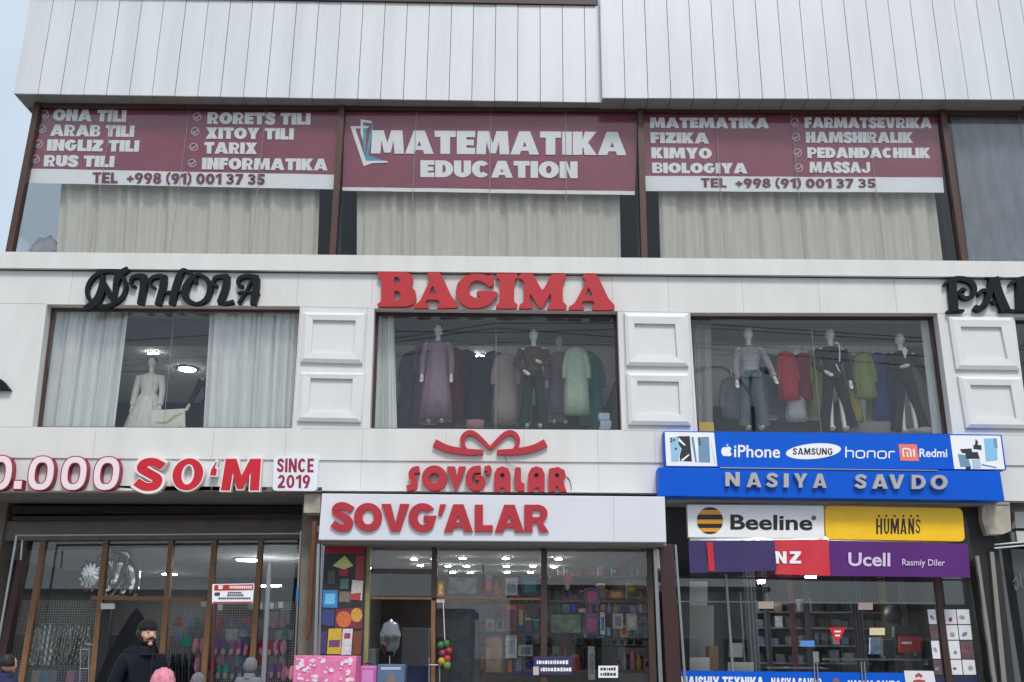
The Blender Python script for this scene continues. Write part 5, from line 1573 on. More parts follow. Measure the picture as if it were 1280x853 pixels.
for j in range(7):
    x = 34 + j * 11
    cn, c_ = STK[(j * 3 + 1) % len(STK)]
    T = W(x, 838, YG + .34)
    simple('folded_garment', '%s folded garment under the clear bags, %s from the left' % (cn, ORD[j]), 'garment', MB().box(T.x - .08, T.x + .08, T.y, T.y + .12, T.z - .3, T.z), P('stock ' + cn, *c_, rough=.9, var=.3, scale=20), 'folded garments under the clear bags', bevel=.02)
# door leaf and closer in bay two
s = MB()
vbar(s, 134, 756, 110, 985, 10, 14, YG - .07, YG + .03)
s.build('door_stile', DARK, BLD)
simple('door_closer', 'small white door closer above the left shop door', 'door closer', MB().prism([(126, 754.5), (142, 754.5), (142, 761.5), (126, 761.5)], YG - .16, YG - .08), P('pale closer', 200, 202, 204))
# chair-like steel frame by the door
s = MB()
YH = YG - .5
for a, b in (((101, 812), (96, 985)), ((111.5, 812), (108, 985)), ((100, 836), (111, 836)), ((100, 812), (112, 812)), ((106, 805), (117, 806))):
    s.tube([W(*a, YH), W(*b, YH)], .012, 8)
simple('steel_stand', 'thin steel ladder stand beside the left shop door', 'stand', s, STEEL)

# folded black parasol behind the man
pr = thing('parasol', (W(172, 900, .2).x, .2, .13), 'folded black parasol cover standing behind the man in the beanie', 'parasol')
A = W(171, 761, .2)
lv = []
rings = []
for t, wl, wr in ((0, .02, .02), (.08, .11, .12), (.25, .24, .30), (.5, .40, .48), (.8, .55, .6), (1.0, .62, .66)):
    z = A.z - t * (A.z - .6)
    ring = []
    for i in range(40):
        q = 2 * math.pi * i / 40
        g = 1 + .10 * t ** .5 * math.sin(8 * q)
        a = wl if math.cos(q) < 0 else wr
        ring.append(Vector((A.x + a * g * math.cos(q), .2 + .5 * (wl + wr) * .45 * g * math.sin(q), z)))
    rings.append(ring)
MB().loops(rings).build('canopy', P('black canvas', 20, 21, 25, rough=.8, var=.2, spec=.1), pr)
MB().tube([Vector((A.x, .2, .13)), Vector((A.x, .2, .7))], .025, 10).build('pole', DARK, pr)

# hanging signboard on a dark pole and the grey pole
hs = thing('street_sign', (W(262, 850, -2).x, -2, .13), 'small red and white advertising sign on a dark red pole', 'sign')
MB().tube([W(269.5, 750, -2), W(258, 975, -2)], .022, 8).build('pole', P('dark red pole', 80, 30, 34), hs)
bo = MB().prism([(265.5, 730.5), (317.5, 729.5), (315.5, 754), (265, 754.5)], -2.03, -1.995).build('sign_board', WHITEV, hs)
MB().prism([(268, 731.5), (316.5, 730.5), (316, 737.5), (267.5, 738.5)], -2.036, -2.031).build('red_band', RED, bo)
s = MB()
s.prism([(266, 752.5), (315, 752), (315, 753.6), (266, 754)], -2.036, -2.031)
s.build('red_band', RED, bo)
s = MB()
x = 287.0
while x < 314:
    wv = 1.2 + (math.sin(x * 7) + 1) * .5
    s.prism([(x, 732.4), (x + wv, 732.4), (x + wv, 736), (x, 736)], -2.040, -2.037); x += wv + .7
s.prism([(273, 732), (279, 732), (278, 736.5), (273, 737)], -2.040, -2.037)
s.build('lettering', P('pale print', 238, 226, 226), bo)
s = MB()
for y, xa, xb2 in ((740, 285, 302), (743.2, 284, 303), (747, 273, 312)):
    x = xa
    while x < xb2:
        wv = 1.4 + (math.sin(x * 5 + y) + 1) * .6
        s.prism([(x, y), (x + wv, y), (x + wv, y + 2.2), (x, y + 2.2)], -2.036, -2.031); x += wv + .7
s.prism([(268, 741), (275, 740.5), (274.5, 745), (268, 745)], -2.036, -2.031)
s.build('lettering', P('dark grey print', 60, 60, 72), bo)
gp = MB()
gp.tube([W(336.5, 712, -1.0), W(322, 985, -1.0)], .04, 10)
gp.tube([W(336.9, 703, -1.0), W(336.5, 713, -1.0)], [.022, .035], 10)
simple('steel_pole', 'grey steel pole leaning slightly in front of the left shop', 'pole', gp, P('galvanised steel', 140, 142, 144, rough=.45, metal=.4))
dp = MB().tube([W(393.5, 652, .2), W(386, 790, .2), W(383, 800, .2)], [.05, .04, .02], 8)
simple('rolled_awning', 'brown rolled cloth strapped to the post between two shops', 'rolled cloth', dp, P('brown canvas', 112, 74, 52, rough=.9, var=.3))
# ------------------------------------------------------------------ ground floor, centre gift shop
YC = .30
s = MB()
s.prism([(401, 676), (833, 679), (833, 682.5), (401, 680)], YC - .55, YC + .06)
s.build('storefront_frame', SOFF, BLD)
s = MB()
vbar(s, 460.5, 680, 452, 985, 6, 8, YC - .07, YC + .05)
s.build('storefront_frame', P('olive frame', 140, 132, 92, rough=.5, var=.2), BLD)
s = MB()
vbar(s, 543.5, 681, 543, 747, 7, 7, YC - .06, YC + .05)
vbar(s, 680, 681, 680, 985, 7, 9, YC - .06, YC + .05)
vbar(s, 811, 682, 821, 985, 7, 10, YC - .06, YC + .05)
s.prism([(463.5, 712), (540, 712.5), (540, 717), (463.5, 716)], YC - .05, YC + .04)
s.build('storefront_frame', P('dark bronze frame', 66, 50, 42, rough=.45), BLD)
s = MB()
s.prism([(462, 746), (540, 746.6), (540, 749.6), (462, 749)], YC - .05, YC + .04)
s.prism([(547, 747), (676, 748), (676, 750), (547, 749.2)], YC - .03, YC + .03)
vbar(s, 541.5, 751, 541, 985, 5, 6, YC - .06, YC + .05)
vbar(s, 604, 706, 604, 747, 2, 2, YC - .03, YC + .03)
s.build('storefront_frame', BRONZE, BLD)
sw_ = MB().prism([(464, 680.5), (811, 682.5), (811, 684), (464, 682)], YC - .03, YC + .05).build('shop_window', MATS['dark bronze frame'], BLD)
MB().prism([(546, 684), (676, 684.5), (676, 985), (546, 985)], YC, YC + .01).build('pane', CLEARG, sw_)
MB().prism([(684, 684.5), (808, 685), (817, 985), (684, 985)], YC + .0, YC + .01).build('pane', CLEARG, sw_)
MB().prism([(464, 683), (539.5, 683), (539.5, 711.5), (463.5, 711)], YC, YC + .01).build('pane', CLEARG, sw_)
MB().prism([(463, 717), (539.5, 718), (539, 745.5), (462, 745)], YC, YC + .01).build('pane', CLEARG, sw_)
# right hand posts
s = MB()
vbar(s, 833, 680, 850, 985, 17, 20, YC - .25, YC + .3)
s.build('pillar', P('dark red granite', 62, 38, 38, rough=.35, var=.25, scale=30), BLD)
s = MB()
vbar(s, 818.5, 681, 832, 985, 4, 6, YC - .12, YC - .03)
vbar(s, 844.5, 681, 866, 985, 2.5, 4, YC - .02, YC + .05)
s.build('metal_trim', STEEL, BLD)
# left posts by the display board
s = MB()
vbar(s, 398, 680, 389, 985, 3, 4, -.30, -.26)
vbar(s, 402.5, 680, 394, 985, 2, 3, -.20, -.16)
s.build('metal_trim', STEEL, BLD)
s = MB().prism([(402, 651), (404, 651), (390, 676), (387, 676)], -.1, -.06)
# display board with pictures
YDB = YC - .12
db = thing('display_board', (W(430, 900, YDB).x, YDB, .13), 'tall display board of colourful gift pictures left of the gift shop door', 'display board')
MB().prism([(406, 681), (457.5, 681.5), (449.5, 985), (390, 985)], YDB, YDB + .06).build('board', P('dark photo board', 44, 42, 46, var=.2), db)
MB().prism([(404, 681), (406, 681), (390, 985), (387, 985)], YDB - .01, YDB + .06).build('frame', STEEL, db)
kk = [0]
def dpic(pts, c, name='picture', dy=0.0):
    kk[0] += 1
    m = P('board print %d' % kk[0], *c, var=.22, scale=24)
    MB().outline([pts], YDB - .003 - dy - .0004 * kk[0], YDB - .001).build(name, m, db)
ZC = lambda pts: sub(pts, 380, 600, 3.373)
dpic(ZC([(90, 278), (258, 278), (256, 310), (90, 310)]), (150, 26, 36))
dpic(ZC([(120, 362), (172, 320), (208, 362), (168, 378)]), (176, 190, 120))
dpic(ZC([(145, 378), (188, 378), (180, 405), (150, 405)]), (150, 40, 60))
dpic(ZC([(222, 318), (255, 318), (250, 425), (214, 420)]), (140, 52, 58))
dpic(ZC([(204, 422), (250, 426), (244, 508), (196, 505)]), (200, 190, 186))
dpic(ZC([(198, 480), (240, 476), (238, 508), (192, 506)]), (170, 66, 60))
dpic(ZC([(80, 465), (142, 465), (140, 540), (78, 538)]), (60, 130, 190))
dpic(ZC([(90, 480), (132, 480), (130, 524), (88, 524)]), (110, 190, 226))
dpic(ZC([(150, 470), (196, 472), (194, 516), (148, 514)]), (120, 110, 104))
dpic(ZC([(136, 545), (248, 538), (244, 628), (130, 622)]), (120, 44, 66))
for cx, cy, rx, ry, c in ((168, 588, 32, 34, (200, 110, 60)), (222, 570, 24, 30, (206, 150, 70))):
    kk[0] += 1
    dpic([(380 + (cx + rx * math.cos(q)) / 3.373, 600 + (cy + ry * math.sin(q)) / 3.373) for q in [2 * math.pi * i / 18 for i in range(18)]], c)
dpic(ZC([(78, 545), (130, 548), (124, 618), (72, 612)]), (56, 66, 120))
dpic(ZC([(104, 628), (160, 626), (154, 735), (96, 735)]), (206, 172, 60))
dpic(ZC([(106, 676), (152, 674), (150, 706), (104, 706)]), (110, 70, 110))
dpic(ZC([(164, 628), (206, 628), (198, 738), (156, 738)]), (210, 206, 212))
dpic(ZC([(172, 646), (196, 646), (194, 670), (168, 670)]), (150, 60, 100))
dpic(ZC([(66, 640), (98, 640), (92, 735), (58, 735)]), (70, 60, 110))
dpic(ZC([(210, 640), (246, 636), (238, 738), (202, 738)]), (120, 66, 46))
dpic(ZC([(100, 385), (130, 380), (132, 440), (100, 440)]), (70, 74, 80))
dpic(ZC([(155, 418), (188, 418), (186, 460), (152, 460)]), (80, 110, 100))

# things in front of and behind the gift shop door
def prop(name, label, cat, x0, ya, x1, yb2, Y, dep, m, bevel=.01, group=None):
    return simple(name, label, cat, MB().prism([(x0, ya), (x1, ya), (x1, yb2), (x0, yb2)], Y, Y + dep), m, group, bevel)
def standing(name, label, cat, x0, ya, x1, Y, dep, m, bevel=.01, group=None):
    a, b = W(x0, ya, Y), W(x1, ya, Y)
    return simple(name, label, cat, MB().box(a.x, b.x, Y, Y + dep, .135, a.z), m, group, bevel)
pk = standing('gift_carton', 'big pink patterned toy carton standing before the display board', 'carton', 368, 819.5, 446, -.9, .5, P('pink carton', 224, 120, 170, var=.25, scale=5))
g = MB(); rnd = random.Random(4)
for i in range(70):
    x, y = rnd.uniform(371, 441), rnd.uniform(822, 866)
    r = rnd.uniform(.8, 3.4)
    g.outline([ell(x, y, r, r * rnd.uniform(.5, 1), 9, rnd.uniform(0, 3))], -.903 - .0003 * i, -.9006)
g.build('printed_pattern', P('pale pink print', 236, 214, 220, var=.25, scale=60), pk, fix=True)
su = thing('suitcase', (W(460, 832, -.5).x, -.4, .13), 'small purple pink suitcase in front of the gift shop doorway', 'suitcase')
a, b = W(449, 832, -.5), W(471, 832, -.5)
MB().box(a.x, b.x, -.5, -.25, .2, a.z).build('shell', P('mauve shell', 182, 96, 160, rough=.35), su, bevel=.04)
MB().box(a.x + .05, b.x - .05, -.507, -.49, .3, a.z - .07).build('panel', P('lilac panel', 206, 140, 196, rough=.4), su, bevel=.003)
MB().tube([Vector((a.x + .08, -.38, a.z)), Vector((a.x + .08, -.38, a.z + .03)), Vector((b.x - .08, -.38, a.z + .03)), Vector((b.x - .08, -.38, a.z))], .012, 8).build('handle', DARK, su)
bx = standing('book_box', 'slate blue gift box with pale lettering strip beside the purple suitcase', 'box', 472, 830.5, 506, -.45, .3, P('slate blue card', 84, 108, 140, var=.15))
MB().rect(476, 834, 501, 837.5, -.456, -.452).build('printed_strip', P('pale strip', 170, 184, 200), bx)
MB().outline([ell(489, 850, 6, 8, 20)], -.456, -.452).build('printed_oval', P('tan print', 120, 112, 110), bx)
standing('navy_box', 'dark navy box on the floor of the gift shop doorway', 'box', 510, 832, 537, 1.2, .4, P('navy card', 34, 50, 92))
standing('white_counter', 'white counter standing inside the gift shop doorway', 'counter', 503, 785, 536, 3.2, .5, P('white laminate', 176, 178, 180, rough=.4))
standing('grey_case', 'grey low display case inside the doorway beside the purple suitcase', 'case', 452, 811, 470, .8, .5, P('grey laminate', 100, 108, 112, rough=.4))
sb_ = MB()
c = W(488, 797, .2)
sb_.ball(c, .19, .08, .31, 32, 20, lambda d: 1 + .05 * math.sin(9 * math.atan2(d.z, d.x)) * (1 - abs(d.y)))
simple('foil_balloon', 'oval silver foil balloon floating in the gift shop doorway', 'balloon', sb_, P('dark silver foil', 128, 130, 134, rough=.16, metal=1.0))
rb = MB().tube([c - Vector((0, 0, .3)), c + Vector((.02, 0, -.7)), Vector((c.x, .2, .14))], .004, 5)
simple('balloon_ribbon', 'thin silver ribbon hanging from the oval foil balloon', 'ribbon', rb, WHITEV)
# red and green ball net
s0 = W(556, 815, YC - .18)
nb = thing('ball_net', s0 - Vector((0, 0, .3)), 'net of red, green and yellow balls hanging by the gift shop door', 'ball net')
for k, (x, y, c_) in enumerate(((551, 807, (60, 140, 80)), (558, 805, (70, 130, 70)), (561, 814, (190, 40, 60)), (553, 817, (160, 50, 90)), (559, 824, (200, 60, 60)), (552, 827, (220, 180, 70)), (559, 832, (120, 170, 70)))):
    MB().ball(W(x, y, YC - .18 - .01 * k), .066, .06, .066, 12, 8).build('ball', P('ball colour %d' % k, *[int(v * .8) for v in c_], rough=.5, var=.3, scale=30), nb)
MB().tube([W(556, 800, YC - .18), W(554, 752, YC - .10)], .006, 6).build('cord', WHITEV, nb)
s = MB()
for a, b in (((536.5, 822), (534.5, 985)), ((549.5, 822), (549, 985)), ((537, 831.5), (549, 831.5))):
    s.tube([W(*a, YC - .16), W(*b, YC - .16)], .014, 8)
s.build('pull_handle', STEEL, BLD)
ob = prop('poster', 'narrow tan poster with a pale figure at the top of the gift shop glass', 'poster', 546.5, 726.5, 555.5, 745.5, YC - .05, .012, P('tan poster', 186, 134, 86, var=.2), .002)
MB().outline([[(549, 731), (552, 729), (553.5, 734), (551, 738), (553, 742), (549, 743)]], YC - .055, YC - .0505).build('picture', P('cream print', 222, 200, 150), ob)
prop('notice_card', 'small pale card stuck to the door frame under the tan poster', 'card', 545.5, 749.5, 556, 753.5, YC - .066, .004, P('pale card', 190, 180, 176), 0)
# ceiling spots
SPOT = mat('lit spot', (1, 1, 1), emit=(1, .97, .93), estr=120.0)
for k, (x, y) in enumerate(((517.5, 697), (525.5, 705.5), (533, 721), (560, 706), (566, 714), (578, 696), (583, 706), (588, 714), (632, 696.5), (633, 706), (634, 714), (663, 714), (666, 706), (692, 707), (698, 697), (786, 706.5), (797, 697.5))):
    ceiling_lamp(x, y, ZC0, .075, 'lit ceiling spot in the gift shop, %s from the left' % ORD[k], 'ceiling spots in the gift shop', SPOT)

# shelves of goods
GCOL = [('navy', (36, 50, 116)), ('grey', (150, 152, 156)), ('cream', (236, 222, 190)), ('wine red', (150, 34, 52)), ('black', (30, 30, 34)), ('pale blue', (140, 186, 226)),
        ('brown', (126, 80, 54)), ('white', (240, 240, 240)), ('teal', (30, 134, 130)), ('plum', (116, 46, 108)), ('olive', (128, 132, 70)), ('pink', (232, 130, 166)), ('orange', (232, 118, 40)), ('royal blue', (36, 66, 196)), ('gold', (214, 174, 84)), ('red', (204, 36, 44))]
def shelf(label, x0, x1, y, Y, dep, m):
    a, b = W(x0, y, Y), W(x1, y, Y)
    return simple('shelf', label, 'shelf', MB().box(a.x, b.x, Y, Y + dep, a.z - .03, a.z), m, 'gift shop shelves')
def t_ok(r): return r.random() < .6
def goods(where, x0, x1, y, Y, hmin, hmax, wmin, wmax, seed, skip=()):
    rnd = random.Random(seed)
    x = x0; k = 0
    while x < x1 - wmin and k < 29:
        wv = rnd.uniform(wmin, wmax); h = rnd.uniform(hmin, hmax)
        cn, c = GCOL[rnd.randrange(len(GCOL))]
        x2 = min(x + wv, x1)
        a, b = W(x + .6, y, Y), W(x2 - .6, y, Y)
        t = W(x, y - h, Y)
        dep = rnd.uniform(.1, .22)
        typ = rnd.random()
        jit = rnd.uniform(0, .05)
        nm = '%s from the left' % ORD[min(k, 28)]
        m = P('goods ' + cn, *c, rough=rnd.choice((.35, .5, .7)), var=.2, scale=16)
        if typ < .55:
            root = thing('gift_box', ((a.x + b.x) / 2, Y + jit, a.z), '%s gift box on the %s, %s' % (cn, where, nm), 'gift box', 'gift boxes and frames on the shelves')
            MB().box(a.x, b.x, Y + jit, Y + jit + dep, a.z + .001, t.z).build('box', m, root, bevel=.006)
            c2 = GCOL[(seed * 3 + k * 5) % len(GCOL)]
            ex, ez = (b.x - a.x) * rnd.uniform(.12, .25), (t.z - a.z) * rnd.uniform(.15, .3)
            MB().box(a.x + ex, b.x - ex, Y + jit - .004, Y + jit - .0005, a.z + ez, t.z - ez * rnd.uniform(.5, 1.4)).build('printed_label', P('label ' + c2[0], *c2[1], var=.35, scale=40), root)
            if t_ok(rnd):
                c3 = GCOL[(seed + k * 3 + 1) % len(GCOL)]
                MB().box(a.x + .004, b.x - .004, Y + jit - .0035, Y + jit - .0005, t.z - (t.z - a.z) * .18, t.z - .004).build('printed_strip', P('label ' + c3[0], *c3[1], var=.35, scale=40), root)
        elif typ < .72:
            root = thing('framed_picture', ((a.x + b.x) / 2, Y + jit, a.z), '%s framed picture on the %s, %s' % (cn, where, nm), 'picture frame', 'gift boxes and frames on the shelves')
            ww, hh = b.x - a.x, t.z - a.z
            e = min(ww, hh) * .12
            fr = MB()
            for xa, xb2, za, zb2 in ((a.x, b.x, t.z - e, t.z), (a.x, b.x, a.z + .001, a.z + e), (a.x, a.x + e, a.z + e, t.z - e), (b.x - e, b.x, a.z + e, t.z - e)):
                fr.box(xa, xb2, Y + jit, Y + jit + .03, za, zb2)
            fr.build('frame', m, root)
            c2 = GCOL[(seed * 7 + k * 4 + 2) % len(GCOL)]
            MB().box(a.x + e, b.x - e, Y + jit + .01, Y + jit + .02, a.z + e, t.z - e).build('picture', P('picture ' + c2[0], *c2[1], var=.75, scale=14), root)
        else:
            root = thing('vase', ((a.x + b.x) / 2, Y + .1, a.z), '%s ornamental vase on the %s, %s' % (cn, where, nm), 'vase', 'vases on the shelves')
            r = (b.x - a.x) / 2; hh = t.z - a.z; cx = (a.x + b.x) / 2
            MB().loops([[Vector((cx + r * q * math.cos(p_), Y + .1 + r * q * math.sin(p_), a.z + .001 + hh * f)) for p_ in [2 * math.pi * i / 18 for i in range(18)]]
                        for f, q in ((0, .5), (.08, .55), (.35, .95), (.55, .85), (.78, .4), (.9, .38), (1, .55))]).build('body', m, root)
            MB().loops([[Vector((cx + r * q * math.cos(p_), Y + .1 + r * q * math.sin(p_), a.z + hh * f)) for p_ in [2 * math.pi * i / 18 for i in range(18)]]
                        for f, q in ((1.0, .57), (1.02, .6), (1.05, .57))]).build('rim', GOLD, root)
        x = x2 + rnd.uniform(.2, 1.6); k += 1
SHM = P('dark shelf board', 60, 48, 42, rough=.5)
# right bay of the gift shop
shelf('gift shop shelf in the right bay, topmost', 688, 808, 720, 1.0, .4, SHM)
shelf('gift shop shelf in the right bay, second from the top', 688, 810, 750, .95, .4, BRONZE)
shelf('gift shop shelf in the right bay, third from the top', 688, 811, 766, .95, .4, SHM)
shelf('gift shop shelf in the right bay, fourth from the top', 688, 813, 797, .9, .4, SHM)
shelf('gift shop shelf in the right bay, fifth from the top', 688, 814, 838, .9, .4, SHM)
goods('top shelf of the right bay', 690, 806, 720, 1.05, 5, 12, 6, 12, 31)
goods('second shelf of the right bay', 724, 808, 750, 1.0, 9, 23, 6, 13, 32)
goods('third shelf of the right bay', 694, 809, 766, 1.0, 5, 13, 5, 11, 33)
goods('fourth shelf of the right bay', 728, 811, 797, .95, 10, 27, 5, 12, 34)
goods('fifth shelf of the right bay', 690, 813, 838, .95, 12, 36, 6, 13, 35)
# left bay
shelf('gift shop shelf in the left bay, topmost', 556, 676, 745, 1.1, .4, BRONZE)
shelf('gift shop shelf in the left bay, second from the top', 600, 676, 790, 1.0, .4, SHM)
shelf('gift shop shelf in the left bay, lowest', 600, 676, 844, .95, .4, SHM)
goods('top shelf of the left bay', 606, 674, 745, 1.15, 14, 27, 7, 14, 36)
goods('second shelf of the left bay', 606, 676, 790, 1.05, 14, 38, 7, 15, 37)
goods('lowest shelf of the left bay', 606, 676, 844, 1.0, 12, 44, 8, 15, 38)
for k, y in enumerate((752, 778, 806, 836)):
    shelf('shelf of the rear rack in the gift shop, %s from the top' % ORD[k], 600, 806, y, 2.6, .35, SHM)
    goods('%s shelf of the rear rack' % ORD[k], 601, 805, y, 2.65, 8, 20, 6, 12, 50 + k)
def framed(label, x0, ya, x1, yb2, Y, fm, pm, nm='framed_picture', cat='picture frame'):
    q = W(x0, ya, Y); r = W(x1, yb2, Y)
    root = thing(nm, ((q.x + r.x) / 2, Y, r.z), label, cat)
    e = .025
    fr = MB()
    for xa, xb2, za, zb2 in ((q.x, r.x, q.z - e, q.z), (q.x, r.x, r.z, r.z + e), (q.x, q.x + e, r.z + e, q.z - e), (r.x - e, r.x, r.z + e, q.z - e)):
        fr.box(xa, xb2, Y, Y + .04, za, zb2)
    fr.build('frame', fm, root)
    MB().box(q.x + e, r.x - e, Y + .015, Y + .03, r.z + e, q.z - e).build('picture', pm, root)
    return root
PIC1 = P('landscape print', 170, 176, 178, var=.7, scale=5)
framed('wide framed landscape in the upper left bay above the shelf', 560, 720, 597, 744, 1.3, P('grey frame', 90, 94, 100), PIC1)
framed('framed colour landscape leaning on the third shelf of the right bay', 687, 766.5, 728, 793, .93, DARK, P('meadow print', 130, 150, 120, var=.7, scale=6))
framed('brown framed picture pair at the lower left of the middle post', 606, 795, 629, 842, .85, P('walnut', 96, 64, 44), P('sepia print', 176, 140, 108, var=.5, scale=6))
for nm, cat, lab, x0, ya, x1, yb2, c_, c2_ in (
        ('gift_box', 'gift box', 'violet patterned gift box high in the right bay beside the red lantern', 731, 735, 750, 756, (92, 70, 130), (190, 80, 110)),
        ('gift_box', 'gift box', 'brown wooden gift box high at the right end of the right bay', 761, 738, 779.5, 748.5, (150, 96, 60), (206, 150, 100)),
        ('gift_box', 'gift box', 'long golden gift box at the right end beside the brown wooden box', 781, 739, 803, 748.5, (150, 120, 50), (60, 50, 40)),
        ('ornament_board', 'board', 'dark board with small ornaments right of the meadow picture', 731, 767, 748, 793, (40, 44, 44), (120, 120, 92)),
        ('gift_box', 'gift box', 'tall white and blue gift box right of the dark ornament board', 750, 765.5, 756.5, 793.5, (214, 222, 226), (70, 120, 180)),
        ('plate', 'plate', 'pale decorated plate box in the right bay under the golden box', 766, 767, 779, 786, (196, 190, 176), (150, 110, 140)),
        ('plate', 'plate', 'pale lilac plate box at the right end under the golden box', 783, 767, 797, 788, (186, 180, 196), (220, 212, 190)),
        ('scroll', 'scroll', 'white upright scroll low in the right bay left of the black gift bag', 735, 808, 744, 850, (206, 206, 200), (170, 160, 150)),
        ('gift_box', 'gift box', 'white framed card box left of the middle post under the landscape', 632, 795, 646, 823, (206, 206, 202), (160, 170, 176)),
        ('gift_box', 'gift box', 'pale green gift box left of the middle post above the purple notice', 648, 806, 666, 820.5, (176, 188, 178), (110, 130, 120)),
        ('gift_box', 'gift box', 'orange cream tall gift box high in the left bay', 632, 722, 647, 744.5, (206, 140, 104), (226, 196, 170)),
        ('gift_box', 'gift box', 'dark teal gift box high in the left bay next to the middle post', 651, 721, 674, 744.5, (40, 84, 96), (90, 140, 150))):
    Y_ = .78
    q, r2 = W(x0, ya, Y_), W(x1, yb2, Y_)
    root = thing(nm, ((q.x + r2.x) / 2, Y_, r2.z), lab, cat)
    MB().box(q.x, r2.x, Y_, Y_ + .1, r2.z, q.z).build('box', P('front goods %d' % x0, *c_, var=.3, scale=14, rough=.5), root, bevel=.006)
    ex, ez = (r2.x - q.x) * .18, (q.z - r2.z) * .2
    MB().box(q.x + ex, r2.x - ex, Y_ - .004, Y_ - .0005, r2.z + ez * .8, q.z - ez).build('printed_label', P('front print %d' % x0, *c2_, var=.55, scale=26), root)
    MB().box(q.x + .006, r2.x - .006, Y_ - .0035, Y_ - .0005, q.z - ez * .6, q.z - .006).build('printed_strip', P('front strip %d' % x0, *[int(v * .6 + 60) for v in c_], var=.5, scale=40), root)
# big toy car box in the left bay
s = MB()
s.prism([(564, 764), (586, 757), (597, 752), (601, 850), (566, 985), (560, 985)], .9, 1.4)
simple('toy_bundle', 'large dark wrapped toy bundle standing behind the glass of the left bay', 'toy bundle', s, P('dark foil wrap', 62, 66, 78, rough=.2, var=.6, scale=7), bevel=.02)
# sun shaped lamp of red beads
s0 = W(709, 724, .9)
rl = thing('red_lantern', s0, 'round red paper lantern at the top of the right bay', 'lantern')
MB().ball(s0, .09, .09, .105, 18, 10, lambda d: 1 + .04 * math.sin(12 * math.atan2(d.y, d.x))).build('shade', P('red paper', 196, 70, 58, var=.2, scale=20), rl)
MB().ball(s0 - Vector((0, 0, .14)), .05, .05, .06, 12, 8).build('tassel', P('cream tassel', 206, 200, 180), rl)
sgn = prop('notice_sign', 'dark purple notice with two lines of white lettering across the middle post', 'sign', 667, 821, 715.5, 843.5, YC - .09, .012, P('dark purple sign', 52, 44, 88), .002)
def fake_lines(parent, rows, Y, m, seed, hmax=.8):
    rnd = random.Random(seed)
    s = MB()
    for y0_, y1_, xa, xb2 in rows:
        x = xa
        while x < xb2:
            wv = rnd.uniform(1.2, 3.4)
            t = rnd.uniform(0, (y1_ - y0_) * .15)
            s.prism([(x, y0_ + t), (x + wv, y0_ + t), (x + wv, y1_ - t * .5), (x, y1_ - t * .5)], Y - .004, Y - .001)
            if y1_ - y0_ > 3.2 and wv > 1.8:
                pass
            x += wv + rnd.uniform(.6, 1.1)
    return s.build('lettering', m, parent)
fake_lines(sgn, [(825.5, 830.5, 671, 710), (834.5, 839.5, 676, 712)], YC - .09, WHITEV, 3)
sg2 = prop('notice_sign', 'small white notice with black lettering low in the right bay', 'sign', 748, 832.5, 772.5, 847.5, YC - .03, .01, WHITEV, .001)
fake_lines(sg2, [(834.5, 838.5, 750.5, 770), (841, 845, 750.5, 770)], YC - .03, DK, 5)
prop('black_bag', 'black gift bag standing above the small white notice', 'gift bag', 747, 810, 772, 832, .72, .15, P('black bag', 34, 34, 38, var=.3), .006)
sg3 = prop('notice_card', 'small pale price card under the purple notice', 'card', 666.5, 833.5, 673.5, 844, YC - .102, .005, P('pale card', 190, 180, 176), 0)

# ------------------------------------------------------------------ ground floor, right phone shop
YQ = .55
s = MB()
s.prism([(833, 622.5), (1262, 627.5), (1262, 631), (833, 628)], .03, YQ + .4)
s.build('shop_soffit', P('pale soffit', 150, 150, 148, rough=.8), BLD)
s = MB()
s.prism([(836, 633), (862, 633), (862, 985), (864, 985), (845, 985)], YQ + .12, YQ + .2)
s.build('shop_wall', P('dark niche', 42, 42, 44), BLD)
s = MB(); s.tube([W(872, 628.5, .3), W(1080, 630.5, .3)], .012, 8)
s.build('light_tube', P('white tube', 214, 216, 216, rough=.4), BLD)
# boards above the glass
YBD = .02
be = thing('shop_sign', W(946, 673, YBD), 'white sign with black and yellow striped ball and Beeline lettering', 'sign')
MB().prism([(859, 630.8), (1029.6, 632.4), (1030.6, 673.6), (860.4, 672)], YBD, YBD + .14).build('sign_box', P('white light box', 240, 240, 240, rough=.35, var=.04), be, bevel=.006)
MB().outline([ell(887.5, 650.9, 16.3, 16.6, 40)], YBD - .006, YBD - .001).build('ball_emblem', P('amber print', 226, 158, 40, rough=.4), be)
s = MB()
cx, cy, rx, ry = 887.5, 650.9, 16.4, 16.7
for a, b in ((-1.0, -.80), (-.45, -.08), (.24, .55), (.84, 1.0)):
    top_ = []
    n = 10
    ys_ = [a + (b - a) * i / n for i in range(n + 1)]
    lft = [(cx - rx * math.sqrt(max(0, 1 - v * v)), cy + ry * v) for v in ys_]
    rgt = [(cx + rx * math.sqrt(max(0, 1 - v * v)), cy + ry * v) for v in reversed(ys_)]
    poly = [p for p in lft + rgt]
    q = [poly[0]]
    for p in poly[1:]:
        if abs(p[0] - q[-1][0]) + abs(p[1] - q[-1][1]) > .05: q.append(p)
    s.outline([q], YBD - .010, YBD - .0065)
s.build('ball_stripes', P('black print', 24, 22, 26, rough=.4), be)
text('Beeline', rq(913, 643.4, 1015.5, 662.4, .8), YBD - .006, MATS['black print'], be, depth=.005, bold=.025)
MB().outline([ell(1017.3, 647.7, 3, 3, 16)], YBD - .006, YBD - .001).build('round_mark', P('grey brown print', 110, 104, 90), be)
hu = thing('shop_sign', W(1118, 676, YBD), 'yellow rounded sign with narrow black lettering reading HUMANS', 'sign')
MB().outline([rrect([(1031.2, 632.4), (1203, 635.6), (1206.5, 677), (1032.2, 674)], 7)], YBD - .01, YBD + .14).build('sign_box', P('yellow light box', 248, 196, 14, rough=.3, var=.05), hu, bevel=.004)
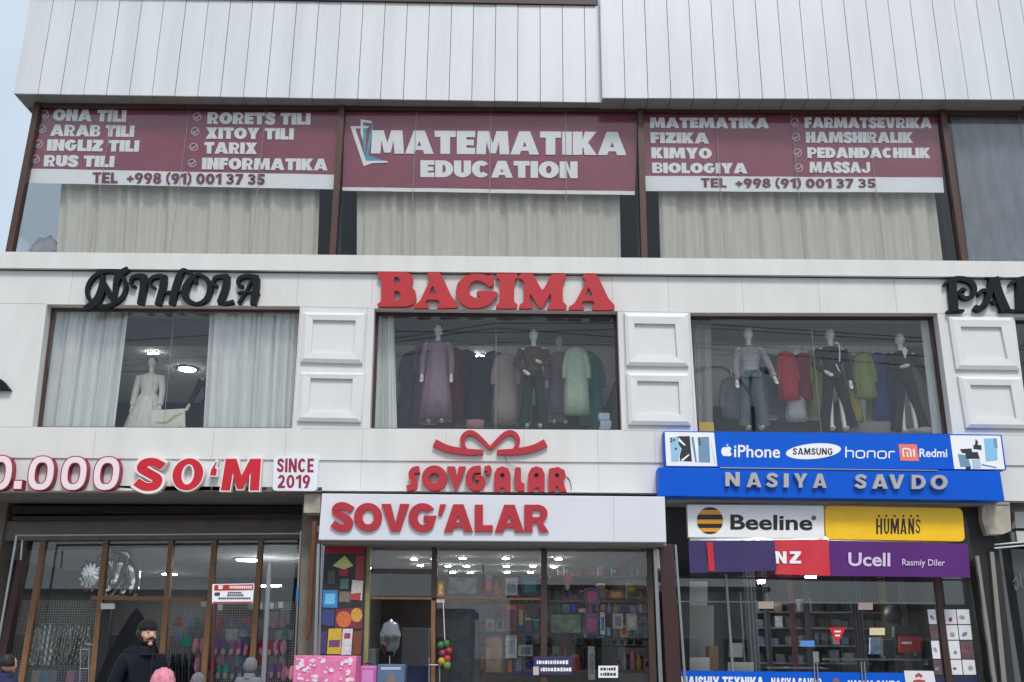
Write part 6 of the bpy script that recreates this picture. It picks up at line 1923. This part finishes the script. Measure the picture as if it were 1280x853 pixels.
for ch, x0, x1 in (('H', 1095.3, 1102.8), ('U', 1105, 1111.6), ('M', 1113.2, 1124), ('A', 1125.5, 1133.3), ('N', 1135.5, 1142.6), ('S', 1144.3, 1150.8)):
    block(ch, [(x0, 648.2), (x1, 648.2), (x1, 667.8), (x0, 667.6)], YBD - .015, MATS['black print'], hu, depth=.004, t=.24 if ch != 'M' else .22, h=.11)
s = MB()
for x in (1098.7, 1108, 1118.4, 1129.3, 1138.7, 1147.2):
    s.outline([ell(x, 645.2, 1.5, 1.3, 12)], YBD - .015, YBD - .011)
s.build('dot_marks', MATS['black print'], hu)
# lower vinyl banners, bottoms standing out a little
def lean_banner(name, label, pts, yt, yb2, m):
    tl, tr, br, bl = pts
    a, b, c, d = W(*tl, yt), W(*tr, yt), W(*br, yb2), W(*bl, yb2)
    root = thing(name, (a + c) / 2, label, 'banner')
    MB().sheet(a, b, c, d, lambda u, v: .006 * math.sin(11 * u + 2 * v), 24, 6, thick=.004).build('banner_sheet', m, root, fix=False)
    return root
YL, YLB = .0, -.06
nzb = lean_banner('banner', 'red banner with white NZ letters partly covered by a purple sheet', [(967.5, 675), (1035.5, 674.6), (1038, 720), (969, 718)], YL, YLB, P('red vinyl', 196, 30, 48, rough=.45))
for ch, x0, x1 in (('N', 969, 983), ('Z', 986.8, 1001)):
    block(ch, [(x0, 689.4), (x1, 689.4), (x1 + .4, 704.6), (x0 + .4, 704.6)], YLB - .0, WHITEV, nzb, depth=.006)
pb_ = lean_banner('banner', 'plain purple vinyl sheet with a red stripe covering the left of the red banner', [(860.5, 676), (968, 675.5), (971, 713.5), (862.5, 716.5)], YL - .03, YLB - .03, P('indigo vinyl', 62, 50, 96, rough=.5, spec=.2))
MB().prism([(883.5, 678), (891, 678), (893.5, 714), (886, 714)], YLB - .045, YLB - .04).build('red_stripe', MATS['red vinyl'], pb_)
uc = lean_banner('banner', 'violet banner with pale lettering reading Ucell Rasmiy Diler', [(1036, 676), (1209.5, 680), (1213, 722), (1038.5, 720)], YL, YLB, P('violet vinyl', 84, 34, 110, rough=.45, spec=.25))
LIL = P('pale lilac print', 214, 196, 226)
text('Ucell', rq(1060.5, 690.8, 1112.8, 707.8, .6), YLB - .0, LIL, uc, depth=.006, bold=.02)
text('Rasmiy Diler', rq(1127.8, 699, 1181, 709.6, .6), YLB - .0, LIL, uc, depth=.006, bold=.004)

# glass front of the phone shop
s = MB()
vbar(s, 1171, 722, 1204, 985, 7, 10, YQ - .05, YQ + .05)
s.build('shopfront_frame', P('dark brown frame', 58, 40, 36, rough=.45), BLD)
s = MB()
s.prism([(841, 751.3), (1172, 753.5), (1172, 754.7), (841, 752.7)], YQ - .02, YQ + .03)
vbar(s, 907.5, 718, 927, 985, 2.5, 3.5, YQ - .03, YQ + .03)
vbar(s, 925.5, 740, 941, 985, 1.6, 2, YQ + .9, YQ + .93)
s.build('glass_rail', P('grey aluminium', 140, 144, 146, rough=.35, metal=.5), BLD)
pw = MB().prism([(836, 721), (1212, 724), (1212, 726), (836, 723)], YQ - .02, YQ + .05).build('shop_window', DARK, BLD)
MB().prism([(842, 700), (1167, 702), (1199, 985), (861, 985)], YQ, YQ + .01).build('pane', CLEARG, pw)
MB().prism([(1175.5, 702), (1212, 703), (1260, 985), (1209, 985)], YQ, YQ + .01).build('pane', CLEARG, pw)
s = MB()
for xa, xb2 in ((1017.5, 1025), (1021.5, 1029), (1076.5, 1086), (1080.5, 1090)):
    s.tube([W(xa, 827, YQ - .07), W(xb2, 985, YQ - .07)], .012, 8)
s.build('pull_handle', STEEL, BLD)
s = MB()
s.prism([(1205, 632), (1233, 632), (1249, 690), (1285, 985), (1262, 985), (1217, 700)], .32, .62)
s.build('shop_wall', P('dark pillar', 36, 34, 36, rough=.6, var=.2), BLD)
s = MB()
vbar(s, 1222, 695, 1262, 985, 3.5, 6, .20, .26)
vbar(s, 1240, 690, 1268, 985, 5, 7, .24, .315)
s.build('metal_trim', P('dull aluminium', 146, 144, 138, rough=.4, metal=.5), BLD)
MB().prism([(1231, 628.8), (1262, 629.2), (1264, 664), (1253, 668), (1238, 668), (1232, 650)], .05, .5).build('beam_end', MATS['weathered concrete'], BLD)
# next shop on the far right
s = MB()
s.prism([(1247, 686), (1500, 690), (1540, 985), (1293, 985)], .62, .64)
s.build('side_shop_glass', P('dark screen glass', 70, 74, 76, rough=.15, var=.15), BLD)
s = MB(); vbar(s, 1246, 686, 1290, 985, 9, 14, .52, .66); s.build('shopfront_frame', P('grey frame', 90, 94, 100), BLD)
s = MB(); s.prism([(1268, 640), (1500, 644), (1500, 662), (1270, 660)], .4, .9); s.prism([(1270, 664), (1500, 666), (1500, 680), (1272, 678)], .35, .9)
s.build('shutter_box', P('pale shutter box', 190, 192, 190, rough=.5), BLD)
s = MB()
for y in (676, 680.5):
    s.tube([W(1243, y + 5, .2), W(1300, y, .1)], .014, 6)
s.build('awning_bar', P('pale bar', 206, 208, 210, rough=.4), BLD)
s = MB()
FR = P('frosted print', 128, 130, 132)
s.stroke([(1267, 728), (1270, 722), (1273, 730), (1270, 737), (1268, 731)], 1.1, .612, .618)
s.stroke([(1275, 716), (1276.5, 730), (1278.5, 735)], 1.2, .610, .618)
s.stroke([(1280, 716), (1281, 734)], 1.2, .608, .618)
s.build('window_lettering', FR, BLD)
# things seen through the phone shop glass
def inner(name, label, cat, x0, ya, x1, yb2, Y, dep, rgb, bevel=.006, group=None, **k):
    return prop(name, label, cat, x0, ya, x1, yb2, Y, dep, P('shop ' + label[:24], *rgb, **k), bevel, group)
inner('cupboard', 'pale grey cupboard standing at the left inside the phone shop', 'cupboard', 860, 757, 892, 850, 1.9, .6, (150, 156, 152))
inner('carton', 'white carton stacked on the cupboard at the left of the phone shop', 'carton', 858, 727, 884, 757, 2.0, .4, (186, 190, 188))
inner('carton', 'tilted pale carton at the far left behind the phone shop glass', 'carton', 843, 772, 858, 793, 1.2, .3, (186, 188, 184))
inner('paper_sheet', 'white paper sheet standing on the blue banner at the far left', 'paper', 862, 822, 887, 838.6, .72, .02, (226, 220, 208), 0)
inner('paper_sheet', 'white paper sheet standing on the blue banner behind the thin rod', 'paper', 910, 828, 942, 839.5, .72, .02, (222, 226, 230), 0)
inner('carton', 'brown carton between the cupboard and the thin rod', 'carton', 886, 808, 898, 838, 1.3, .3, (150, 112, 72))
inner('carton', 'small white carton on top of brown box behind thin rod', 'carton', 915, 804, 928, 822, 1.3, .3, (196, 192, 184))
inner('sofa', 'dark grey upholstered bench at the left behind the phone shop glass', 'bench', 845, 800, 862, 850, 1.2, .6, (58, 64, 72), .04)
for k, (x0, x1, c) in enumerate(((930, 952, (78, 84, 90)), (953, 968, (64, 70, 78)), (985, 1000, (92, 56, 64)), (1003, 1018, (60, 62, 70)), (1062, 1085, (52, 58, 66)), (1098, 1118, (112, 110, 78)), (1122, 1142, (84, 84, 92)))):
    a, b = W(x0, 735, 4.2), W(x1, 850, 4.2)
    s = MB().sheet(Vector((a.x, 4.2, 3.5)), Vector((b.x, 4.2, 3.5)), Vector((b.x, 4.2, .2)), Vector((a.x, 4.2, .2)), lambda u, v: .05 * math.sin(20 * u + k), 24, 4, thick=.004)
    setp(s.build('curtain', P('back cloth %d' % k, *c, rough=.9), None, fix=False), 'dark hanging cloth at the back of the phone shop, %s from the left' % ORD[k], 'curtain', 'cloths at the back of the phone shop')
def counter(label, x0, x1, y, Y):
    a, b = W(x0, y, Y), W(x1, y, Y)
    root = thing('display_counter', ((a.x + b.x) / 2, Y + .25, .14), label, 'counter')
    MB().box(a.x, b.x, Y, Y + .5, .14, a.z - .25).build('cabinet', P('dark cabinet', 50, 52, 56), root, bevel=.008)
    MB().box(a.x - .02, b.x + .02, Y - .02, Y + .52, a.z - .03, a.z).build('counter_top', P('grey counter top', 130, 134, 136, rough=.25), root)
    MB().box(a.x, b.x, Y + .001, Y + .49, a.z - .249, a.z - .031).build('glass_case', CLEARG, root)
    return root
counter('glass topped display counter inside the right half of the phone shop', 1040, 1166, 823, 1.0)
counter('glass topped display counter behind the door handles of the phone shop', 960, 1034, 834, 2.0)
inner('leaflet_stand', 'white and blue leaflet stand on the phone shop counter', 'leaflet stand', 1088, 797, 1101, 818, .98, .08, (150, 166, 190), .004, var=.4, scale=12)
inner('notice_card', 'cream notice card stuck above the leaflet stand', 'card', 1087, 785, 1106, 794, YQ - .012, .004, (226, 214, 170), 0)
inner('notice_card', 'pale notice card with red line at the right of the glass rail', 'card', 1073, 753.5, 1091, 762.5, YQ - .03, .004, (222, 200, 190), 0, var=.15, scale=30)
inner('notice_card', 'cream notice card hanging from the glass rail near the thin rod', 'card', 948, 752, 967, 761, YQ - .035, .004, (230, 216, 190), 0, var=.12, scale=30)
inner('notice_card', 'small blue sticker left of the red triangle', 'sticker', 1000.5, 801, 1018, 808.5, YQ - .012, .004, (84, 140, 206), 0, var=.2, scale=30)
rt_ = setp(MB().outline([[(1036, 784.5), (1057.5, 784.5), (1047, 805.5)]], YQ - .012, YQ - .006).build('triangle_sticker', P('red sticker', 206, 34, 46), None), 'red downward triangle sticker on the phone shop glass', 'sticker')
s = MB()
for y, xa, xb2 in ((788.5, 1043, 1051), (793.5, 1044, 1050)):
    s.rect(xa, y, xb2, y + 2.2, YQ - .0145, YQ - .0125)
s.build('lettering', WHITEV, rt_)
rc = prop('red_sign', 'red card with pale lettering standing on the right counter', 'sign', 1124, 796, 1153, 816, 1.05, .03, P('red card', 178, 40, 44, var=.1), .003)
fake_lines(rc, [(802, 805.5, 1127, 1140)], 1.05, WHITEV, 8)
for k, (x0, ya, x1, yb2, c) in enumerate(((1104, 800, 1120, 820, (60, 62, 66)), (1093, 826, 1106, 840, (126, 124, 118)), (1110, 824, 1130, 842, (110, 110, 110)), (1118, 783, 1146, 797, (136, 130, 116)), (1146, 812, 1154, 820, (200, 204, 210)))):
    inner('phone_box', 'phone box on the right counter of the phone shop, %s of five' % ORD[k], 'box', x0, ya, x1, yb2, 1.2 + .05 * k, .15, c, .004, 'phone boxes on the counter', var=.3, scale=20)
# rear wall rack of the phone shop
for k, y in enumerate((764, 784, 806, 828)):
    a, b = W(936, y, 5.2), W(1160, y, 5.2)
    simple('shelf', 'grey shelf on the rear wall of the phone shop, %s from the top' % ORD[k], 'shelf', MB().box(a.x, b.x, 5.2, 5.6, a.z - .03, a.z), P('grey shelf board', 120, 126, 130), 'phone shop shelves')
    rnd = random.Random(70 + k)
    x = 937; j = 0
    while x < 1156 and j < 20:
        wv = rnd.uniform(5, 13)
        cn, c = (('charcoal', (44, 48, 54)), ('steel grey', (110, 118, 124)), ('slate', (72, 84, 96)), ('off white', (196, 198, 196)), ('dull red', (128, 48, 54)), ('blue grey', (84, 108, 132)), ('tan', (150, 128, 96)))[rnd.choice((0, 0, 0, 1, 1, 2, 2, 3, 4, 5, 6))]
        h = rnd.uniform(7, 16)
        a, t_, b = W(x, y, 5.25), W(x, y - h, 5.25), W(x + wv, y, 5.25)
        simple('phone_box', '%s device box on the %s rear phone shop shelf, %s from left' % (cn, ORD[k], ORD[j]), 'box', MB().box(a.x, b.x, 5.25, 5.45, a.z + .001, t_.z), P('device box ' + cn, *c, var=.25, scale=12), 'device boxes on the rear shelves')
        x += wv + rnd.uniform(1, 9); j += 1
s = MB().ball(W(1116, 768, 1.6), .17, .17, .17, 18, 12)
simple('desk_fan', 'dark round fan standing at the back of the phone shop', 'fan', s, P('dark fan', 38, 40, 48, rough=.5, var=.3, scale=20))
simple('tube_lamp', 'small lit lamp behind the glass under the red banner', 'lamp', MB().prism([(949, 725), (956, 725), (956, 729), (949, 729)], 2.2, 2.3), TUBE2)
simple('tube_lamp', 'small lit lamp under the red banner at its right end', 'lamp', MB().prism([(1008, 720.5), (1020, 720.5), (1020, 723.5), (1008, 723.5)], 1.9, 2.0), TUBE2)
# poster sheets stuck inside the right pane
pg = 'poster sheets stuck on the right pane of the phone shop'
PR = random.Random(9)
def lean(x, y): return x + (y - 762) * .112
for r_, (ya, yb2) in enumerate(((762, 780.3), (781.7, 799.8), (801.2, 823.6), (825, 843.6))):
    for c_, (xa, xb2) in enumerate(((1160.2, 1170.6), (1179.6, 1194.4), (1195.6, 1211.2))):
        q = [(lean(xa, ya) - (0 if c_ else .8), ya), (lean(xb2, ya) - (1.5 if c_ == 0 else 0), ya), (lean(xb2, yb2) - (1.5 if c_ == 0 else 0), yb2), (lean(xa, yb2) - (0 if c_ else .8), yb2)]
        lab = 'white poster sheet on the right pane, %s row, %s column' % (ORD[r_], ORD[c_])
        dark = (r_, c_) in ((1, 0), (2, 2), (3, 0))
        o = setp(MB().outline([q], YQ - .012, YQ - .004).build('poster', P('dark poster' if dark else 'white poster', *((96, 78, 84) if dark else (222, 224, 228)), var=.5 if dark else .05, scale=9), None), lab if not dark else lab.replace('white', 'dark'), 'poster', pg)
        cx, cy = sum(p[0] for p in q) / 4, sum(p[1] for p in q) / 4
        ww = (xb2 - xa) / 2
        s = MB()
        s.outline([ell(cx + PR.uniform(-2, 2), cy + PR.uniform(-1, 4), ww * PR.uniform(.3, .6), PR.uniform(1.6, 4), 12, PR.uniform(-.8, .8))], YQ - .015, YQ - .0125)
        s.build('picture', P('poster print %d' % ((r_ + c_) % 3), *((120, 130, 150), (150, 52, 84), (150, 150, 154))[(r_ + c_) % 3], var=.4, scale=25), o)
s = setp(MB().outline([[(1168, 845.5), (1222, 846), (1228, 862), (1170, 862)]], YQ - .0115, YQ - .005).build('poster', P('navy vinyl', 30, 40, 76), None), 'dark navy strip under the poster sheets on the right pane', 'poster')
# blue banner on the glass
bb = thing('banner', W(990, 870, YQ - .03), 'blue banner with white letters reading MAISHIY TEXNIKA NASIYA SAVDO', 'banner')
MB().prism([(845.5, 838.3), (1133, 841.5), (1139, 872), (848, 870)], YQ - .03, YQ - .025).build('banner_sheet', BLUE2, bb)
block('MAISHIY TEXNIKA', rq(849.8, 845.6, 954.5, 860, .9), YQ - .035, WHITEV, bb, depth=.004)
block('NASIYA SAVDO', rq(964, 847.4, 1027, 860, .6), YQ - .035, WHITEV, bb, depth=.004)
block('NASIYA SAVDO', rq(1060, 850.6, 1126, 862, .6), YQ - .035, WHITEV, bb, depth=.004)
MB().outline([ell(1045, 851.5, 4.2, 4.2, 16)], YQ - .035, YQ - .031).build('round_picture', P('brown print', 120, 100, 96), bb)
wn_ = setp(MB().outline([[(1130, 838.5), (1167, 839), (1172, 868), (1134, 868)]], YQ - .045, YQ - .036).build('poster', P('pale notice', 220, 222, 224), None), 'white notice with a red flower emblem beside the blue banner', 'notice')
s = MB()
for dx, dy in ((0, 0), (-2.6, 1.6), (2.6, 1.6)):
    s.outline([ell(1148.5 + dx, 843.5 + dy, 1.9, 2.2, 10)], YQ - .049 - abs(dx) * .0003 - (.0002 if dx > 0 else 0), YQ - .046)
s.outline([ell(1149, 852, 8, 2.4, 16)], YQ - .049, YQ - .046)
s.build('emblem', P('brick red print', 170, 66, 60), wn_)

# ------------------------------------------------------------------ people
def skin_mesh(joints, edges, sub_=2):
    me = bpy.data.meshes.new('skin')
    me.from_pydata([j[0] for j in joints], edges, [])
    o = bpy.data.objects.new('skin', me)
    COL.objects.link(o)
    md = o.modifiers.new('s', 'SKIN')
    md.use_smooth_shade = True
    for v, j in zip(me.skin_vertices[0].data, joints):
        v.radius = (j[1], j[1]) if not isinstance(j[1], tuple) else j[1]
    me.skin_vertices[0].data[0].use_root = True
    sb = o.modifiers.new('b', 'SUBSURF'); sb.levels = sub_; sb.render_levels = sub_
    dg = bpy.context.evaluated_depsgraph_get()
    r = bpy.data.meshes.new_from_object(o.evaluated_get(dg))
    vs = [v.co.copy() for v in r.vertices]; fs = [tuple(p.vertices) for p in r.polygons]
    bpy.data.objects.remove(o); bpy.data.meshes.remove(me); bpy.data.meshes.remove(r)
    return vs, fs
SKIN = P('skin', 206, 160, 136, rough=.55, var=.05)
def person(label, px, py, Y, height, turn, coat, legs, headgear, hg_m, hair_m=None, beard=None, group=None, hood=False, female=False):
    """px, py: photo position of the top of the head"""
    t = W(px, py, Y)
    base = Vector((t.x, Y, .13))
    k = (t.z - .13) / height if height else 1.0
    Hs = (t.z - .13) / 1.78
    Rz = Matrix.Rotation(turn, 4, 'Z')
    def tf(vs): return [base + Rz @ (Vector(v) * Hs) for v in vs]
    root = thing('person', base, label, 'person', group)
    b = MB()
    J = [((0, .01, .96), .125), ((0, .02, 1.18), .115), ((0, .015, 1.38), .13), ((0, .02, 1.475), .055), ((0, .0, 1.56), .05),
         ((.17, .02, 1.42), .055), ((.23, .04, 1.15), .042), ((.20, -.08, .98), .032), ((.16, -.13, .93), .03),
         ((-.17, .02, 1.42), .055), ((-.23, .04, 1.15), .042), ((-.20, -.08, .98), .032), ((-.16, -.13, .93), .03),
         ((.09, .01, .88), .085), ((.10, 0, .5), .06), ((.10, .02, .09), .04), ((.11, -.14, .04), .035),
         ((-.09, .01, .88), .085), ((-.10, 0, .5), .06), ((-.10, .02, .09), .04), ((-.11, -.14, .04), .035)]
    E = [(0, 1), (1, 2), (2, 3), (3, 4), (2, 5), (5, 6), (6, 7), (7, 8), (2, 9), (9, 10), (10, 11), (11, 12), (0, 13), (13, 14), (14, 15), (15, 16), (0, 17), (17, 18), (18, 19), (19, 20)]
    vs, fs = skin_mesh(J, E)
    b.add(vs, fs)
    def headf(d):
        g = 1.0
        if d.z < 0: g -= .20 * (-d.z) ** 1.6 * (1 - .35 * max(0, -d.y))
        return g
    b.ball((0, -.02, 1.655), .078, .098, .125, 28, 20, headf)
    b.ball((0, -.121, 1.643), .014, .022, .020, 10, 8)      # nose tip
    b.tube([(0, -.108, 1.685), (0, -.125, 1.648)], [.008, .013], 8)
    for sx in (-1, 1):
        b.ball((sx * .034, -.100, 1.688), .022, .012, .009, 10, 6)   # brow ridge
        b.ball((sx * .079, -.01, 1.655), .012, .026, .034, 10, 8)    # ears
        b.ball((sx * .04, -.088, 1.632), .024, .02, .024, 10, 6)     # cheeks
    b.ball((0, -.107, 1.603), .024, .012, .008, 10, 6)
    b.ball((0, -.098, 1.566), .026, .02, .02, 10, 6)
    o = remesh(b, .009)
    o.v = tf(o.v)
    o.build('body', SKIN, root, fix=False)
    def child(name, mb, m):
        mb.v = tf(mb.v); return mb.build(name, m, root)
    e = MB()
    for sx in (-1, 1): e.ball((sx * .033, -.102, 1.668), .012, .010, .007, 10, 6)
    child('eyes', e, P('eye', 40, 34, 32, rough=.3))
    l = MB().ball((0, -.113, 1.606), .021, .008, .006, 10, 6)
    child('lips', l, P('lips', 160, 100, 92))
    br = MB()
    for sx in (-1, 1): br.tube([(sx * .014, -.116, 1.693), (sx * .035, -.114, 1.700), (sx * .052, -.100, 1.694)], [.003, .0045, .003], 6)
    child('eyebrows', br, HAIRM)
    if beard:
        bd = MB().ball((0, -.028, 1.632), .084, .098, .105, 28, 18, lambda d: (1.0 if (d.z < -.45 or (abs(d.x) > .80 and d.z < .12)) and d.y < .3 else .55) * (1 - .18 * max(0, -d.z) ** 2))
        child('beard', bd, beard)
        mo = MB().tube([(-.036, -.098, 1.602), (-.018, -.117, 1.619), (0, -.123, 1.622), (.018, -.117, 1.619), (.036, -.098, 1.602)], [.006, .009, .009, .009, .006], 8)
        child('moustache', mo, beard)
    if hair_m:
        h = MB().ball((0, 0, 1.672), .092, .108, .118, 28, 18, lambda d: 1.0 + .04 * math.sin(11 * d.x + 5 * d.z) if (d.y > -.45 or d.z > .62) and d.z > (-.8 if female else -.45) else .6)
        child('hair', h, hair_m)
    if headgear == 'beanie':
        h = MB()
        rings = []
        for z, r in ((1.690, .094), (1.695, .101), (1.735, .102), (1.737, .097), (1.765, .088), (1.79, .064), (1.803, .03), (1.806, .003)):
            rings.append([Vector((r * .88 * math.cos(q) * (1 + .012 * math.sin(14 * q)), -.016 + r * 1.06 * math.sin(q) * (1 + .012 * math.sin(14 * q)), z)) for q in [2 * math.pi * i / 42 for i in range(42)]])
        h.loops(rings)
        child('beanie', h, hg_m)
    elif headgear == 'hood':
        h = MB().ball((0, .012, 1.665), .118, .128, .145, 30, 20, lambda d: (1 + .05 * math.sin(17 * d.x + 9 * d.z) + .04 * math.sin(23 * d.y - 8 * d.x) + .03 * math.sin(41 * d.z + 13 * d.x)) if (d.y > -.62 or d.z > .75) else .62)
        child('hood', h, hg_m)
    # jacket
    JJ = [((0, .01, .86), .19), ((0, .02, 1.08), .165), ((0, .02, 1.34), .165), ((0, .025, 1.47), .105),
          ((.19, .02, 1.41), .088), ((.265, .05, 1.15), .074), ((.225, -.08, .97), .06),
          ((-.19, .02, 1.41), .088), ((-.265, .05, 1.15), .074), ((-.225, -.08, .97), .06)]
    vs, fs = skin_mesh(JJ, [(0, 1), (1, 2), (2, 3), (2, 4), (4, 5), (5, 6), (2, 7), (7, 8), (8, 9)])
    j = MB(); j.add(vs, fs, True)
    jk = child('jacket', j, coat)
    cl_ = MB()
    cl_.loops([[Vector((r * .95 * math.cos(q), .012 + r * 1.05 * math.sin(q), z)) for q in [2 * math.pi * i / 32 for i in range(32)]] for z, r in ((1.46, .125), (1.50, .102), (1.545, .098), (1.55, .088), (1.50, .08))], cap=False)
    child('collar', cl_, coat)
    if hood:
        hd = MB().ball((0, .13, 1.47), .15, .085, .085, 22, 12, lambda d: 1 + .05 * math.sin(9 * d.x + 5 * d.z))
        child('jacket_hood', hd, coat)
    z_ = MB().tube([(0, -.165, 1.47), (0, -.172, 1.32), (0, -.165, 1.10), (0, -.19, .9)], .006, 6)
    child('zip', z_, P('dark zip', 20, 20, 24))
    vs, fs = skin_mesh([((0, .01, .95), .15), ((.095, .01, .86), .105), ((.10, 0, .5), .08), ((.10, .02, .12), .07), ((-.095, .01, .86), .105), ((-.10, 0, .5), .08), ((-.10, .02, .12), .07)], [(0, 1), (1, 2), (2, 3), (0, 4), (4, 5), (5, 6)])
    tr_ = MB(); tr_.add(vs, fs, True)
    child('trousers', tr_, legs)
    shs = MB()
    for sx in (-1, 1): shs.ball((sx * .11, -.06, .045), .052, .135, .046, 14, 8)
    child('shoes', shs, P('black shoe', 24, 24, 26, rough=.5))
    return root, tf, child
NAVYJ = P('navy padded jacket', 19, 22, 34, rough=.75, var=.15, spec=.2, bump=.7, bscale=7)
JEAN = P('dark jeans', 36, 42, 58, rough=.9)
r_, tf_, ch_ = person('bearded man in a black beanie and navy jacket looking to the right', 184.5, 777, -7.6, None, R(48), NAVYJ, JEAN, 'beanie', P('black knit', 20, 21, 25, rough=.95, var=.2, bump=.2, bscale=60), HAIRM, P('dark beard', 38, 28, 24, rough=.9), hood=True)
lg = MB().box(-.06, -.02, -.168, -.160, 1.30, 1.312)
lg.v = [v + Vector((.14, .01, -.0)) for v in lg.v]
ch_('chest_emblem', lg, P('grey emblem', 120, 124, 132))
person('dark haired person in a navy jacket at the bottom left corner', 11.5, 818.5, -6.5, None, R(150), P('navy blue jacket', 26, 36, 74, rough=.8), JEAN, None, None, P('black hair', 20, 18, 18, rough=.6))
person('child in a pink knitted hood in front of the man in the beanie', 206, 839, -9.6, None, R(160), P('pink jacket', 206, 130, 150, rough=.8), JEAN, 'hood', P('pink knit', 222, 140, 160, rough=.95, var=.3, scale=16, stretch=(3, 3, .5), bump=.6, bscale=30), P('black hair', 20, 18, 18))
GF = P('grey fur', 112, 112, 118, rough=1.0, var=.35, scale=40, bump=.4, bscale=50)
person('person in a grey fur hood left of the leaning steel pole', 248, 843, -5.5, None, R(185), P('grey coat', 96, 96, 104, rough=.9), JEAN, 'hood', GF)
person('person in a grey fluffy hood right of the leaning steel pole', 314, 824, -3.5, None, R(170), P('ash grey coat', 108, 110, 118, rough=.9), JEAN, 'hood', GF)

# ------------------------------------------------------------------ the other side of the road (seen in the glass)
def mirror(px, py, dist):
    """where a thing stands that the facade glass shows at (px, py), dist metres in front of the glass"""
    yw = YW + .02
    p = W(px, py, yw + dist)
    return Vector((p.x, yw - dist, p.z))
lp = thing('street_lamp', (0, 0, 0), 'tall dark street lamp with two curved arms at the kerb', 'street lamp')
D = 13.2
s = MB()
f0 = mirror(940, 497, D)
b0 = Vector((f0.x, f0.y, .13))
lp.location = b0; ORD_ = ORG
ORG[lp.name] = b0
s.tube([b0, Vector((f0.x, f0.y, 4)), f0], [.11, .09, .06], 10)
s.build('pole', DARK, lp)
for pts in ([(940, 497), (932, 484), (920, 470), (905, 460), (893, 458.5), (880, 461)], [(938, 494), (937, 480), (939, 468), (943, 463), (949, 461)]):
    MB().tube([mirror(x, y, D) for x, y in pts], [.06, .055, .05, .045, .04, .04][:len(pts)], 8).build('arm', DARK, lp)
for pts in ([(880, 461), (876, 462), (870, 464)], [(949, 461), (958, 463.5), (966, 464.5)]):
    MB().tube([mirror(x, y, D) for x, y in pts], [.05, .13, .05], 10).build('lamp_head', DARK, lp)
for k, pts in enumerate(([(-300, 472), (64, 454), (372, 441.5), (620, 404), (865, 404), (1180, 424.5), (1600, 458)], [(-300, 480), (64, 461), (372, 446), (620, 410), (865, 429), (1180, 447), (1600, 480)],
                         [(-300, 482), (64, 466), (372, 462), (620, 428), (865, 434), (1180, 461), (1600, 500)], [(-300, 454), (64, 432), (372, 412), (620, 416), (865, 409), (1180, 429), (1600, 464)])):
    s = MB().tube([mirror(x, y, 27 + k * .4) for x, y in pts], .022, 6)
    simple('overhead_wire', 'thin black overhead wire above the far kerb, %s from the shops' % ORD[k], 'wire', s, DARK, 'overhead wires across the road')
def house(x0, x1, h, rgb, label, seed):
    root = thing('far_building', ((x0 + x1) / 2, -38, 0), label, 'building')
    MB().box(x0, x1, -42, -34, 0, h).build('wall', P('far wall %d' % seed, *rgb, rough=.85, var=.1, scale=.6), root)
    MB().box(x0 - .2, x1 + .2, -42.2, -33.7, h, h + .25).build('roof', P('far roof', 96, 88, 84, rough=.8), root)
    n = int((x1 - x0) / 2.6)
    for st_ in range(2):
        for i in range(n):
            xa = x0 + .7 + i * (x1 - x0 - .6) / n
            z = .8 + st_ * 3.2
            if z + 1.8 < h:
                f = MB().box(xa, xa + 1.5, -34.0, -33.94, z, z + 1.7).build('window', P('far frame', 200, 200, 196), root)
                MB().box(xa + .1, xa + 1.4, -33.939, -33.92, z + .1, z + 1.6).build('pane', P('far pane', 50, 58, 66, rough=.1), f)
house(-30, -16, 4.5, (188, 182, 172), 'low sandy house across the road on the left', 0)
house(-15, -2, 3.5, (180, 180, 180), 'low grey shop row across the road behind the camera', 1)
house(0, 13, 4.7, (200, 196, 190), 'cream house across the road', 2)
house(14.5, 31, 3.9, (176, 158, 146), 'low brick coloured house across the road on the right', 3)
